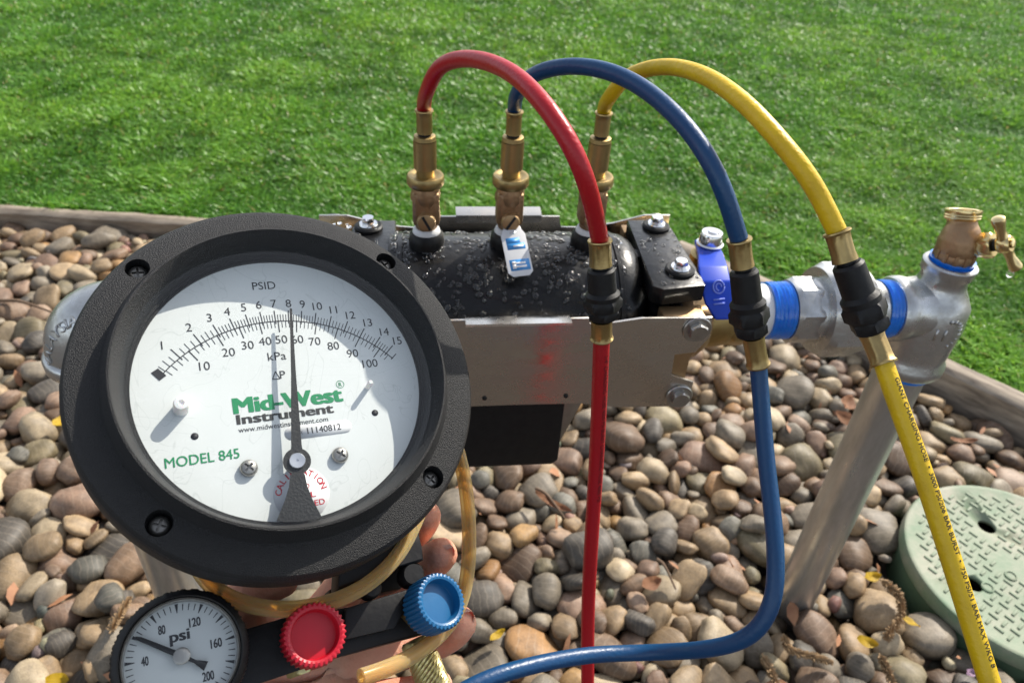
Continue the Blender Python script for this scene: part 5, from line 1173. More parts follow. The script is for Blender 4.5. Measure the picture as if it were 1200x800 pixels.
# resting places of the pebbles: position and half-axes in tenths of a millimetre, turn in degrees, shape
PEBBLES = [
4743,4765,-162,20,-5,-162,301,251,196,3,4306,5025,-165,-15,17,69,324,252,190,2,-5606,5129,-81,4,-6,-103,324,298,212,5,4698,6240,-189,4,5,-87,324,289,156,2,-5283,4729,-167,22,-17,74,276,221,168,2,415,4342,-176,-24,17,-11,304,270,134,7,-4362,3534,0,8,-1,-52,245,197,155,4,-4982,5710,-4,-43,-3,-149,324,227,203,1,1046,5488,29,-10,2,-156,291,231,190,5,3526,4715,-206,-4,20,-56,285,200,153,7,
-4097,4997,-100,-6,7,-112,280,194,147,6,-5574,5660,-126,-28,-27,161,272,247,178,4,-180,4839,-96,-5,-5,-165,267,215,137,0,2399,4456,-101,3,-32,154,271,245,137,5,1588,7460,-34,18,19,117,324,283,196,7,-113,4011,-187,14,9,-144,324,287,150,5,-4725,4005,-111,6,19,-104,177,156,114,3,3305,4072,-63,-2,19,140,206,170,127,2,4291,4294,-113,8,-19,-138,225,208,119,1,2528,5791,-106,15,6,-54,218,192,131,2,
4301,8680,-40,18,13,-114,324,281,190,7,248,5417,-212,12,14,-125,286,268,144,4,2177,5266,-123,-13,-28,50,236,182,95,5,4301,5849,-213,10,-10,79,271,222,141,4,-5061,5058,3,-8,13,-154,203,169,119,7,2683,7259,-187,4,9,-6,324,254,181,5,-4480,4876,-62,7,-19,-150,205,186,122,0,-3805,3952,-91,54,-9,90,270,170,161,5,569,4980,-95,-11,11,-100,205,164,132,6,-6143,6895,-43,18,-40,147,244,189,149,2,
1206,4266,-122,31,-9,155,314,212,179,7,3137,5892,-185,10,25,55,302,276,182,7,2309,3967,-81,5,-33,151,228,195,112,5,462,6433,-68,-11,3,-139,250,214,127,2,4080,7331,-185,24,10,23,324,288,187,1,1995,3954,-60,-23,-19,-135,251,196,100,2,-5829,5958,-21,5,-4,86,240,172,155,1,2651,5263,-63,-4,-8,150,228,159,87,4,-4215,4540,-107,11,-2,-157,250,217,132,3,-559,6031,-42,5,7,106,283,236,159,6,
341,4934,-219,32,12,74,261,197,111,4,-4715,4525,-100,-20,32,-101,192,152,126,4,1833,5076,-122,-13,-22,-6,251,216,128,7,-4981,4444,-259,3,-4,-114,237,223,105,6,3812,4304,-92,2,28,-125,152,141,87,3,3907,4619,-221,24,6,82,267,207,137,7,2282,7959,-169,7,25,-2,324,261,196,1,957,4890,-204,-7,17,31,295,216,153,7,33,6677,-63,32,-17,-78,324,214,135,0,-4332,4005,-91,27,13,52,144,120,93,6,
1613,5979,-154,-24,6,167,204,155,103,1,-4494,4326,-158,41,7,34,182,160,97,1,787,7047,-196,-6,-21,-18,264,211,162,5,3318,8765,-72,-16,23,-86,265,205,140,3,-5939,6498,-57,-10,4,-139,222,178,112,3,1819,4401,-97,-12,-14,43,225,205,87,6,6354,7171,-165,-10,-22,155,298,228,195,2,-17,5573,-93,-6,12,152,199,169,129,1,-3988,4433,101,14,-15,-55,181,147,107,4,777,4567,-112,1,8,69,178,164,78,0,
1969,5749,-65,10,-11,64,184,143,113,6,1980,6920,-99,-8,-11,154,229,179,122,4,1544,4624,-42,15,12,150,168,111,102,5,3088,7593,41,27,4,95,240,207,151,3,5356,7388,-66,-21,-18,165,255,233,134,7,2640,5098,-251,-14,3,-29,218,201,112,5,-4970,4631,-100,34,-5,-95,192,149,85,6,1332,5160,-234,11,10,-118,237,167,116,2,1262,4666,-105,35,8,-132,195,179,116,4,-4007,4127,-53,8,20,90,170,156,93,7,
4467,9711,-199,-13,8,-103,276,250,179,6,4780,4283,-240,18,-8,178,215,171,102,2,2933,7285,8,-32,-7,-72,252,219,108,2,-7994,9473,-45,23,8,50,269,238,153,4,4223,4604,-145,44,-16,18,173,146,100,2,-4825,5412,-26,12,-34,179,200,144,76,0,570,3751,-91,7,-21,143,236,208,134,6,-4409,5149,-228,-6,12,-106,258,229,138,5,99,6221,-60,-6,20,146,199,178,122,0,-3948,3679,-259,17,6,-13,184,157,92,5,
1978,6073,-143,8,2,-138,220,189,93,6,-5585,6135,24,33,-32,112,173,133,114,7,5015,4544,-261,9,-17,-118,179,148,94,5,1753,5621,-197,18,26,-12,222,177,90,1,-4944,5023,-223,3,16,108,240,199,152,6,-6427,7650,-50,-10,-3,-133,231,194,123,2,6842,7970,-169,-20,-3,-26,279,180,123,6,7160,7686,-223,8,-25,-165,212,189,135,2,-5147,5300,-104,10,14,-43,237,182,124,7,-7680,9913,-86,-18,-28,102,251,218,110,5,
-6142,5782,75,22,-4,111,324,239,192,1,-7713,11768,-11,-34,-2,38,298,205,153,3,6825,7086,-95,-1,-12,87,268,233,129,3,281,5681,-42,-26,7,48,172,143,102,5,93,4654,-157,15,-3,0,165,106,69,6,4113,5337,-112,20,5,-119,172,121,89,0,1124,3962,-227,-15,10,2,254,160,145,6,1873,6411,-89,49,-2,141,203,154,120,7,2290,6012,-146,-14,-14,69,206,142,111,7,6375,8073,-127,17,-4,151,233,160,112,5,
4366,7666,-142,-8,-37,117,216,154,129,7,1390,5306,-71,-1,-2,-51,161,150,67,1,232,6039,-204,-17,3,49,238,196,153,4,-5263,6309,-66,16,-23,-110,324,259,188,1,-6741,8094,-103,-21,-25,-150,274,193,159,2,3699,4088,-142,21,4,162,183,157,87,6,-6286,6274,-117,12,29,116,308,257,175,6,1758,4718,-101,-35,-25,54,182,120,112,5,6461,7767,-219,7,-20,-120,217,189,139,1,-7480,9036,-135,6,33,-81,266,240,150,5,
2819,6436,-32,-1,-20,-11,174,157,88,1,4861,4047,-80,1,16,-58,235,171,117,0,-372,3979,-53,-6,-22,-51,178,124,116,0,2825,6699,-119,-20,-20,169,232,212,98,7,-4124,3912,-248,-17,-22,-170,217,165,86,0,816,3977,-152,-21,-23,41,165,123,75,0,58,5056,-233,20,-11,-67,210,173,127,4,4021,7801,-116,21,-31,37,196,183,92,7,5928,7091,-106,15,6,-54,218,192,131,2,-622,5720,-177,-17,20,0,318,239,124,5,
2823,4553,-230,-5,25,-96,233,177,124,3,2811,5996,-70,35,-22,34,183,140,99,0,-7198,8744,-49,-5,-14,83,229,165,146,0,-6474,7050,-55,27,-9,-86,235,199,145,4,-4768,3515,-162,40,-11,103,233,208,136,3,1699,7199,-219,-19,13,41,233,164,139,2,3269,4401,-132,15,-1,57,185,139,91,1,1683,4000,-108,0,14,-79,134,114,51,4,-146,4433,-76,-34,30,3,171,154,112,3,2027,7620,-23,-29,0,80,214,138,125,7,
1727,6771,-141,47,-14,-175,203,129,123,4,2982,6795,37,-7,-16,-163,188,147,89,7,3719,6826,-94,15,-25,29,200,131,93,1,-7412,10571,2,4,-9,163,245,157,135,5,-101,5251,-160,24,-19,-95,198,140,102,7,-8584,10696,-112,18,-10,-56,286,223,111,6,2559,4112,-248,-15,-7,59,241,207,110,0,1715,6310,-237,23,-5,104,245,179,121,5,1553,5126,-84,-9,-15,34,180,112,101,4,3948,6340,-120,9,12,-164,324,203,139,7,
3094,6013,48,31,17,164,196,181,94,1,-8357,11612,-106,0,10,-120,234,192,130,5,2387,5378,-215,1,25,-80,211,169,121,5,3188,7066,-52,7,7,-122,229,147,138,1,568,5318,-119,17,-13,-174,161,127,94,1,-6809,7385,15,-23,19,122,188,171,104,0,5065,6935,-134,13,-3,172,221,166,89,7,2902,5062,-137,-30,8,2,179,162,82,3,1566,4893,-69,7,1,99,155,116,80,0,-7947,9008,-204,2,19,-133,324,300,154,4,
4738,8750,-191,-11,17,84,286,201,173,0,2211,4671,-215,3,20,-76,218,185,139,2,3985,4169,-140,1,-26,-43,156,128,80,1,5373,7055,-225,-13,24,100,210,176,137,3,5094,6655,-174,42,-25,34,174,110,89,4,2213,6269,-65,-23,-12,59,144,133,69,5,3961,5186,-267,-12,2,-111,187,162,88,0,3945,5469,-177,37,-18,-105,158,140,93,0,-5191,4308,-110,35,20,123,162,124,104,4,876,5106,-68,-17,-48,-49,218,157,89,2,
765,6253,-115,-22,-16,153,183,154,103,4,4947,9018,-146,54,-23,-155,220,175,142,7,3929,6756,-216,7,29,48,200,146,130,3,499,4675,-211,-18,40,55,166,122,96,6,-7369,8330,-115,-10,-14,-152,176,116,110,6,2677,6857,-231,-3,-18,-168,270,188,121,2,-4813,5230,-126,-41,-14,-71,160,111,80,6,1116,7353,-217,-12,-11,-4,324,205,158,6,1146,7869,-117,-40,19,50,236,190,141,6,3099,4563,-252,26,-24,-75,185,150,76,5,
-8922,11730,-30,-32,18,-117,234,146,108,7,-196,6124,-83,8,-28,-161,185,141,71,2,2000,4606,-106,11,35,-95,154,113,66,0,751,5747,-131,9,30,82,191,178,95,2,-4612,5288,-93,29,4,-122,145,132,72,4,815,5458,-220,-3,-14,-70,238,186,139,0,3649,7104,-40,29,-16,-135,233,207,118,6,-7805,10690,-41,10,-10,113,227,211,95,7,2964,4304,-194,48,-31,160,186,128,94,6,3368,9225,-128,0,-7,-169,269,242,130,0,
-8469,9886,-86,15,4,111,274,217,116,2,6116,7981,-236,15,-10,171,250,231,122,1,1045,4610,-22,-18,13,127,190,137,83,0,-4455,4002,-243,11,-1,51,229,204,106,2,2569,6447,-264,3,2,-115,238,224,99,6,2953,5598,-270,-12,0,-122,155,138,85,1,1466,4499,-197,-36,5,56,181,167,104,4,1729,5359,-115,28,-16,-115,149,126,93,2,2621,8052,-76,9,-11,41,165,145,92,0,6397,8739,-70,20,-11,-172,199,189,85,5,
-286,6464,20,11,25,-66,124,118,76,6,2079,4984,-275,10,2,171,169,146,88,6,3481,4280,-124,8,24,-74,151,143,81,1,3229,6736,-66,-18,-1,93,162,142,105,0,1705,7836,-14,1,-38,-86,223,184,103,0,-6068,6366,49,-9,-14,160,130,111,62,1,1568,6661,-263,9,-3,132,172,130,98,5,3041,6417,-138,-15,3,0,189,161,97,4,-4356,3764,-169,21,-35,130,148,111,95,5,2194,7148,-77,32,-21,-85,175,148,78,5,
3347,7405,-191,15,8,-120,324,262,161,3,4485,4544,-238,-9,24,96,180,122,116,0,2467,7563,-89,-40,0,178,173,114,91,2,514,6699,-215,10,10,-83,324,271,136,3,7140,8108,-200,-39,-24,122,298,188,138,4,5176,4181,-172,32,-29,-103,268,216,171,5,-3734,4298,44,2,-33,-146,175,114,92,5,-7192,10807,46,10,-17,-62,226,181,129,1,6192,8432,-149,48,-13,95,184,142,91,5,6741,8471,-232,20,12,101,217,168,120,3,
5505,9411,-169,-27,3,79,213,145,85,6,-8540,12066,-126,-1,8,-107,268,171,158,7,2668,3903,-99,-14,2,-78,179,134,107,2,-3874,3752,-71,23,-26,115,124,85,67,1,2217,5735,-124,29,18,147,156,116,68,5,2325,6964,-90,-2,-32,2,170,124,88,1,2915,4070,-239,-13,-11,130,227,167,120,0,-44,5874,-63,-15,-27,-75,152,122,67,2,878,7450,-122,-29,6,76,161,131,63,5,2217,7430,-117,-10,-18,-149,193,127,87,4,
2389,6270,-152,-38,25,176,190,137,96,1,898,6011,-178,1,-13,154,131,118,68,2,4699,7618,-118,10,0,-93,264,213,143,5,-7730,12141,-171,9,14,-1,324,277,180,2,4348,6193,-84,-1,54,143,205,132,126,3,-8274,10193,-111,-9,-8,106,174,138,86,5,-7537,9433,-55,-25,1,-128,188,164,119,3,-3886,4698,-163,-2,-12,28,151,96,72,0,-7608,8604,-102,-39,-6,-44,175,119,98,2,3347,6199,-90,-12,12,-39,254,210,163,0,
-5051,3891,-175,-5,-13,115,157,136,89,1,3895,8566,-29,26,-18,-36,218,138,98,5,-284,5315,-74,56,22,-153,217,159,105,3,2986,7835,-203,-11,-7,-146,238,178,149,7,4205,7994,-116,-20,-24,137,187,142,103,2,3473,7724,5,-15,-25,-15,210,199,126,7,-7266,11378,-84,-9,-22,-12,235,214,107,5,2703,5469,-213,-14,5,-95,238,155,141,7,3038,9009,-82,2,-18,108,165,126,89,7,-8022,10429,-182,-55,-38,-141,240,156,129,6,
-6496,6620,-115,-18,-13,-89,156,112,67,1,4622,8326,-157,30,-22,-17,174,108,76,0,2006,7502,-243,15,10,-119,228,188,116,1,1678,4117,-230,-50,3,-150,157,145,84,7,-2054,4589,-93,28,1,-2,236,188,100,1,3739,7990,38,-11,8,-55,219,194,115,3,-285,5609,-70,-42,-22,58,215,160,100,7,-7562,10263,-97,-25,7,-80,207,154,120,7,1515,6919,-180,17,-15,-84,151,129,73,3,2225,6728,-95,69,-2,77,180,133,73,0,
4783,6781,-138,-9,-12,60,172,149,88,7,3647,5920,-217,15,-5,14,249,207,157,6,-6670,7391,-203,19,11,78,234,182,153,2,3244,7969,-96,0,-16,-168,198,172,104,2,4989,9258,-58,15,-21,-144,187,127,112,6,-7974,11175,-89,8,5,-76,231,190,106,2,1967,4360,-230,10,-20,-82,234,219,105,6,1229,6203,-175,45,4,88,219,194,86,6,-7051,7484,27,-9,-7,-171,147,138,80,7,1392,5731,-182,-28,28,-59,199,152,102,0,
-8298,11023,-95,-15,-10,158,218,180,97,7,-122,6348,-150,40,40,-33,161,109,91,3,1544,3844,-246,15,6,-1,238,191,124,6,-6181,7481,-38,7,12,81,197,136,112,3,-4739,3823,-270,-4,3,160,167,118,93,6,-4688,4277,-268,-13,-10,-136,213,164,87,1,1338,6354,-55,-19,47,68,172,116,90,2,2186,6477,-209,0,38,-1,217,168,97,6,3539,9426,-7,-8,22,94,208,131,87,6,6625,6899,-119,-20,-20,169,232,212,98,7,
-5494,5968,-229,-1,23,-97,221,164,132,7,-5878,5505,-202,-52,11,-41,224,152,145,5,497,6156,-179,-24,30,-134,122,101,49,7,-5334,5489,-59,60,32,-134,147,119,62,5,-4697,4796,-217,-5,-21,-126,238,155,148,0,623,5981,-158,-21,42,129,149,134,59,7,-4954,4049,-266,-17,5,-175,206,153,94,5,1063,6240,-258,11,-18,102,184,149,96,2,2339,6775,-265,1,8,-86,199,160,100,6,-6754,6881,-215,-3,-25,85,233,212,140,2,
-4834,4805,-72,-1,-12,-29,105,68,64,5,-9025,11398,-230,-18,6,15,324,263,124,3,6788,6766,-52,7,7,-122,229,147,138,1,3661,6512,-231,-12,12,-13,238,153,129,0,4144,9406,-127,16,-19,-132,253,234,97,0,3619,8527,-151,26,11,34,181,151,108,6,525,5546,-218,49,-48,-5,168,116,70,6,-8727,11304,-113,-29,28,10,181,113,106,4,2878,9220,-104,10,2,46,168,129,99,0,6361,8456,-99,-33,-4,-106,142,122,94,1,
4912,8463,-71,16,9,-112,148,141,93,1,303,6865,-58,-22,-13,98,175,164,83,6,2641,4795,-260,-9,10,-49,139,108,90,2,411,3999,-229,10,-20,-82,211,152,124,3,-6620,6757,-71,28,24,-131,132,101,73,1,-4094,4205,-218,16,-23,-152,233,194,134,4,-8150,10709,-107,32,20,137,203,140,133,1,5254,9521,-159,-10,5,-170,166,143,88,3,-482,5063,-75,3,4,-29,186,169,103,6,-2074,4886,-76,2,24,-60,227,148,96,4,
1521,4273,-267,11,19,-145,180,148,90,7,5218,9249,-234,34,9,-169,205,164,132,1,5595,9752,-158,17,1,-100,160,124,69,5,-7429,7978,-121,-9,-22,83,178,138,98,4,2578,7700,-225,8,-20,23,238,204,130,4,1079,6529,-248,9,25,-33,186,118,112,1,-7142,7963,-192,-22,-6,83,150,127,97,7,3309,8284,-117,-19,13,107,149,137,73,1,2376,5061,-294,-14,7,114,136,98,65,5,-6868,7190,-100,7,31,50,113,84,63,5,
4016,8278,-115,-21,8,42,199,127,120,7,2837,6195,-226,27,8,177,219,159,131,2,929,4327,-250,-23,3,-73,247,210,109,4,1278,6620,-125,-9,-24,76,161,143,77,7,1417,7159,-144,34,-8,94,121,106,72,4,2835,8066,-144,6,-15,-12,132,122,70,0,3001,8561,-217,-6,58,-91,177,144,87,7,1495,4850,-247,-3,-2,-124,238,202,114,5,4029,4384,-131,4,-14,105,106,94,67,5,4299,8258,-217,27,6,41,238,184,149,4,
3457,5598,-163,-36,-23,171,294,242,131,1,7470,7736,-190,9,26,-27,147,116,62,2,2754,5814,-238,13,-14,-58,183,125,115,2,-9619,12205,-173,-10,17,-86,212,191,84,2,-7635,11095,-23,-9,14,-97,160,104,96,0,838,6481,-229,6,-1,109,193,125,118,2,-4104,3415,-180,-17,-24,56,216,198,96,0,5678,4156,-239,-5,-23,134,194,157,119,0,-7395,11741,-207,9,-17,122,230,195,146,2,1411,6441,-267,-17,2,-37,188,140,90,1,
7014,8076,-44,-3,7,177,140,89,57,0,4484,7950,-49,-5,31,61,137,117,72,0,4846,9535,-133,-8,9,79,163,126,69,3,-6072,7198,-66,-9,7,-25,157,127,82,2,3162,6649,-253,-3,-15,-148,195,150,111,6,6914,7559,-276,7,-4,120,152,134,87,6,1888,8088,-76,1,32,-104,165,120,104,5,1180,6899,-134,-16,0,-106,202,147,101,6,5911,7667,-161,11,-16,-135,179,154,99,0,4491,5384,-263,6,17,-145,161,137,89,2,
2451,4853,-205,39,59,49,147,95,79,5,7059,8404,-258,-16,8,-160,189,141,111,6,3224,4297,-279,-11,-6,68,158,140,74,7,-9299,11558,-144,19,0,169,143,122,89,6,88,4389,-254,-17,-3,-87,211,199,103,1,879,6676,-141,-11,15,71,125,104,52,1,-214,4372,-273,6,13,-26,160,149,89,6,5218,8920,-183,-12,-10,-36,147,137,61,6,-7491,8762,-114,-16,6,152,120,96,76,6,-222,6583,-78,9,-34,108,166,135,90,0,
-9304,11845,-129,5,-5,-118,176,167,111,0,-8669,11508,-95,23,21,1,145,107,57,6,3614,8108,-140,-8,-24,164,217,170,112,6,275,3752,-152,-9,-9,176,158,136,81,7,2082,6754,-249,-36,-28,-75,155,99,94,3,4241,6721,-60,30,17,10,247,165,157,3,2874,4898,-258,-8,-11,-127,185,116,98,1,-7193,10276,-92,-25,-9,-117,217,187,115,5,1435,8090,-30,-4,27,14,218,183,116,3,4123,6929,-173,5,5,-141,148,118,72,1,
-8926,11049,-131,12,-27,-156,161,136,66,6,1319,5526,-127,12,-22,2,157,103,70,2,2039,5554,-267,28,28,138,137,92,86,7,-5921,6619,-253,16,2,-76,229,206,112,5,6772,7789,-266,25,3,175,145,121,85,2,-3725,4405,-111,6,19,-104,177,156,114,3,3084,4844,-294,27,13,112,126,100,58,7,2786,9018,-237,2,-10,-67,270,222,115,7,3686,9171,-231,23,-16,-102,264,192,101,5,-8032,9114,-12,-3,-19,-43,157,142,71,4,
-4516,5521,-139,28,38,99,162,108,71,4,-5772,6244,-192,-6,20,-157,277,196,163,2,-8124,11930,-46,-10,-1,-20,192,124,107,1,3021,8136,-133,-44,-27,54,130,89,50,2,6669,7758,-113,-6,-11,-107,111,93,51,2,-3975,4487,-67,37,31,35,194,126,107,1,-4666,5412,-262,-21,5,-99,238,170,93,0,-9521,11978,-95,0,-36,-153,156,98,91,1,3361,8465,-120,20,3,-4,121,81,77,0,971,6773,-262,8,-19,-51,158,142,98,0,
1482,6142,-273,-1,20,25,144,116,80,2,4213,5490,-240,10,29,-173,167,156,110,4,5240,6756,-271,-3,7,-89,179,165,84,0,7482,7410,-235,-11,-12,-52,274,185,123,0,4847,7984,-138,29,14,-168,187,146,100,0,-383,6339,-158,-70,44,-24,234,164,128,7,-339,6022,-246,9,3,-65,238,178,102,2,-7074,8264,-216,5,20,157,238,213,147,1,4611,8123,-171,17,6,135,175,158,76,0,3566,9630,-211,24,-11,84,276,175,122,6,
3098,8773,-237,27,14,2,226,150,123,1,-6327,6732,-117,5,-8,-133,91,62,59,5,6134,7643,-264,27,5,151,159,107,95,3,577,5748,-262,21,6,105,172,130,93,2,-9590,11631,-140,15,-10,-54,156,107,90,3,2478,6634,-174,-18,3,13,93,85,39,7,670,4863,-300,-2,-9,53,133,115,65,6,3369,9943,-198,-22,24,49,252,158,111,0,-56,5804,-237,9,-10,68,188,167,114,2,-250,3720,-53,34,28,-44,186,170,81,0,
-5657,6821,-49,-19,8,166,182,163,117,7,3743,9375,-93,-21,0,28,197,140,99,2,4541,4167,-294,-21,-8,94,128,83,62,7,-6886,7959,-267,-7,-13,-85,209,169,86,1,-7746,11406,-104,17,20,21,146,106,71,5,3326,9698,-266,20,-4,92,159,128,98,0,3759,7571,-235,-22,8,51,208,166,124,3,-5181,4136,-219,13,33,-173,138,90,72,2,6601,8608,-122,-11,15,49,127,80,69,5,2286,5634,-272,0,4,-33,202,183,81,1,
-8913,11976,-163,30,-22,71,173,125,102,5,1494,5459,-254,5,5,-5,177,143,111,6,-4517,4561,-258,17,6,92,174,153,100,0,4416,9212,-176,-5,-1,52,169,135,71,2,3882,9699,-105,-1,19,-78,245,217,111,6,-8764,10221,-124,16,-1,-20,201,137,93,4,-7901,8684,-13,-3,3,47,145,128,87,5,1123,5329,-243,-32,-13,49,193,149,80,1,-9747,11890,-121,24,-6,-43,151,130,65,5,-9003,10833,-118,-21,29,-77,98,91,64,5,
3046,9731,-254,17,-17,-2,222,147,89,7,-6305,7269,-196,24,-8,109,286,178,169,4,-8690,10377,-230,39,3,19,171,135,99,5,3013,8341,-218,13,-24,-152,192,130,93,4,1853,7790,-172,19,7,-150,221,148,111,3,145,6450,-225,3,-4,-33,219,189,121,2,4396,10087,-151,42,-11,-76,171,131,91,1,4479,7333,-163,-21,0,-159,122,100,54,2,-9382,11169,-88,-8,-14,-40,202,139,125,7,2336,4336,-294,12,2,-13,152,132,67,6,
6503,8351,-169,-10,-43,-44,120,108,70,6,-4409,4781,-231,-37,31,35,189,130,83,3,-9030,10649,-146,-30,-33,33,131,89,56,6,-8926,10671,-219,4,52,-140,134,95,75,0,138,4711,-278,-13,-10,167,167,138,78,7,726,4579,-266,-6,-15,80,208,131,90,0,4847,9977,-241,-3,35,121,171,151,73,6,4946,9742,-166,0,-48,-133,147,112,63,7,2801,9591,-158,-10,25,151,324,269,179,4,1653,8088,33,-4,50,26,176,153,106,6,
4859,8357,-197,-28,6,50,169,116,64,3,-9222,10862,-108,-21,8,-79,177,128,89,7,-7099,11989,-124,-25,18,-38,130,103,55,6,1890,5371,-249,19,-3,-53,169,128,105,2,-8019,11535,-157,-7,10,-69,209,135,82,4,-7171,8496,-182,-28,-24,-28,133,111,51,5,5348,9947,-212,-11,-17,-86,238,186,152,0,7432,7892,-284,-8,2,-36,155,135,79,6,4974,6818,-258,-16,-22,-125,159,126,102,7,3614,6268,-142,29,-9,111,95,85,36,2,
4748,9542,-271,-3,22,56,153,120,80,2,5537,8934,-223,21,-22,-161,213,178,134,4,5586,9154,-150,29,-46,-52,128,110,55,3,4507,5626,-283,17,-10,134,121,96,73,1,-575,6527,-199,11,-45,125,188,138,91,5,-7097,11082,-98,-6,-25,-14,202,177,100,1,-8078,10111,-240,34,8,76,183,136,111,6,-7414,12022,-128,-16,3,168,113,98,59,7,-7753,11617,-244,14,5,92,230,202,126,6,653,4025,-270,9,-6,85,178,113,84,1,
3557,8846,-199,43,-40,35,151,97,84,2,2480,6995,-142,-18,-29,9,116,93,56,6,1888,4776,-250,-4,1,175,161,124,98,2,4885,10183,-151,-20,-45,14,190,159,79,0,4138,10026,-113,-1,-8,74,219,162,125,6,-5501,6597,-209,-16,-18,44,259,186,157,1,2753,8689,-166,-42,-15,105,153,145,93,2,1162,7746,-278,-17,8,8,150,127,78,5,1098,5751,-185,26,13,-95,308,205,185,4,-7031,10628,-47,-34,-15,-14,175,112,98,5,
1472,7824,-207,16,3,42,238,170,145,3,2927,5233,-282,1,-28,-37,113,107,65,2,-7379,8657,-245,11,-23,-112,188,168,111,2,3305,8526,-267,4,12,62,205,175,89,0,4483,7580,-38,11,-5,-84,81,53,45,1,1328,7074,-273,-9,-7,-149,206,165,84,0,2789,6414,-178,23,9,77,123,91,63,4,-3986,4974,-280,18,0,174,161,124,75,4,3727,5140,-282,-12,-1,-101,151,95,78,5,-8340,10811,-51,-42,2,-130,99,79,64,7,
3231,9444,-260,3,-10,-180,174,150,101,5,6422,8664,-242,1,-6,148,238,196,106,2,4872,9281,-259,-11,-18,126,196,127,99,0,4945,7162,-28,4,-4,19,182,150,101,4,-466,4351,-108,-33,-13,-17,240,193,93,5,-6838,11603,-89,-4,7,-104,213,172,111,3,-7218,11992,-248,28,1,161,214,141,104,7,-7757,9274,-59,24,7,-167,126,87,61,7,-7567,8364,-192,-48,0,-160,154,131,68,7,-7388,8267,-274,-18,-20,-1,135,112,74,3,
7185,7294,-250,-28,-5,168,178,129,103,7,-7135,12218,-194,29,-6,-48,163,113,101,7,-8101,9828,-176,-19,-36,26,196,142,101,3,2739,7960,-283,9,-14,104,159,147,78,5,5439,6854,-267,28,28,138,137,92,86,7,4843,6576,-269,2,-17,63,164,109,89,0,-150,4603,-256,-26,-1,-27,173,112,107,1,3921,5709,-255,-27,7,-157,202,166,86,0,3361,6929,-196,-47,12,104,287,179,136,4,4091,9308,-273,1,16,168,141,100,82,1,
5981,7564,-258,-13,42,121,132,83,56,0,-5248,5800,-146,-41,3,-93,200,170,129,7,719,5974,-277,-14,-6,127,179,165,79,0,807,7757,-257,27,11,-179,214,144,100,1,1628,5650,-291,-12,12,-49,139,104,62,0,-418,5388,-270,0,17,-99,151,138,82,2,5080,9868,-259,-21,-26,83,162,153,63,3,-6885,7672,-197,-28,0,-27,157,141,80,0,4434,8598,-265,26,8,-161,154,122,92,6,1878,3956,-239,-5,-23,134,194,157,119,0,
-3677,3616,-291,-18,2,99,138,108,62,7,-4523,5812,-129,-24,-2,39,295,231,126,0,48,3588,-63,-12,20,79,224,156,145,7,4985,7277,-231,6,-6,-20,264,242,138,6,-6930,8580,-103,-29,-7,-109,156,125,99,0,261,4023,-114,4,-35,17,120,93,67,3,-7654,8165,-94,-21,-6,-35,199,145,88,7,7029,6936,-66,-18,-1,93,162,142,105,0,-7791,8413,-230,18,16,-110,217,155,131,4,-6969,7192,-238,-7,-3,-71,220,206,110,3,
3743,5403,-266,-37,6,45,170,112,99,4,4044,8967,-221,23,-22,125,245,204,110,1,-7336,8054,-275,-8,-8,-144,152,135,81,0,4246,9164,-284,-9,-3,-115,144,94,69,0,2777,8487,-278,-7,13,26,136,122,78,1,2585,6104,-281,-5,-16,99,129,84,80,5,1823,5838,-257,-43,9,-180,171,112,100,4,4832,9780,-283,-15,-15,-144,137,89,75,5,4595,9375,-261,2,-19,159,152,106,95,4,2295,7597,-223,8,35,-102,149,136,64,3,
6025,6928,-95,69,-2,77,180,133,73,0,-5134,4229,-313,10,5,118,97,79,39,2,3796,4270,-270,14,19,-26,191,130,76,7,849,8216,-168,27,19,147,261,208,165,6,5263,8506,-129,38,11,85,209,186,105,1,-3599,4572,-133,14,-32,-132,145,117,72,7,-5936,7171,-238,9,4,127,238,210,110,2,5499,9194,-297,0,-8,-52,136,97,52,2,6041,8333,-258,-15,-11,73,155,141,101,0,-7302,12163,-157,-25,-14,148,100,73,56,5,
-9536,11876,-254,12,-2,132,198,182,101,1,-8228,12094,-240,-12,-16,-3,227,195,112,3,-7212,7656,-75,-13,17,-28,146,129,86,7,1207,8451,-265,14,-1,68,164,127,90,1,6543,8198,-271,-1,13,-165,212,151,81,7,6599,7520,-273,14,-10,103,134,99,82,1,-441,6762,-124,5,-21,115,97,74,50,4,-65,6104,-266,8,9,-81,152,139,88,1,-3971,4303,-177,-16,0,-169,150,99,70,5,1279,4546,-280,-12,11,67,139,93,77,0,
-450,4247,-267,8,-2,-73,175,119,96,6,-8719,11694,-232,9,6,109,238,200,123,1,4636,10071,-233,66,20,33,157,132,69,6,2054,5783,-277,-38,13,58,141,94,89,3,-1102,4153,-190,-31,14,-11,280,232,178,3,4318,4122,-212,-25,11,85,109,92,56,7,4652,6599,-188,24,11,-32,103,92,42,4,475,5956,-285,-9,25,-23,119,75,71,3,-9269,12149,-236,12,8,40,238,167,118,4,-9452,11402,-245,8,0,80,189,155,103,2,
-8675,11135,-239,17,-25,-100,188,166,117,0,-8246,10544,-257,-18,-12,-113,230,204,97,4,-7193,7376,-123,29,-11,-27,149,141,72,1,2016,7215,-249,-24,-27,152,137,90,85,5,1895,6600,-252,17,-3,82,173,161,100,3,387,6287,-291,-8,-11,-83,136,97,70,6,617,6254,-263,-7,-12,131,155,122,99,5,-4806,5223,-309,-37,-7,-10,81,55,37,0,1034,5265,-130,7,22,150,151,95,64,0,5011,8258,-248,-15,29,57,182,131,86,3,
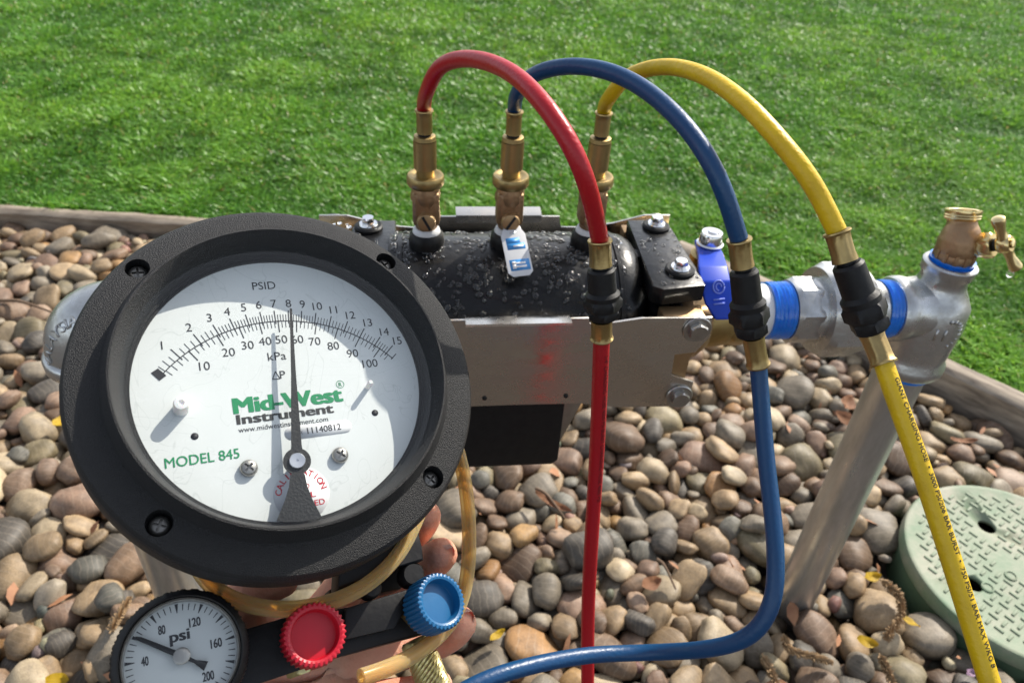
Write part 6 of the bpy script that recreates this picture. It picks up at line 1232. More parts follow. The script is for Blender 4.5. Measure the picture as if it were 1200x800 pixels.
-6190,6587,-187,42,14,-53,166,118,97,0,489,5210,-211,11,25,140,124,92,62,2,-4151,4824,-280,-31,2,-32,159,132,62,4,-1000,3749,-97,-4,-3,-67,199,136,111,5,5721,8149,-53,14,3,-147,237,212,107,7,-5969,5322,-69,13,-42,35,183,136,116,5,5888,9344,-113,32,0,122,215,167,103,1,2436,8222,11,-38,-15,-148,165,145,67,6,3617,7770,-143,15,-19,-54,195,184,86,5,1739,3788,-56,26,5,148,143,124,68,4,
-6855,11304,-138,-12,-54,179,180,138,86,2,5076,8581,-241,-29,15,-27,185,163,118,3,-7535,10840,-129,35,33,-88,162,121,75,5,3788,8833,-153,-30,-9,-21,133,96,83,6,3504,8239,-259,-19,-13,176,218,189,98,4,6125,7164,-90,-2,-32,2,170,124,88,1,-6065,5816,-266,29,11,-155,153,106,98,3,-292,5026,-238,-8,12,-134,200,155,115,7,-8455,10887,-253,-20,-11,-35,235,150,104,1,3621,9997,-87,-38,-1,136,179,119,71,1,
5044,9859,-150,1,1,-67,122,77,57,6,3539,8641,-239,-25,27,-124,167,110,69,7,3953,8621,-181,5,-3,65,194,142,75,2,662,7352,-169,-25,-20,102,119,112,54,3,4032,6986,-286,-2,4,14,152,112,67,1,2004,6378,-287,13,-3,-143,130,93,75,6,649,5103,-262,9,5,-141,163,139,86,2,4232,4728,-291,-1,-3,-136,135,125,73,6,2198,4089,-254,13,-3,-65,182,170,114,6,-4207,3662,-300,-18,1,20,122,111,58,0,
174,4083,-279,-21,-11,62,143,120,73,0,5704,7989,-227,28,-21,-166,219,167,106,1,-7240,9366,-167,-27,-31,-179,203,178,98,6,6214,8866,-181,9,0,19,129,87,69,4,5474,7670,-194,-44,14,139,238,193,120,5,6034,8582,-246,-19,-4,-169,177,115,110,7,5845,8356,-182,-31,18,134,230,185,91,3,-516,5273,-165,22,-8,128,122,80,63,1,-8506,9615,-185,22,-6,113,162,133,77,5,-6779,11912,-110,18,11,14,153,122,90,4,
-7021,11791,-231,22,-7,31,214,136,129,4,-7512,10538,-229,7,4,6,238,169,135,5,-8375,9430,-213,53,57,-29,149,116,63,2,-8025,8697,-161,27,7,-23,146,113,89,2,-7043,7500,-152,-15,31,-145,158,139,93,5,1414,8227,-234,17,9,0,238,223,122,7,1102,8096,-287,-20,7,-115,160,117,70,5,-5665,6903,-247,0,-9,120,224,181,103,3,6069,7339,-226,36,4,58,163,148,100,2,-4991,5448,-237,26,2,-8,217,158,119,7,
-3718,4567,-265,4,-2,142,190,169,83,2,2212,5154,-272,-35,24,160,120,78,65,4,-3815,4225,-100,-20,32,-101,192,152,126,4,-9264,11698,-287,-8,-2,-133,190,158,74,6,-9181,11072,-259,-5,15,-23,186,129,101,6,-8836,10859,-263,-20,2,-93,162,135,101,6,4962,9647,-278,-3,16,43,146,107,78,0,4623,8451,-283,1,-14,-46,172,149,66,1,2593,8260,-213,16,-19,99,238,195,149,4,3126,8143,-219,-30,-9,73,165,106,84,6,
3986,7931,-246,-10,18,-92,222,148,87,5,4453,7935,-236,8,-21,-76,210,147,120,2,2426,7431,-260,22,48,5,120,110,55,4,1485,7337,-269,41,5,69,130,91,86,7,6383,7504,-266,-11,-21,-80,158,133,93,0,1047,7054,-296,15,7,-9,100,80,57,4,1652,6903,-282,-7,19,-129,145,111,72,3,6756,7319,-248,13,-17,-132,184,118,110,7,4326,6947,-256,8,3,-93,197,179,95,4,1873,6846,-296,-3,-5,175,138,123,57,0,
1337,5908,-291,-2,9,-75,175,148,70,6,-4086,4493,-273,3,5,-158,180,124,80,0,1681,4524,-278,-10,4,61,170,130,84,6,-1921,5137,-31,-42,7,129,236,214,108,2,-2351,4802,-99,-22,16,175,172,163,113,0,-705,4055,-215,-30,5,78,286,263,123,4,-5428,4322,-242,-16,2,-26,267,240,115,1,-2380,3742,-203,-17,-5,53,158,114,77,6,-4429,5635,-288,11,-13,37,157,102,65,4,3522,6745,-281,22,2,-89,133,112,65,2,
-456,6589,-83,35,-20,122,117,111,64,7,4100,4286,-264,-7,3,114,203,152,90,0,-285,6873,-209,-44,-16,-28,133,97,74,7,3353,3978,-271,-4,8,-169,236,202,92,6,-6847,12096,-238,23,8,-74,223,175,117,3,4157,9936,-282,-11,-10,78,175,165,72,3,2877,8690,-285,9,-4,134,110,79,64,2,6153,8776,-286,-9,25,93,112,93,71,3,4769,8220,-290,-5,-2,123,153,123,62,1,998,7608,-287,-11,20,7,106,91,65,5,
5259,7472,-265,-13,-12,-14,150,121,91,1,3687,7025,-239,-2,17,170,238,194,113,2,187,6747,-288,20,-27,146,112,98,47,4,-5461,6249,-267,32,-6,133,136,108,83,1,5616,6915,-249,-24,-27,152,137,90,85,5,-4673,5717,-288,-27,3,3,133,119,65,4,-3933,4536,-246,-8,1,-176,220,156,116,5,733,4266,-296,-14,-8,-81,145,92,59,1,-3748,3845,-299,17,-10,-126,110,82,61,5,4378,4251,-288,-15,-15,46,142,108,67,7,
-9879,11995,-263,6,23,-110,169,159,95,1,-8528,11765,-157,-23,41,-62,99,62,59,2,-8397,11584,-289,18,4,-1,132,124,60,5,-7673,11333,-266,-50,12,74,126,107,59,3,-7508,11110,-213,20,13,-138,226,186,148,7,-8487,10592,-286,14,-2,94,184,126,74,5,-7855,10822,-243,-3,8,116,260,242,119,5,-8212,10298,-211,-18,29,-78,106,70,58,6,-7635,10167,-267,27,-4,-131,153,127,63,7,-7903,9698,-242,5,-21,-160,179,148,115,4,
-8337,9236,-226,43,14,-31,230,192,88,1,3666,10118,-177,-26,44,-146,166,124,76,1,-7060,8728,-245,-3,-5,-25,220,162,105,4,5559,9805,-291,-12,-1,-108,152,100,71,6,-7508,8167,-216,-40,15,154,105,78,64,6,4243,9498,-313,-8,1,54,84,63,37,2,4368,9364,-278,7,-23,140,123,115,75,7,3142,9073,-262,10,31,-13,172,127,76,7,-7143,7673,-252,30,10,-11,161,149,97,7,5339,9057,-292,-6,-8,-93,126,84,65,1,
5045,8834,-272,15,-11,172,175,115,86,0,3833,8445,-131,22,26,141,106,71,48,0,4164,8660,-281,5,12,127,144,124,80,0,1974,8231,-239,-6,-13,-6,238,217,118,1,6270,8281,-289,18,13,111,147,114,66,7,3725,7861,-271,-8,18,175,152,138,81,2,2818,7603,-290,35,-8,66,99,75,55,4,4226,7755,-269,15,-21,132,142,110,85,5,-6501,6588,-266,-13,-15,139,199,171,92,0,711,7458,-267,11,11,-10,150,126,84,2,
-6562,6465,-162,47,-17,-73,95,68,40,5,6242,7767,-299,16,-24,-12,96,66,53,2,4444,7424,-287,12,10,-179,166,137,67,1,5495,7311,-281,-23,-10,-61,142,114,77,4,-825,6496,-274,-5,17,-24,197,132,79,3,2913,6490,-282,9,-3,-117,136,111,77,5,137,6233,-300,-32,7,8,87,76,45,3,860,6119,-280,17,33,-108,130,104,52,7,-5023,5752,-265,-9,-16,37,144,125,90,2,2154,6150,-274,3,7,-44,193,147,80,1,
3561,6270,-274,17,-16,-56,133,116,79,7,3764,6219,-284,6,22,52,123,82,60,2,1999,5976,-291,16,4,-27,160,114,64,0,-5229,4984,-283,10,-3,7,135,122,68,3,-86,4814,-283,-24,4,43,143,136,75,4,3313,4555,-281,-6,-13,-90,137,116,82,6,-2789,4915,-194,-9,23,104,324,264,143,3,-5680,3867,-221,4,-17,81,324,291,128,2,-2428,5130,-31,9,-18,16,233,198,120,2,-684,4590,-39,12,12,16,222,165,139,2,
-3133,7192,12,15,11,-170,300,285,166,1,-1230,4432,-53,16,25,173,230,207,122,3,-2857,5584,-78,18,-21,-112,266,198,163,7,-1535,4775,86,-9,-5,-41,217,167,119,2,-1534,3986,-195,22,-4,80,324,231,167,4,-2391,4515,-222,9,-16,-159,278,245,131,2,-2573,6031,-191,-29,-31,102,238,187,154,7,-1769,5700,-69,-6,3,167,201,172,128,6,-6031,4283,-73,-12,26,136,312,195,148,6,-882,4348,-95,1,0,142,226,172,94,1,
-1440,4858,-182,17,-17,-84,324,226,181,7,-3362,3934,0,8,-1,-52,245,197,155,4,-4685,6399,85,-2,-8,141,275,253,140,2,-6775,5686,-70,8,27,-33,278,252,116,1,-1113,5621,-177,-41,13,149,244,173,114,2,-1088,4761,-85,25,1,28,191,150,124,1,-1450,4149,10,-16,13,64,195,144,89,3,-1980,6494,-84,20,0,-69,247,199,106,3,-1381,5659,-86,2,-17,-47,211,186,104,1,-6452,3736,-188,12,40,-9,264,176,110,1,
-2219,7336,-195,15,8,78,271,216,159,3,-2145,5853,-207,-7,25,-82,251,167,141,4,-963,5090,-162,-11,7,37,209,192,110,4,-3359,6829,-88,-42,4,155,212,178,121,7,-7430,5808,-83,-12,-21,19,295,267,184,0,-7228,5005,-42,4,-3,-49,242,213,135,3,-6845,4987,-59,4,-2,111,218,201,140,2,-1634,5128,-64,-22,-11,76,244,213,118,0,-1678,4390,-210,-24,-28,145,202,160,127,5,-2401,3985,-72,0,13,141,167,108,77,5,
-3554,6212,-17,-9,10,-44,301,264,140,3,-1152,5331,-235,-29,-3,-14,236,152,126,1,-6697,6176,3,23,-26,71,280,231,150,7,-2632,6763,-53,28,-1,-174,210,186,119,6,-1618,6881,-135,-30,2,-9,321,215,173,0,-7372,6624,-24,-8,9,-172,324,241,183,4,-3069,6675,-199,7,27,-129,201,142,129,7,-2313,5507,-115,11,7,32,176,159,74,7,-2023,4305,-240,-16,8,107,238,208,116,4,-2016,4027,-107,16,5,166,146,131,96,0,
-7187,7079,-5,-8,11,37,281,227,179,4,-4634,7245,-84,21,-20,-118,324,214,200,1,5114,7669,-147,-28,15,-153,270,175,151,7,-6951,5376,-117,-27,-44,-176,252,174,132,0,-6502,4237,-233,16,-4,-9,231,215,134,5,-2651,4257,-71,0,21,-52,215,155,115,6,7105,4272,-63,-2,19,140,206,170,127,2,-1353,6331,-94,37,1,37,186,151,99,2,-1876,3933,-264,5,5,48,240,199,100,6,5967,8960,-73,4,0,109,206,174,128,6,
-1713,7332,-49,-12,-18,-33,305,190,169,2,-3270,5822,-131,-10,7,91,299,227,139,2,-8915,8256,-54,-8,-10,21,324,290,169,6,-3942,6272,-175,25,0,-7,321,228,188,3,-1239,6081,-110,-11,-35,-136,177,164,109,1,-3066,5131,-112,13,16,140,235,200,150,5,-5782,4665,-237,11,-11,-168,276,251,121,0,-2159,3868,-150,64,49,-57,158,106,95,3,-6212,8734,-18,2,-29,-88,314,233,200,2,-8384,7394,-84,28,29,8,227,192,133,6,
-7530,7232,-94,9,32,4,288,232,172,5,-2542,7078,-181,-24,-25,83,215,168,111,5,-7300,6245,-49,-22,-25,-173,286,203,187,7,-4571,6237,-154,-10,16,172,324,220,145,3,-7439,5405,-51,-21,24,-9,208,190,87,0,-6420,5142,-93,26,39,-94,232,219,148,7,-2636,5365,-216,-7,-24,40,238,185,140,2,-703,5239,-72,39,-2,46,169,113,71,1,-6358,8180,-21,27,-17,-125,300,255,161,1,-8261,6663,-39,5,5,38,241,220,101,4,
-2426,6552,-93,12,4,-156,202,156,87,4,-6641,4575,-188,21,31,47,261,170,137,1,-6248,3810,-121,-8,-24,-124,180,152,72,4,-2775,3987,-67,37,31,35,194,126,107,1,-3618,7390,-20,21,22,-93,212,147,88,4,-3357,6521,-113,2,-16,-37,241,150,110,0,-1506,6560,-98,8,12,-156,192,124,87,6,-6022,3557,-83,12,-10,-105,197,133,119,6,-5339,3523,-215,-9,-14,86,306,203,153,5,-5454,9303,-25,6,3,60,279,261,129,1,
-7663,7715,-51,13,20,-130,324,232,124,7,-4999,7845,-190,-21,7,150,324,208,197,6,-3017,7668,-1,22,28,103,248,180,153,1,-2865,6975,-212,12,-18,117,280,216,148,4,4708,7120,-142,-1,4,127,168,153,68,7,-2626,6360,-121,0,0,117,198,131,88,0,-2279,6388,-105,-39,-44,-177,130,124,76,5,-6269,5554,-179,4,-15,-79,324,213,202,6,-2960,5859,-11,-18,21,119,166,121,108,1,-1604,5947,-124,-14,2,134,170,117,102,2,
-3900,5607,-220,-33,5,-49,260,212,138,4,-6051,5048,-43,-52,17,-15,195,147,128,3,-6950,4438,-263,2,8,-75,257,231,102,6,7748,6540,-120,9,12,-164,324,203,139,7,-8304,7694,-2,39,-19,-141,265,225,114,1,-1635,8072,-39,-12,1,73,260,216,167,0,-2531,7579,-229,-5,14,115,238,192,144,6,-1014,5856,-133,51,-5,-53,182,161,78,3,-6991,4113,-181,-8,20,-79,224,206,85,5,7249,6804,-40,29,-16,-135,233,207,118,6,
7948,5893,-84,-1,54,143,205,132,126,3,-8526,7991,-16,5,4,78,278,187,162,3,-2814,8506,-184,-11,8,129,305,282,195,6,-2039,6849,-122,41,-7,56,158,146,62,7,-2083,6197,-84,-15,-6,87,169,110,96,1,-1000,6300,-126,14,19,-5,224,180,93,1,-2188,6222,-256,-11,-5,25,244,197,93,2,-6316,4855,-66,-29,6,-154,149,136,71,5,-5996,4793,-114,12,-28,-92,197,126,119,5,-1681,4631,-247,-20,-7,156,199,127,121,6,
-3008,4018,-245,13,-6,-100,241,225,112,0,7649,6304,-40,29,-16,-135,233,207,118,6,7661,4847,-80,1,16,-58,235,171,117,0,7392,4634,-85,9,-27,-178,213,179,101,1,-5504,11159,-90,13,-7,-30,285,235,179,0,-6359,10524,-16,22,-34,161,263,236,166,4,-8233,8333,78,18,-13,-116,240,179,139,0,-2501,7805,-101,-14,-25,-46,179,159,97,4,-3351,7508,-6,-6,-13,57,186,124,88,7,5438,8363,3,-14,20,-165,147,126,84,3,
-1908,5534,-231,-12,9,142,221,139,127,0,-7090,4826,-225,-8,17,75,223,205,136,0,-5568,4510,-106,5,28,53,168,143,70,3,-6470,4023,-139,-40,17,-121,135,107,66,5,-2275,4092,-169,17,-12,-84,146,112,60,6,1274,8600,-59,-13,-2,-72,278,204,156,2,7719,6026,-94,15,-25,29,200,131,93,1,-2571,10498,-25,-11,28,-51,244,223,158,6,-6304,9937,-122,0,-7,-47,263,221,146,1,-8857,9293,-74,-14,-18,-166,258,205,107,0,
-8996,8686,5,-20,37,-138,236,217,96,4,-7048,9055,-176,-16,14,139,281,195,170,7,-5334,8070,-36,-36,-10,80,222,169,137,2,-3551,7895,-194,21,14,-44,324,218,137,0,-8739,7236,-46,-14,40,46,267,223,150,2,-2854,7910,-182,31,10,-31,279,216,175,6,5613,8644,-95,-19,-12,-129,244,168,118,7,-2271,7604,-87,-33,17,8,190,163,96,7,-4229,6929,-148,11,-17,117,324,235,213,4,-5135,6835,-95,19,-33,-116,240,220,130,7,
-7925,6241,-104,-26,-3,169,201,142,91,4,-2966,6192,-160,-7,-20,68,122,111,53,3,-1545,6135,-240,27,-10,54,187,151,80,6,-2591,5701,-243,-29,-16,141,193,148,127,4,-3786,5153,-149,8,-9,-46,190,120,91,4,-2826,5250,-155,-56,-6,123,149,100,62,3,-6177,4618,-214,31,-30,99,221,161,94,3,-6515,4367,-32,-9,33,97,144,129,71,5,-5274,4002,-143,14,-11,28,167,119,78,1,-5197,3789,-46,-33,6,5,128,93,83,1,
-2469,3992,-254,13,-14,92,178,140,104,1,1589,8937,8,21,1,-25,324,299,178,7,852,8495,22,16,21,174,324,248,212,4,7913,5537,-112,20,5,-119,172,121,89,0,-9757,10543,-105,17,35,61,239,221,94,5,-8976,9559,62,26,20,-6,193,163,103,2,-5898,10012,-88,-44,-16,-178,211,185,115,6,-6144,7830,5,14,-18,-59,232,182,137,0,-5863,7660,-121,-21,2,-17,252,163,131,3,-5827,7333,-38,26,4,146,213,196,90,6,
-2771,7307,-174,16,15,-10,174,112,100,7,-4186,6384,48,-25,1,51,214,143,104,6,-1670,6445,-249,0,31,104,149,108,94,1,4539,6851,-213,48,-42,79,182,157,71,5,-4087,5943,-192,33,-42,104,195,169,123,7,-2924,5940,-227,-5,-26,-21,202,189,132,2,-1928,5986,-79,24,18,135,170,106,79,0,-1429,5505,-249,4,0,52,196,122,116,6,-843,5480,-254,-14,0,57,191,161,115,6,-675,5397,-139,-21,37,-79,159,146,65,7,
-3720,4892,-252,21,-14,77,178,130,111,1,-1794,4818,-118,-1,1,128,119,110,77,6,-6072,4028,-241,-29,6,12,184,148,113,0,-2687,3747,-243,-13,-11,129,238,183,111,7,-331,7476,-15,0,-17,57,177,158,83,5,-3726,6671,-91,-3,5,-23,227,216,149,0,-932,6121,-59,-22,9,-133,174,156,75,4,7745,5669,-177,37,-18,-105,158,140,93,0,7545,5169,-177,37,-18,-105,158,140,93,0,6881,4305,-148,-13,36,-86,175,143,88,2,
-10057,11456,-46,-15,-17,157,248,183,122,3,-6654,9642,-174,34,19,-148,296,202,119,6,-9433,8042,-157,13,14,-69,324,270,169,5,-5613,8343,-37,-5,-13,-4,258,241,141,1,-2956,8274,-45,-7,24,-144,175,165,83,3,-3295,8163,-48,-16,10,-66,189,169,113,7,-5283,7656,-35,12,-16,128,195,156,88,5,-2136,7910,-92,12,7,93,259,215,104,0,-5049,7368,-9,-2,-21,-44,209,138,95,6,-2771,7629,-126,2,5,-128,131,113,69,7,
-8019,6720,-180,-1,38,-100,196,151,95,0,-4603,6722,-162,-15,-16,-83,298,276,197,3,-2258,6847,-119,18,-16,165,137,125,64,3,-6975,5978,96,-16,17,-45,151,126,77,6,-1047,6792,-220,22,2,41,245,177,143,1,-3010,5450,-243,9,-17,152,238,159,117,0,-6602,4844,-109,40,-21,-129,186,133,82,6,-2933,4536,-246,-8,1,-176,220,156,116,5,-3515,4367,-32,-9,33,97,144,129,71,5,-6684,3893,-247,17,12,45,238,193,109,7,
-1197,3832,-248,-17,-3,16,183,172,106,4,1979,9327,-24,36,2,84,219,187,119,4,-335,7996,-52,21,-10,-8,324,225,158,7,297,7585,-217,24,9,-136,227,163,142,2,-75,7254,-103,-18,9,128,211,182,92,0,7745,7666,-212,21,22,-13,195,180,102,2,7319,6526,-94,15,-25,29,200,131,93,1,7681,5280,-124,8,24,-74,151,143,81,1,-643,3734,-254,18,-19,35,182,120,106,4,-6200,12083,-82,-14,24,137,205,163,118,0,
-9374,10544,-66,-15,-8,54,214,192,125,2,-1508,11449,-113,1,-2,-126,324,217,142,0,-9579,9828,-127,0,23,82,235,207,125,1,-7060,9827,-226,8,-14,78,312,287,128,7,-10042,9283,-141,2,21,-105,297,242,154,7,-9420,8883,-148,-19,35,78,263,246,165,4,-5661,9069,-200,14,-16,-152,270,178,158,3,-5226,8651,-74,6,-30,142,183,164,112,1,-8124,8128,-89,-6,49,172,258,225,126,2,-7884,7943,4,-33,-5,-137,211,137,126,4,
-4986,8212,-48,22,-6,-41,254,188,156,6,-8622,7564,-22,36,-49,111,209,142,97,5,5804,9156,-250,11,-10,146,221,198,111,6,-5454,7496,-189,0,-14,125,284,212,142,5,-8364,7018,-198,-20,15,91,251,216,137,6,-7121,5987,17,15,-12,105,195,132,82,7,-2905,6525,-267,16,-19,-103,180,144,88,0,4467,6570,-185,-12,-7,-112,135,102,69,6,-1619,5496,-119,15,-26,52,118,98,75,0,-6289,4462,-56,41,38,-149,135,111,85,6,
-608,5144,-251,-2,-18,-134,220,194,99,4,-5851,4257,-252,14,-4,-27,238,194,98,2,-979,4642,-257,-2,-7,-147,216,155,92,3,-5526,3760,-106,-29,1,-114,121,83,54,7,354,8041,-101,20,-12,-59,207,157,106,3,7324,4335,-56,-7,13,-50,231,151,89,6,6715,4270,-239,-13,-11,130,227,167,120,0,-5195,11947,21,11,-8,173,208,193,108,6,-9716,11357,-146,6,-13,73,222,150,141,3,-2954,11712,-37,35,4,-57,213,177,98,7,
-2634,11835,-132,-5,-23,-9,277,212,146,3,-5932,11230,-145,-10,7,-20,181,121,114,2,-4284,11493,-213,-5,-9,-10,231,196,138,7,-6734,10797,-131,0,-14,91,280,241,160,1,-9773,10210,-97,6,28,108,207,146,127,4,-2163,10789,-61,8,16,79,234,217,121,1,-9591,9427,-92,23,9,-135,219,194,131,4,-5813,9523,-209,28,2,122,243,231,136,5,-8462,8591,-12,-2,-9,12,248,160,152,5,-9290,8513,-101,-12,22,-1,218,204,138,6,
-8017,8456,-89,-47,16,-154,170,121,105,2,-2318,8763,-5,18,-13,95,196,173,107,5,-5600,8049,8,53,38,-162,192,131,83,0,-2317,8463,-237,-3,1,159,198,138,131,6,-8137,7614,-196,-3,5,-112,157,114,94,2,-1836,7793,-61,-23,35,-10,155,115,92,0,-5351,7356,-23,7,-10,-162,161,106,72,2,-5630,7135,-116,12,-12,-140,203,185,80,6,-5082,7258,-218,-19,-28,30,226,155,121,2,5347,8028,-188,9,-1,-9,146,131,88,5,
-6755,6578,-101,40,-3,153,181,170,95,3,-3277,6971,-257,-31,-15,44,190,119,113,4,-1798,6703,-260,8,17,90,212,183,96,1,-7809,5712,-236,-5,25,-27,205,150,82,1,-3882,5895,-93,-8,10,88,185,134,84,3,-6647,5373,-126,45,70,-151,229,154,117,4,-2137,5328,-239,15,-19,-172,191,159,125,1,-6869,4686,-115,-12,-5,46,136,93,71,3,-1193,5106,-270,-26,3,-21,182,128,92,0,-528,4880,-186,-31,-6,-65,120,110,59,7,
-4998,3641,-244,-24,-17,175,202,136,105,7,1350,9371,-60,2,-24,33,269,242,160,7,2405,8578,31,7,2,-155,177,155,102,7,-20,8072,-207,-2,-19,-24,246,233,146,2,-212,7624,-194,24,-6,93,281,193,162,3,56,7519,-114,21,5,-135,161,148,105,7,321,7214,-102,-3,2,144,194,122,90,7,7650,6995,-264,8,17,-114,180,131,91,0,8023,7005,-172,-13,27,-43,172,134,77,1,7348,6193,-84,-1,54,143,205,132,126,3,
7469,5401,-132,15,-1,57,185,139,91,1,7367,4808,-134,-19,-19,-74,191,131,74,5,-1211,3593,-173,-21,-52,74,180,149,109,1,5860,4110,-145,-13,29,86,189,124,90,0,-11382,11961,8,-15,2,-118,196,122,103,0,-10905,11573,-159,21,9,-73,194,181,109,7,-10546,11530,-116,-12,-7,-164,178,154,95,5,-6014,11941,-214,17,11,-114,243,198,140,2,-3366,11821,-197,-11,-1,-103,318,298,171,5,
-1596,12140,-84,-22,4,-81,210,188,134,0,-10471,10818,-138,-23,-13,-81,172,120,94,5,-4143,11897,-220,20,13,121,324,248,132,7,-10709,10636,-92,-4,12,70,209,132,110,0,-2153,11193,-28,37,18,-178,181,158,116,4,-3765,10978,-212,-13,-20,-162,252,192,134,6,-3332,11230,-225,-21,0,-45,234,202,130,3,-2962,11090,-99,-13,9,53,194,181,118,4,-9025,10100,-80,-33,-17,151,162,143,75,2,
-5961,10388,-111,-2,-15,-116,233,198,94,4,-5366,10563,-156,-14,7,52,219,205,104,4,-10146,9636,-33,20,-23,71,139,132,87,6,-6781,9841,-69,-5,18,42,191,151,101,3,-6987,9586,-70,20,-19,172,169,143,110,3,-8266,9069,-105,-39,-26,103,213,133,88,7,-8827,8789,-192,-14,-16,120,324,283,175,0,-6689,8475,-105,32,44,37,201,131,119,7,-2466,8796,-209,7,15,-36,324,213,150,1,
-5976,8265,-223,-19,13,-101,238,192,131,2,-1537,8434,-87,12,18,106,226,167,99,2,-5772,7876,-63,30,-23,148,146,133,58,2,-1946,7674,-222,-19,-20,-26,238,225,143,4,-5301,7172,-100,35,7,160,159,134,103,4,-2868,7508,-249,-19,15,-64,185,172,109,3,5475,8283,-137,-19,-13,-86,160,130,77,0,-6996,6845,-96,-2,-22,11,180,151,79,7,5035,7948,-250,-7,-15,44,235,203,104,4,-7776,6580,-230,-2,20,42,200,129,114,5,
-8156,6429,-247,2,-14,-48,246,198,102,3,-2906,6840,-73,17,12,-69,112,100,45,4,-8183,5987,-166,5,11,77,312,215,187,4,-3359,6300,-238,-7,11,126,269,214,119,0,-2762,6268,-256,8,-2,65,190,145,99,0,-1879,6273,-242,20,50,-177,133,104,68,0,-1704,6226,-295,10,-3,61,137,125,64,5,-4173,5699,-280,14,10,35,144,120,77,1,-2022,5674,-134,-13,30,60,109,77,65,2,-4094,5396,-248,26,10,97,233,187,101,1,
-760,4884,-257,28,12,-9,179,112,88,6,-2620,4755,-284,15,-7,-118,176,120,78,0,-397,4778,-290,-6,2,-44,152,109,64,0,-1434,4526,-172,37,27,60,128,80,60,7,-3592,4178,-112,38,22,104,158,121,94,3,-2921,3744,-157,5,28,-151,174,129,69,1,2599,9879,-2,-1,-7,164,212,132,110,7,1042,9205,-93,42,4,-83,179,145,81,5,2112,8662,17,-28,18,-122,185,127,75,6,-3984,7529,-106,-11,33,174,243,210,130,1,
-3806,7225,-122,-30,2,-75,179,158,96,7,-4036,6630,-84,-29,10,-101,157,131,100,2,7971,7173,-270,-4,-7,-178,201,177,80,7,7721,5909,-255,-27,7,-157,202,166,86,0,7121,4637,-276,-21,-3,-114,144,114,75,6,-1947,3667,-119,28,4,13,197,132,109,5,6468,4103,-99,-14,2,-78,179,134,107,2,-10512,12204,-222,12,27,-45,236,151,143,7,-11261,11576,-161,26,6,16,212,133,91,5,-5498,11945,-185,15,16,-29,306,267,182,1,
-4326,12162,-99,-47,-11,18,198,163,116,3,-10693,11043,-143,-4,-7,109,214,144,109,7,-6221,11658,-191,13,-20,106,194,129,108,5,-5790,11695,-170,12,-8,10,179,117,100,6,-5210,11734,-94,-11,-10,103,160,148,82,0,-4565,11962,-234,0,13,82,256,206,122,1,-10254,10994,-183,23,6,57,159,124,70,6,-6392,10962,-99,15,20,-135,229,178,91,4,-5124,11317,-131,7,-20,-64,188,168,76,4,
-3328,11411,-71,-27,10,118,179,127,86,4,-2212,11514,-39,3,0,-167,212,199,109,2,-10497,10557,-251,-29,3,162,236,161,113,4,-10567,10261,-154,-39,12,48,221,183,84,6,-10094,10164,-119,-6,50,-140,164,131,79,5,-10183,9996,-91,46,-13,-57,178,130,100,1,-6956,10526,-228,-26,-24,-82,212,188,128,4,-4894,10532,-134,22,-12,-46,243,159,105,1,-3363,10677,-139,-34,2,-135,225,149,134,2,
-9033,9693,-184,21,8,81,324,229,174,2,-6696,10056,-231,-16,-3,106,254,218,122,3,-9461,9189,-124,-22,31,-151,156,126,86,7,-9290,9327,-233,1,19,-97,238,203,127,6,-9805,8920,-113,12,12,-29,181,162,94,6,-6929,9327,-243,-1,23,-104,197,166,104,2,-6503,9177,-102,11,28,3,164,117,81,1,-5949,9052,-73,-6,-2,58,181,125,101,0,-1753,8675,-222,25,7,-11,226,162,138,2,-1829,8327,-145,-13,-6,53,185,131,76,7,
-8759,7107,-264,1,-5,-49,238,216,100,6,-8040,7002,-237,43,13,-64,179,140,117,7,-5409,7090,-258,-3,5,-31,204,167,95,1,-6958,6390,-3,-15,13,-37,171,140,95,7,-2314,6715,-246,-3,-19,165,190,145,111,4,-6665,5933,47,16,10,165,115,84,74,7,-4328,6162,-275,12,7,154,163,150,80,1,-3407,4627,-53,8,20,90,170,156,93,7,-3526,3760,-106,-29,1,-114,121,83,54,7,-5651,3573,-149,26,-3,-100,122,99,50,2,
1852,12003,-65,-10,14,-8,281,217,147,3,2268,9475,-18,7,7,-129,191,131,119,0,2410,9392,-198,-24,17,13,208,160,105,6,-227,7082,-253,37,11,-60,192,121,115,7,-582,6777,-220,33,17,12,250,211,110,7,7828,7399,-280,13,-3,50,189,128,82,6,4112,6190,-246,-7,27,116,185,134,86,2,4068,5936,-278,17,-19,81,133,115,82,5,-2513,3455,-163,16,7,-175,219,159,108,3,-1476,3350,-90,23,9,-65,274,255,140,7,
6634,3915,-43,-23,-3,158,255,198,158,5,-10113,11983,-132,15,-35,-122,192,142,124,2,-10242,11345,-218,-15,11,-88,249,208,136,3,-6570,11685,-246,-6,-9,-51,278,244,122,6,-4974,12041,-236,13,8,158,248,205,114,2,-6638,11179,-120,-22,11,-77,210,154,134,0,-3532,11553,-71,-21,-32,62,157,149,60,0,-2085,11973,-196,10,-28,-98,268,216,114,4,-1755,11954,-227,-59,7,-54,208,160,136,4,
-4723,11294,-156,9,-19,48,126,102,81,5,-3131,11417,-120,41,-15,-55,215,159,96,5,-3681,11298,-136,19,22,-61,177,161,103,6,-9231,10307,-205,5,23,176,235,166,141,2,-6056,10666,-254,3,-11,156,255,199,107,5,-5848,10920,-237,-12,-20,130,219,182,126,0,-2412,11076,-107,17,27,-11,214,145,132,4,-6547,10332,-123,51,-12,114,198,153,84,1,-5077,10837,-243,-1,-14,-145,254,161,110,4,
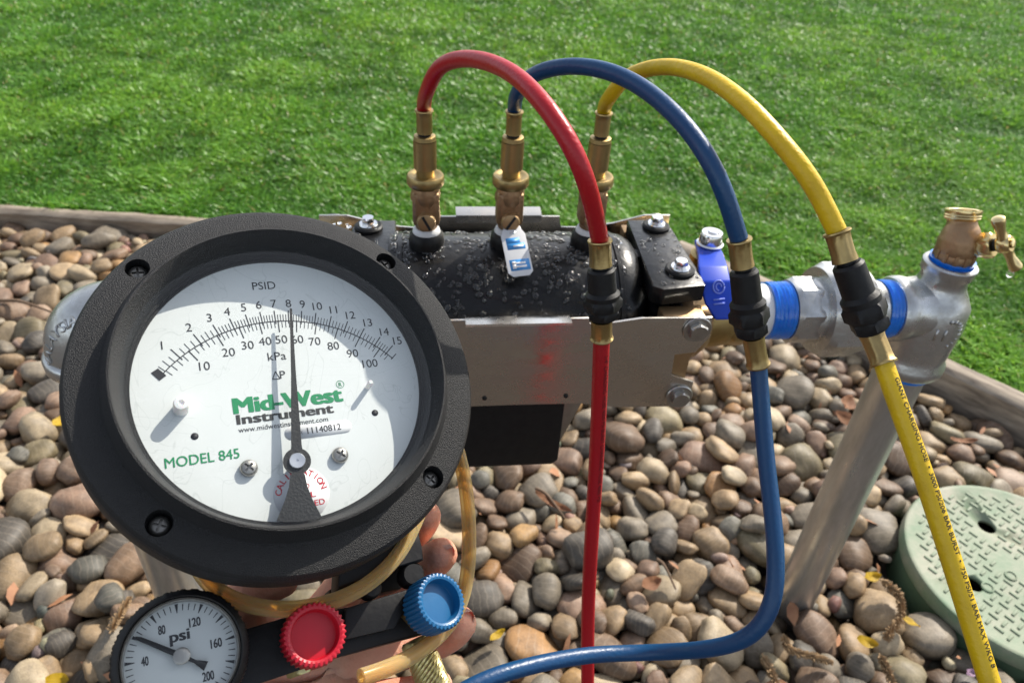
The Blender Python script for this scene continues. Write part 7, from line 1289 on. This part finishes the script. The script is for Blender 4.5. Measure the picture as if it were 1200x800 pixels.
-2034,11073,-226,-1,16,138,241,176,148,6,-1610,10861,-95,-16,-3,-160,221,193,109,6,-1281,11107,-142,-17,-8,-163,168,148,72,6,-5696,10250,-156,4,-18,98,162,117,86,5,-9934,9710,-159,3,-41,-178,110,103,70,1,-5437,10102,-93,4,10,-97,139,87,64,0,-3143,10544,-130,25,-8,-139,139,117,92,5,-8594,9083,-99,19,-2,-141,203,187,86,0,-8338,8915,-54,15,30,-115,177,158,68,0,-8183,8663,-81,-15,9,116,137,115,57,6,
-6570,8873,-127,-16,-38,-61,198,154,93,2,-5856,8560,-134,8,37,33,165,123,86,2,-2982,8944,-237,-15,-17,-55,242,163,122,4,-1880,9046,-144,37,10,-95,235,149,142,6,-2142,8625,-105,-40,43,80,158,134,70,5,-8809,7590,-191,-5,-30,97,253,211,112,5,-3745,8269,-210,-29,-30,-4,196,147,129,6,-2046,8453,-147,23,18,94,156,142,66,7,-7445,7595,-216,16,-18,-49,256,169,152,0,-3410,7689,-102,29,-20,4,203,165,78,4,
-3165,7649,-238,-10,-1,-125,238,200,117,1,-3476,7337,-219,-34,-2,34,273,184,153,4,5245,8350,-288,15,-17,105,118,105,72,5,-7009,6651,-22,-11,0,75,93,71,41,0,-1926,7118,-238,2,-9,-97,203,155,131,6,-8398,6581,-189,-9,3,64,185,161,85,5,-2635,6645,-246,13,-5,130,200,175,123,6,4630,7271,-271,28,16,-104,120,103,72,6,-7875,6072,-263,-7,3,-157,153,137,97,5,-7827,5943,-160,-31,32,-125,104,96,58,2,
-6440,5896,-64,-3,8,-35,194,159,97,7,-4920,6016,-128,15,14,-86,170,149,93,0,-7049,5976,-218,12,-12,-107,324,301,140,1,-7643,5411,-202,-15,-5,-43,238,219,152,7,-4316,5881,-277,-20,4,34,192,141,82,0,-1333,5918,-260,-2,-10,-155,221,199,106,6,-6835,5114,-258,-5,13,-171,237,165,93,3,3912,6085,-255,27,-28,-40,144,131,70,7,-1622,5704,-253,-26,-4,-148,188,121,111,1,-5902,4983,-267,16,15,-46,155,103,80,2,
-7192,4478,-112,38,22,104,158,121,94,3,-2971,4303,-177,-16,0,-169,150,99,70,5,-6584,3552,-227,-8,41,47,155,142,63,7,-3181,3714,-246,-26,3,-52,238,150,115,7,-3389,3745,-185,27,1,-48,189,140,84,5,2376,12093,-192,-14,-21,-66,324,241,125,5,1963,9742,-74,-4,37,91,212,148,131,7,2425,9741,-210,-30,-27,61,220,165,110,6,763,9139,-28,-6,-12,160,224,167,124,7,2000,8857,-54,0,-3,57,237,162,127,3,
2091,8271,-29,-2,-49,-128,160,151,96,7,25,7979,20,10,-11,72,155,102,95,4,630,7750,-112,11,16,-116,228,194,102,2,-537,7164,-230,-30,9,141,231,156,137,4,75,7317,-243,-10,-14,-46,196,160,115,0,-362,7001,-123,-31,-1,-154,125,91,51,5,5755,7667,-287,12,-7,-179,177,165,72,5,5811,7312,-256,20,-1,46,217,164,104,0,7867,6774,-244,14,3,15,237,188,113,0,-644,4696,-246,21,-26,52,183,162,96,0,
7371,4712,-270,11,13,2,184,119,88,0,7024,4497,-279,-11,-6,68,158,140,74,7,3930,3886,-134,-23,11,1,183,151,81,3,6091,4064,-112,27,-16,-76,145,108,63,6,6324,3935,-56,-7,13,-50,231,151,89,6,-11511,11786,-124,7,-21,-86,132,119,85,5,-11013,12004,-222,17,29,-141,210,132,95,0,-10651,11897,-173,-14,16,-46,238,152,116,5,-9922,11654,-219,10,27,-104,231,190,149,7,-11272,11250,-241,1,18,-109,194,172,111,2,
-11124,11404,-120,-11,22,66,110,94,66,6,-6542,11876,-125,10,3,-5,136,95,58,0,-5794,11849,-47,-4,-31,10,128,120,59,4,-4796,12247,-148,4,-24,-145,189,162,108,4,-4725,11949,-74,14,3,-93,179,131,84,6,-10930,11093,-257,3,-10,143,237,202,97,1,-10676,11316,-253,13,0,-175,171,130,110,5,-9950,11158,-185,7,13,166,118,102,78,0,-6450,11368,-146,-40,-20,-141,141,117,73,2,-4955,11685,-117,-21,5,82,190,160,76,4,
-4769,11578,-244,-10,19,-123,222,194,112,3,-1014,12060,-220,-13,-24,179,208,159,131,5,-4553,11445,-115,13,-21,-68,155,124,96,3,-1180,11793,-162,-17,5,-44,192,126,94,4,-10017,10367,-120,-23,21,-171,162,150,105,7,-6349,11165,-242,8,-19,-13,198,130,111,2,-4867,11079,-138,32,22,-167,151,98,66,5,-2627,11313,-169,3,23,-55,149,119,74,4,-1874,11579,-241,16,1,127,262,236,125,5,
-1084,11384,-145,44,-9,115,203,179,123,7,-5987,10787,-111,-7,11,-37,125,89,75,2,-4730,11082,-255,1,-8,-38,180,127,93,2,-4363,11003,-171,3,14,-89,152,136,58,7,-4177,11197,-240,-24,-16,39,203,138,126,1,-9584,10185,-253,10,-4,-129,205,184,114,6,-5573,10694,-262,2,18,-21,193,183,97,0,-4525,10883,-259,-15,-15,-139,167,142,99,6,-4130,10843,-144,2,-23,1,200,126,94,2,
-3098,11026,-259,4,-19,-135,180,157,100,0,-9888,9946,-235,17,9,-35,228,203,119,3,-5221,10477,-269,-1,13,114,189,117,81,2,-2371,10776,-237,-8,-9,-68,226,215,132,6,-9456,9669,-262,-12,-7,14,242,221,92,1,-7519,9924,-242,-5,23,150,199,124,115,7,-5593,10020,-170,-14,40,-93,120,95,69,7,-5166,10068,-248,6,11,-39,238,215,109,0,-5432,9879,-243,15,-19,14,194,144,110,3,-9623,9087,-96,24,19,-50,138,108,72,1,
-6410,9840,-286,6,-11,-72,172,117,67,4,-6392,9353,-251,25,-2,-62,188,141,113,0,-6216,9377,-167,12,-48,138,102,69,51,2,-9687,8543,-215,3,9,177,279,253,156,6,-5048,9021,-198,17,-9,29,290,209,157,3,-5874,8846,-122,-25,-41,-78,136,110,77,3,-8412,8464,-223,2,-16,-30,294,201,130,7,-6257,8504,-239,31,16,-173,208,153,129,7,-2584,8615,-8,-7,-19,-119,117,96,68,1,-2057,8780,-277,-14,-4,52,171,135,83,6,
-1403,8744,-156,-12,13,-166,205,178,78,1,-3545,8501,-234,-16,-21,68,199,187,127,7,-5896,8004,-187,17,41,-58,186,140,75,4,-3440,8136,-249,10,22,-107,200,146,91,0,-2326,8220,-186,28,11,64,129,113,64,1,-2088,8254,-234,15,-20,-121,200,130,124,2,-2518,8188,-262,11,21,173,151,124,98,1,-8185,7301,-264,29,-19,-64,134,103,69,6,-7979,7368,-275,11,1,140,162,132,77,4,-4844,7458,-128,5,26,-153,136,105,72,5,
-1451,7879,-266,16,23,-7,162,109,95,7,-7629,6847,-23,-13,10,-116,142,97,92,3,5393,8292,-256,-35,-37,-171,126,88,62,3,-7747,6728,-125,-22,8,-8,149,116,67,1,-4817,7097,-255,16,-5,108,214,180,99,4,-3427,7109,-111,-30,-27,95,116,92,75,0,-1841,7091,-67,-3,-30,-105,104,86,54,6,-1445,7199,-221,3,24,-133,238,221,140,4,-1338,7008,-122,-30,19,-112,103,83,53,1,-7812,6307,-210,-34,-9,95,117,92,64,7,
-7559,6143,-226,19,12,2,224,151,127,2,-4929,6556,-256,-4,12,21,237,186,100,0,-5005,6266,-257,10,8,176,206,128,104,5,-2427,6422,-254,26,2,-124,221,151,108,1,-2343,5984,-288,-28,9,79,113,99,71,0,-2372,5805,-258,19,37,121,112,97,63,3,-6203,5144,-261,19,6,-131,196,169,95,7,-7441,4865,-249,24,-29,-80,173,118,78,2,-3866,5182,-292,14,-7,130,152,142,62,0,-7295,4675,-285,2,-11,144,163,112,69,0,
-6404,4649,-141,-24,-20,-25,121,81,52,0,-2183,5020,-220,-8,-15,-158,218,171,134,7,-3359,4368,-150,64,49,-57,158,106,95,3,-2687,4264,-268,9,7,73,237,196,94,6,-3633,3985,-273,50,10,-159,116,85,73,6,-2218,4024,-284,-9,-14,74,169,158,69,7,1494,12204,-132,-13,9,66,185,149,116,4,2738,12148,-68,-14,-25,148,188,157,117,4,2256,10067,-234,-16,-21,-114,217,192,129,0,3025,10054,-72,16,0,-26,196,164,113,0,
1203,8996,-141,-15,0,105,176,136,72,3,2283,8963,-210,-3,19,122,297,272,139,2,1570,8367,-26,18,16,-71,197,164,117,0,2101,8464,5,-37,12,-168,112,85,45,0,2282,8529,-191,-12,19,52,280,223,167,4,5908,8795,-247,6,14,11,193,175,111,0,242,7837,-196,-3,34,-161,108,76,64,5,700,8012,-263,-22,9,2,211,171,89,3,-3902,6970,-88,-14,15,137,186,122,116,2,-3667,6951,-95,-14,18,-169,117,106,56,4,
542,7610,-288,-4,-9,-15,133,104,65,4,-324,7183,-101,21,-6,-40,107,75,57,2,549,7212,-158,-11,-3,54,131,87,53,4,4277,6398,-249,-22,-17,-157,170,144,95,3,7447,6120,-217,15,-5,14,249,207,157,6,7929,5956,-216,7,29,48,200,146,130,3,-3211,4765,-206,-11,-26,-125,238,177,154,2,8012,5304,-92,2,28,-125,152,141,87,3,-411,4573,-279,-25,-21,114,136,118,75,4,7824,4935,-56,-7,13,-50,231,151,89,6,
7232,4728,-291,-1,-3,-136,135,125,73,6,7576,4703,-129,-7,13,104,162,124,71,6,7315,4558,-269,15,4,26,195,161,83,3,7281,4480,-124,8,24,-74,151,143,81,1,-1726,3664,-294,-1,-6,-158,144,120,65,6,3955,4037,-273,6,-8,-22,172,148,81,0,7220,4118,-58,-12,-5,114,201,137,92,7,-2791,3550,-154,14,-20,179,135,110,57,5,-913,3780,-270,23,-3,-177,148,109,89,7,894,3813,-290,26,1,-47,114,95,73,1,
3167,3808,-134,-19,-19,-74,191,131,74,5,4692,3984,-243,-7,2,-124,176,143,112,0,6985,4169,-140,1,-26,-43,156,128,80,1,-11226,11981,-119,-24,-14,15,132,122,66,6,-10313,12081,-160,20,-11,66,156,113,84,0,-3400,12200,-197,-47,-53,172,189,134,82,5,-11074,11204,-99,-7,-31,-73,152,98,72,7,-11117,10823,-193,-19,-13,-9,277,179,170,4,-10056,10906,-180,5,-32,37,165,118,83,4,
-9506,10838,-201,-4,16,-99,299,197,160,0,-5529,11652,-145,-37,-5,155,114,71,63,5,-3784,12024,-239,-10,-16,-99,229,155,115,3,-3711,11777,-240,-52,-42,-154,156,126,68,7,-2397,12054,-245,-3,5,-124,224,147,108,1,-9740,10850,-241,-16,-51,-166,123,99,66,3,-9887,10975,-269,-1,-20,159,139,120,86,7,-6795,11115,-51,-36,24,131,117,84,56,4,-6125,11322,-267,-21,-3,-64,214,145,90,1,
-4907,11422,-145,-5,2,28,117,99,56,1,-1495,12030,-278,-17,1,-77,179,117,74,2,-1310,12092,-235,19,22,9,176,110,84,5,-9282,10612,-243,-21,-29,47,183,139,82,2,-3972,11511,-258,-21,-18,64,158,137,93,7,-3934,11280,-161,-37,27,139,157,103,61,0,-3560,11448,-263,23,26,-158,139,95,90,1,-2954,11661,-248,13,9,-78,203,156,105,4,-2708,11692,-297,5,-13,-108,113,103,55,4,
-2363,11415,-226,-17,15,-98,199,186,128,7,-1722,11656,-120,3,22,47,177,141,72,0,-5584,10932,-227,44,-11,150,142,98,70,4,-5330,11033,-274,11,-12,-112,195,167,88,5,-5119,11067,-174,10,18,103,166,119,74,3,-2795,11369,-282,8,3,-69,181,128,77,5,-1768,11170,-110,24,-5,-72,204,129,98,4,-1266,11543,-259,6,-18,24,190,145,93,2,-10422,10255,-266,25,9,179,141,130,88,3,-4899,10820,-144,-22,18,-71,129,120,63,2,
-2568,10868,-66,12,23,-68,163,151,74,7,-9256,9977,-119,17,23,60,200,144,99,5,-6798,10348,-183,-21,6,83,102,68,39,6,-5730,10530,-184,1,27,-111,109,100,62,2,-3068,10784,-207,-4,-23,40,130,109,67,7,-2868,10928,-244,-25,21,52,179,124,117,3,-8966,10163,-264,6,-11,-156,220,192,92,0,-7371,10194,-245,-10,-18,59,181,142,110,3,-7313,10011,-171,-53,62,-107,124,116,53,1,
-5598,10423,-248,-12,-36,-64,141,105,63,0,-5409,10404,-276,30,-30,163,109,79,67,6,-4951,10315,-285,-5,5,-67,198,141,77,6,-3023,10527,-261,-18,-17,50,204,192,88,4,-2013,10716,-199,22,31,119,126,110,48,0,-8651,9963,-251,-9,-8,-129,274,229,105,0,-8712,9518,-250,-16,11,-55,182,158,110,5,-7497,9658,-256,22,17,-158,215,140,104,7,-6158,9986,-282,11,16,-163,154,113,73,4,
-5635,9741,-166,-20,-9,172,167,111,92,3,-5198,9923,-154,44,-12,46,114,96,48,3,-8570,9339,-173,36,19,-140,106,94,53,4,-6112,9752,-257,12,8,156,177,152,110,6,-5135,9592,-142,12,18,-15,145,128,78,7,-6652,9426,-280,24,8,-125,134,120,78,4,-6185,9479,-278,-17,-18,76,160,106,75,4,-5116,9325,-98,-9,7,-143,184,129,70,6,-6668,9155,-236,-24,2,-131,215,172,124,7,-5993,9232,-235,15,-9,163,209,194,115,2,
-5327,9184,-211,-1,-40,60,97,92,62,0,-8500,8331,-35,-28,-2,-10,143,113,92,5,-7712,8739,-258,11,9,35,182,149,97,1,-6856,8874,-281,1,-19,-21,166,131,67,2,-5355,8797,-152,-26,26,-56,192,135,93,0,-6460,8595,-134,-26,31,-19,128,110,80,0,-5909,8726,-263,-14,-16,-161,199,137,93,7,-5721,8757,-196,33,-52,-150,81,69,33,6,-5608,8835,-275,-17,25,-125,120,100,65,7,-5537,8559,-241,-8,-7,-14,217,193,122,5,
-3114,8673,-124,34,31,-89,116,82,53,6,-2804,9146,-230,12,-20,113,229,153,127,4,-2188,9041,-161,23,8,-85,240,167,155,2,-3121,8732,-267,26,-14,3,148,100,91,4,-9073,8114,-264,-1,18,95,195,175,89,3,-3871,8534,-256,24,10,-143,215,169,101,7,-9136,7742,-274,8,-14,125,158,99,91,6,-7872,7906,-227,-7,7,-106,324,264,125,4,-8292,7912,-248,-33,16,-37,177,127,117,3,-7538,7867,-266,-27,18,-17,141,88,83,2,
-4781,8286,-224,5,-16,-31,260,174,143,5,-3957,8007,-218,19,-17,27,231,167,141,3,-2563,8385,-300,7,14,-113,127,106,51,0,-8360,7643,-244,-44,-13,-96,173,111,105,1,-4616,7927,-270,3,18,6,186,143,84,7,-3139,8226,-237,-8,16,-115,210,190,115,2,-2731,8134,-275,35,5,-92,157,112,64,0,6177,9035,-241,13,15,-38,223,179,96,3,-4518,7620,-53,20,-5,60,144,132,85,7,-2305,7954,-247,-10,-9,179,239,173,103,3,
-1409,8102,-194,-27,29,174,211,133,112,1,5488,8741,-278,-3,32,62,114,82,64,0,-8714,6721,-110,25,-4,-125,298,209,139,6,-7739,7138,-266,10,1,75,238,211,94,5,-1547,7589,-253,24,2,-104,212,165,100,5,-3528,7050,-237,21,46,27,150,111,87,4,-1437,7120,-37,-14,-9,-1,100,93,40,2,-3101,7267,-245,-14,-6,48,200,187,115,5,-2503,7256,-292,-7,1,132,170,123,66,5,-2148,7043,-212,-12,44,73,116,79,73,6,
-5213,6696,-253,-29,-19,-68,170,128,89,1,-4346,6525,-99,28,4,-132,134,104,85,6,-4379,6397,-259,22,-12,5,178,118,87,3,-4798,5968,-272,9,2,-120,191,145,91,6,-7343,5815,-313,31,0,-113,86,54,39,1,4159,6638,-274,-5,15,100,151,115,87,5,-7390,5621,-274,-5,9,141,175,135,90,6,-6566,5585,-261,-7,32,87,150,94,89,3,-1861,6000,-251,8,3,122,245,163,104,0,-7557,5099,-146,-10,-8,51,193,150,126,3,
-4291,5540,-300,15,-22,144,81,72,53,3,-3610,5345,-272,1,9,56,238,189,91,6,-6781,4837,-250,-1,19,0,162,120,103,2,-6429,4870,-251,13,9,173,205,185,101,3,-3516,5059,-190,-46,-11,29,164,135,80,0,-3433,4485,-273,50,10,-159,116,85,73,6,-3356,4164,-169,21,-35,130,148,111,95,5,-1382,4383,-277,-6,-16,17,150,141,82,5,-3904,4072,-227,-18,-21,28,266,195,107,0,-3647,4182,-259,-17,-5,-3,183,170,91,3,
-6125,3791,-269,-7,18,96,165,150,85,3,-3241,3992,-186,-4,14,107,153,103,61,4,-5979,3575,-267,15,-22,27,148,129,76,1,1955,11698,-3,-1,-17,-152,177,120,101,7,1917,10284,-243,-1,29,-142,187,145,79,6,4021,10490,-159,-11,14,122,154,142,75,1,4251,10284,-216,-18,48,-117,157,133,88,6,2593,10152,-118,4,17,-85,267,250,152,5,3868,10219,-184,-61,-46,23,170,118,105,6,1056,9667,-100,-15,-4,41,207,164,98,3,
2127,9634,-236,19,-15,-61,235,164,136,5,3096,10030,-264,15,-4,64,205,173,80,6,792,9349,-128,-12,-17,109,155,144,76,5,-4831,8625,-181,-9,-11,-171,265,165,123,6,893,8905,-135,-20,26,100,243,208,95,1,2165,9293,-205,4,-29,137,108,76,48,2,2671,9291,-198,-3,3,-176,103,71,59,7,2508,9219,-282,-6,19,136,130,113,71,2,5681,9624,-285,20,7,49,156,130,72,1,1757,8449,-142,-36,20,119,295,215,112,5,
2546,8675,-150,2,7,116,145,96,91,5,-3658,7552,-119,-18,28,-123,168,147,78,5,-4142,7289,-46,2,24,-97,163,131,100,2,192,8072,-298,-22,20,73,94,64,54,2,382,8088,-276,-26,8,-161,160,102,82,7,5527,8502,-263,-2,9,156,192,148,99,5,48,7763,-288,4,11,137,175,135,77,6,5587,8212,-273,-6,12,13,148,115,88,5,-3810,7173,-282,20,-17,-139,123,112,70,5,-651,7481,-153,-11,2,-148,227,210,138,1,
401,7438,-308,2,-10,20,115,74,50,6,5702,7770,-189,25,16,-172,132,91,58,1,-14,7052,-173,-20,34,115,134,105,57,1,194,7014,-229,0,-19,-5,227,165,127,4,-1237,6970,-265,7,17,-24,154,134,90,4,-872,7071,-273,7,18,-165,149,140,71,2,-1331,6744,-266,38,20,-113,144,92,59,0,5625,7451,-303,-17,8,161,127,102,50,3,-3297,6624,-279,-11,-7,-103,161,114,74,7,4391,7191,-228,-20,43,67,144,122,68,6,
-1945,6455,-267,-2,-15,-125,148,122,85,3,5680,7012,-276,13,11,52,144,134,75,2,4364,6657,-291,-16,4,-80,148,116,72,5,-3645,5873,-219,-4,-22,-124,238,195,141,0,-789,6071,-242,6,9,-24,193,134,126,6,7461,6712,-231,-12,12,-13,238,153,129,0,-2299,5622,-266,-2,18,145,164,122,89,1,-549,5550,-297,-4,30,77,91,73,56,7,-2421,5169,-252,21,11,-119,202,145,106,0,-1687,5304,-252,20,10,39,182,146,110,0,
7512,5785,-255,27,-28,-40,144,131,70,7,8013,5690,-240,10,29,-173,167,156,110,4,-992,4941,-297,-9,3,-82,140,102,57,0,7761,5386,-267,-12,2,-111,187,162,88,0,-2006,4719,-261,5,5,46,151,130,89,7,7713,5037,-112,20,5,-119,172,121,89,0,-2388,4223,-281,3,-5,146,132,93,74,2,3515,4358,-269,15,4,26,195,161,83,3,7029,4384,-131,4,-14,105,106,94,67,5,6895,4408,-261,4,0,0,149,121,87,2,
3590,4132,-287,-8,7,-30,116,84,72,5,-1497,3584,-243,24,10,18,176,141,111,2,-367,3687,-249,16,8,-6,178,114,103,2,1102,3725,-167,-6,0,139,110,87,68,4,3669,3846,-230,0,-19,-102,238,164,131,0,4409,3944,-249,6,20,105,228,151,94,4,
]
pebbles()
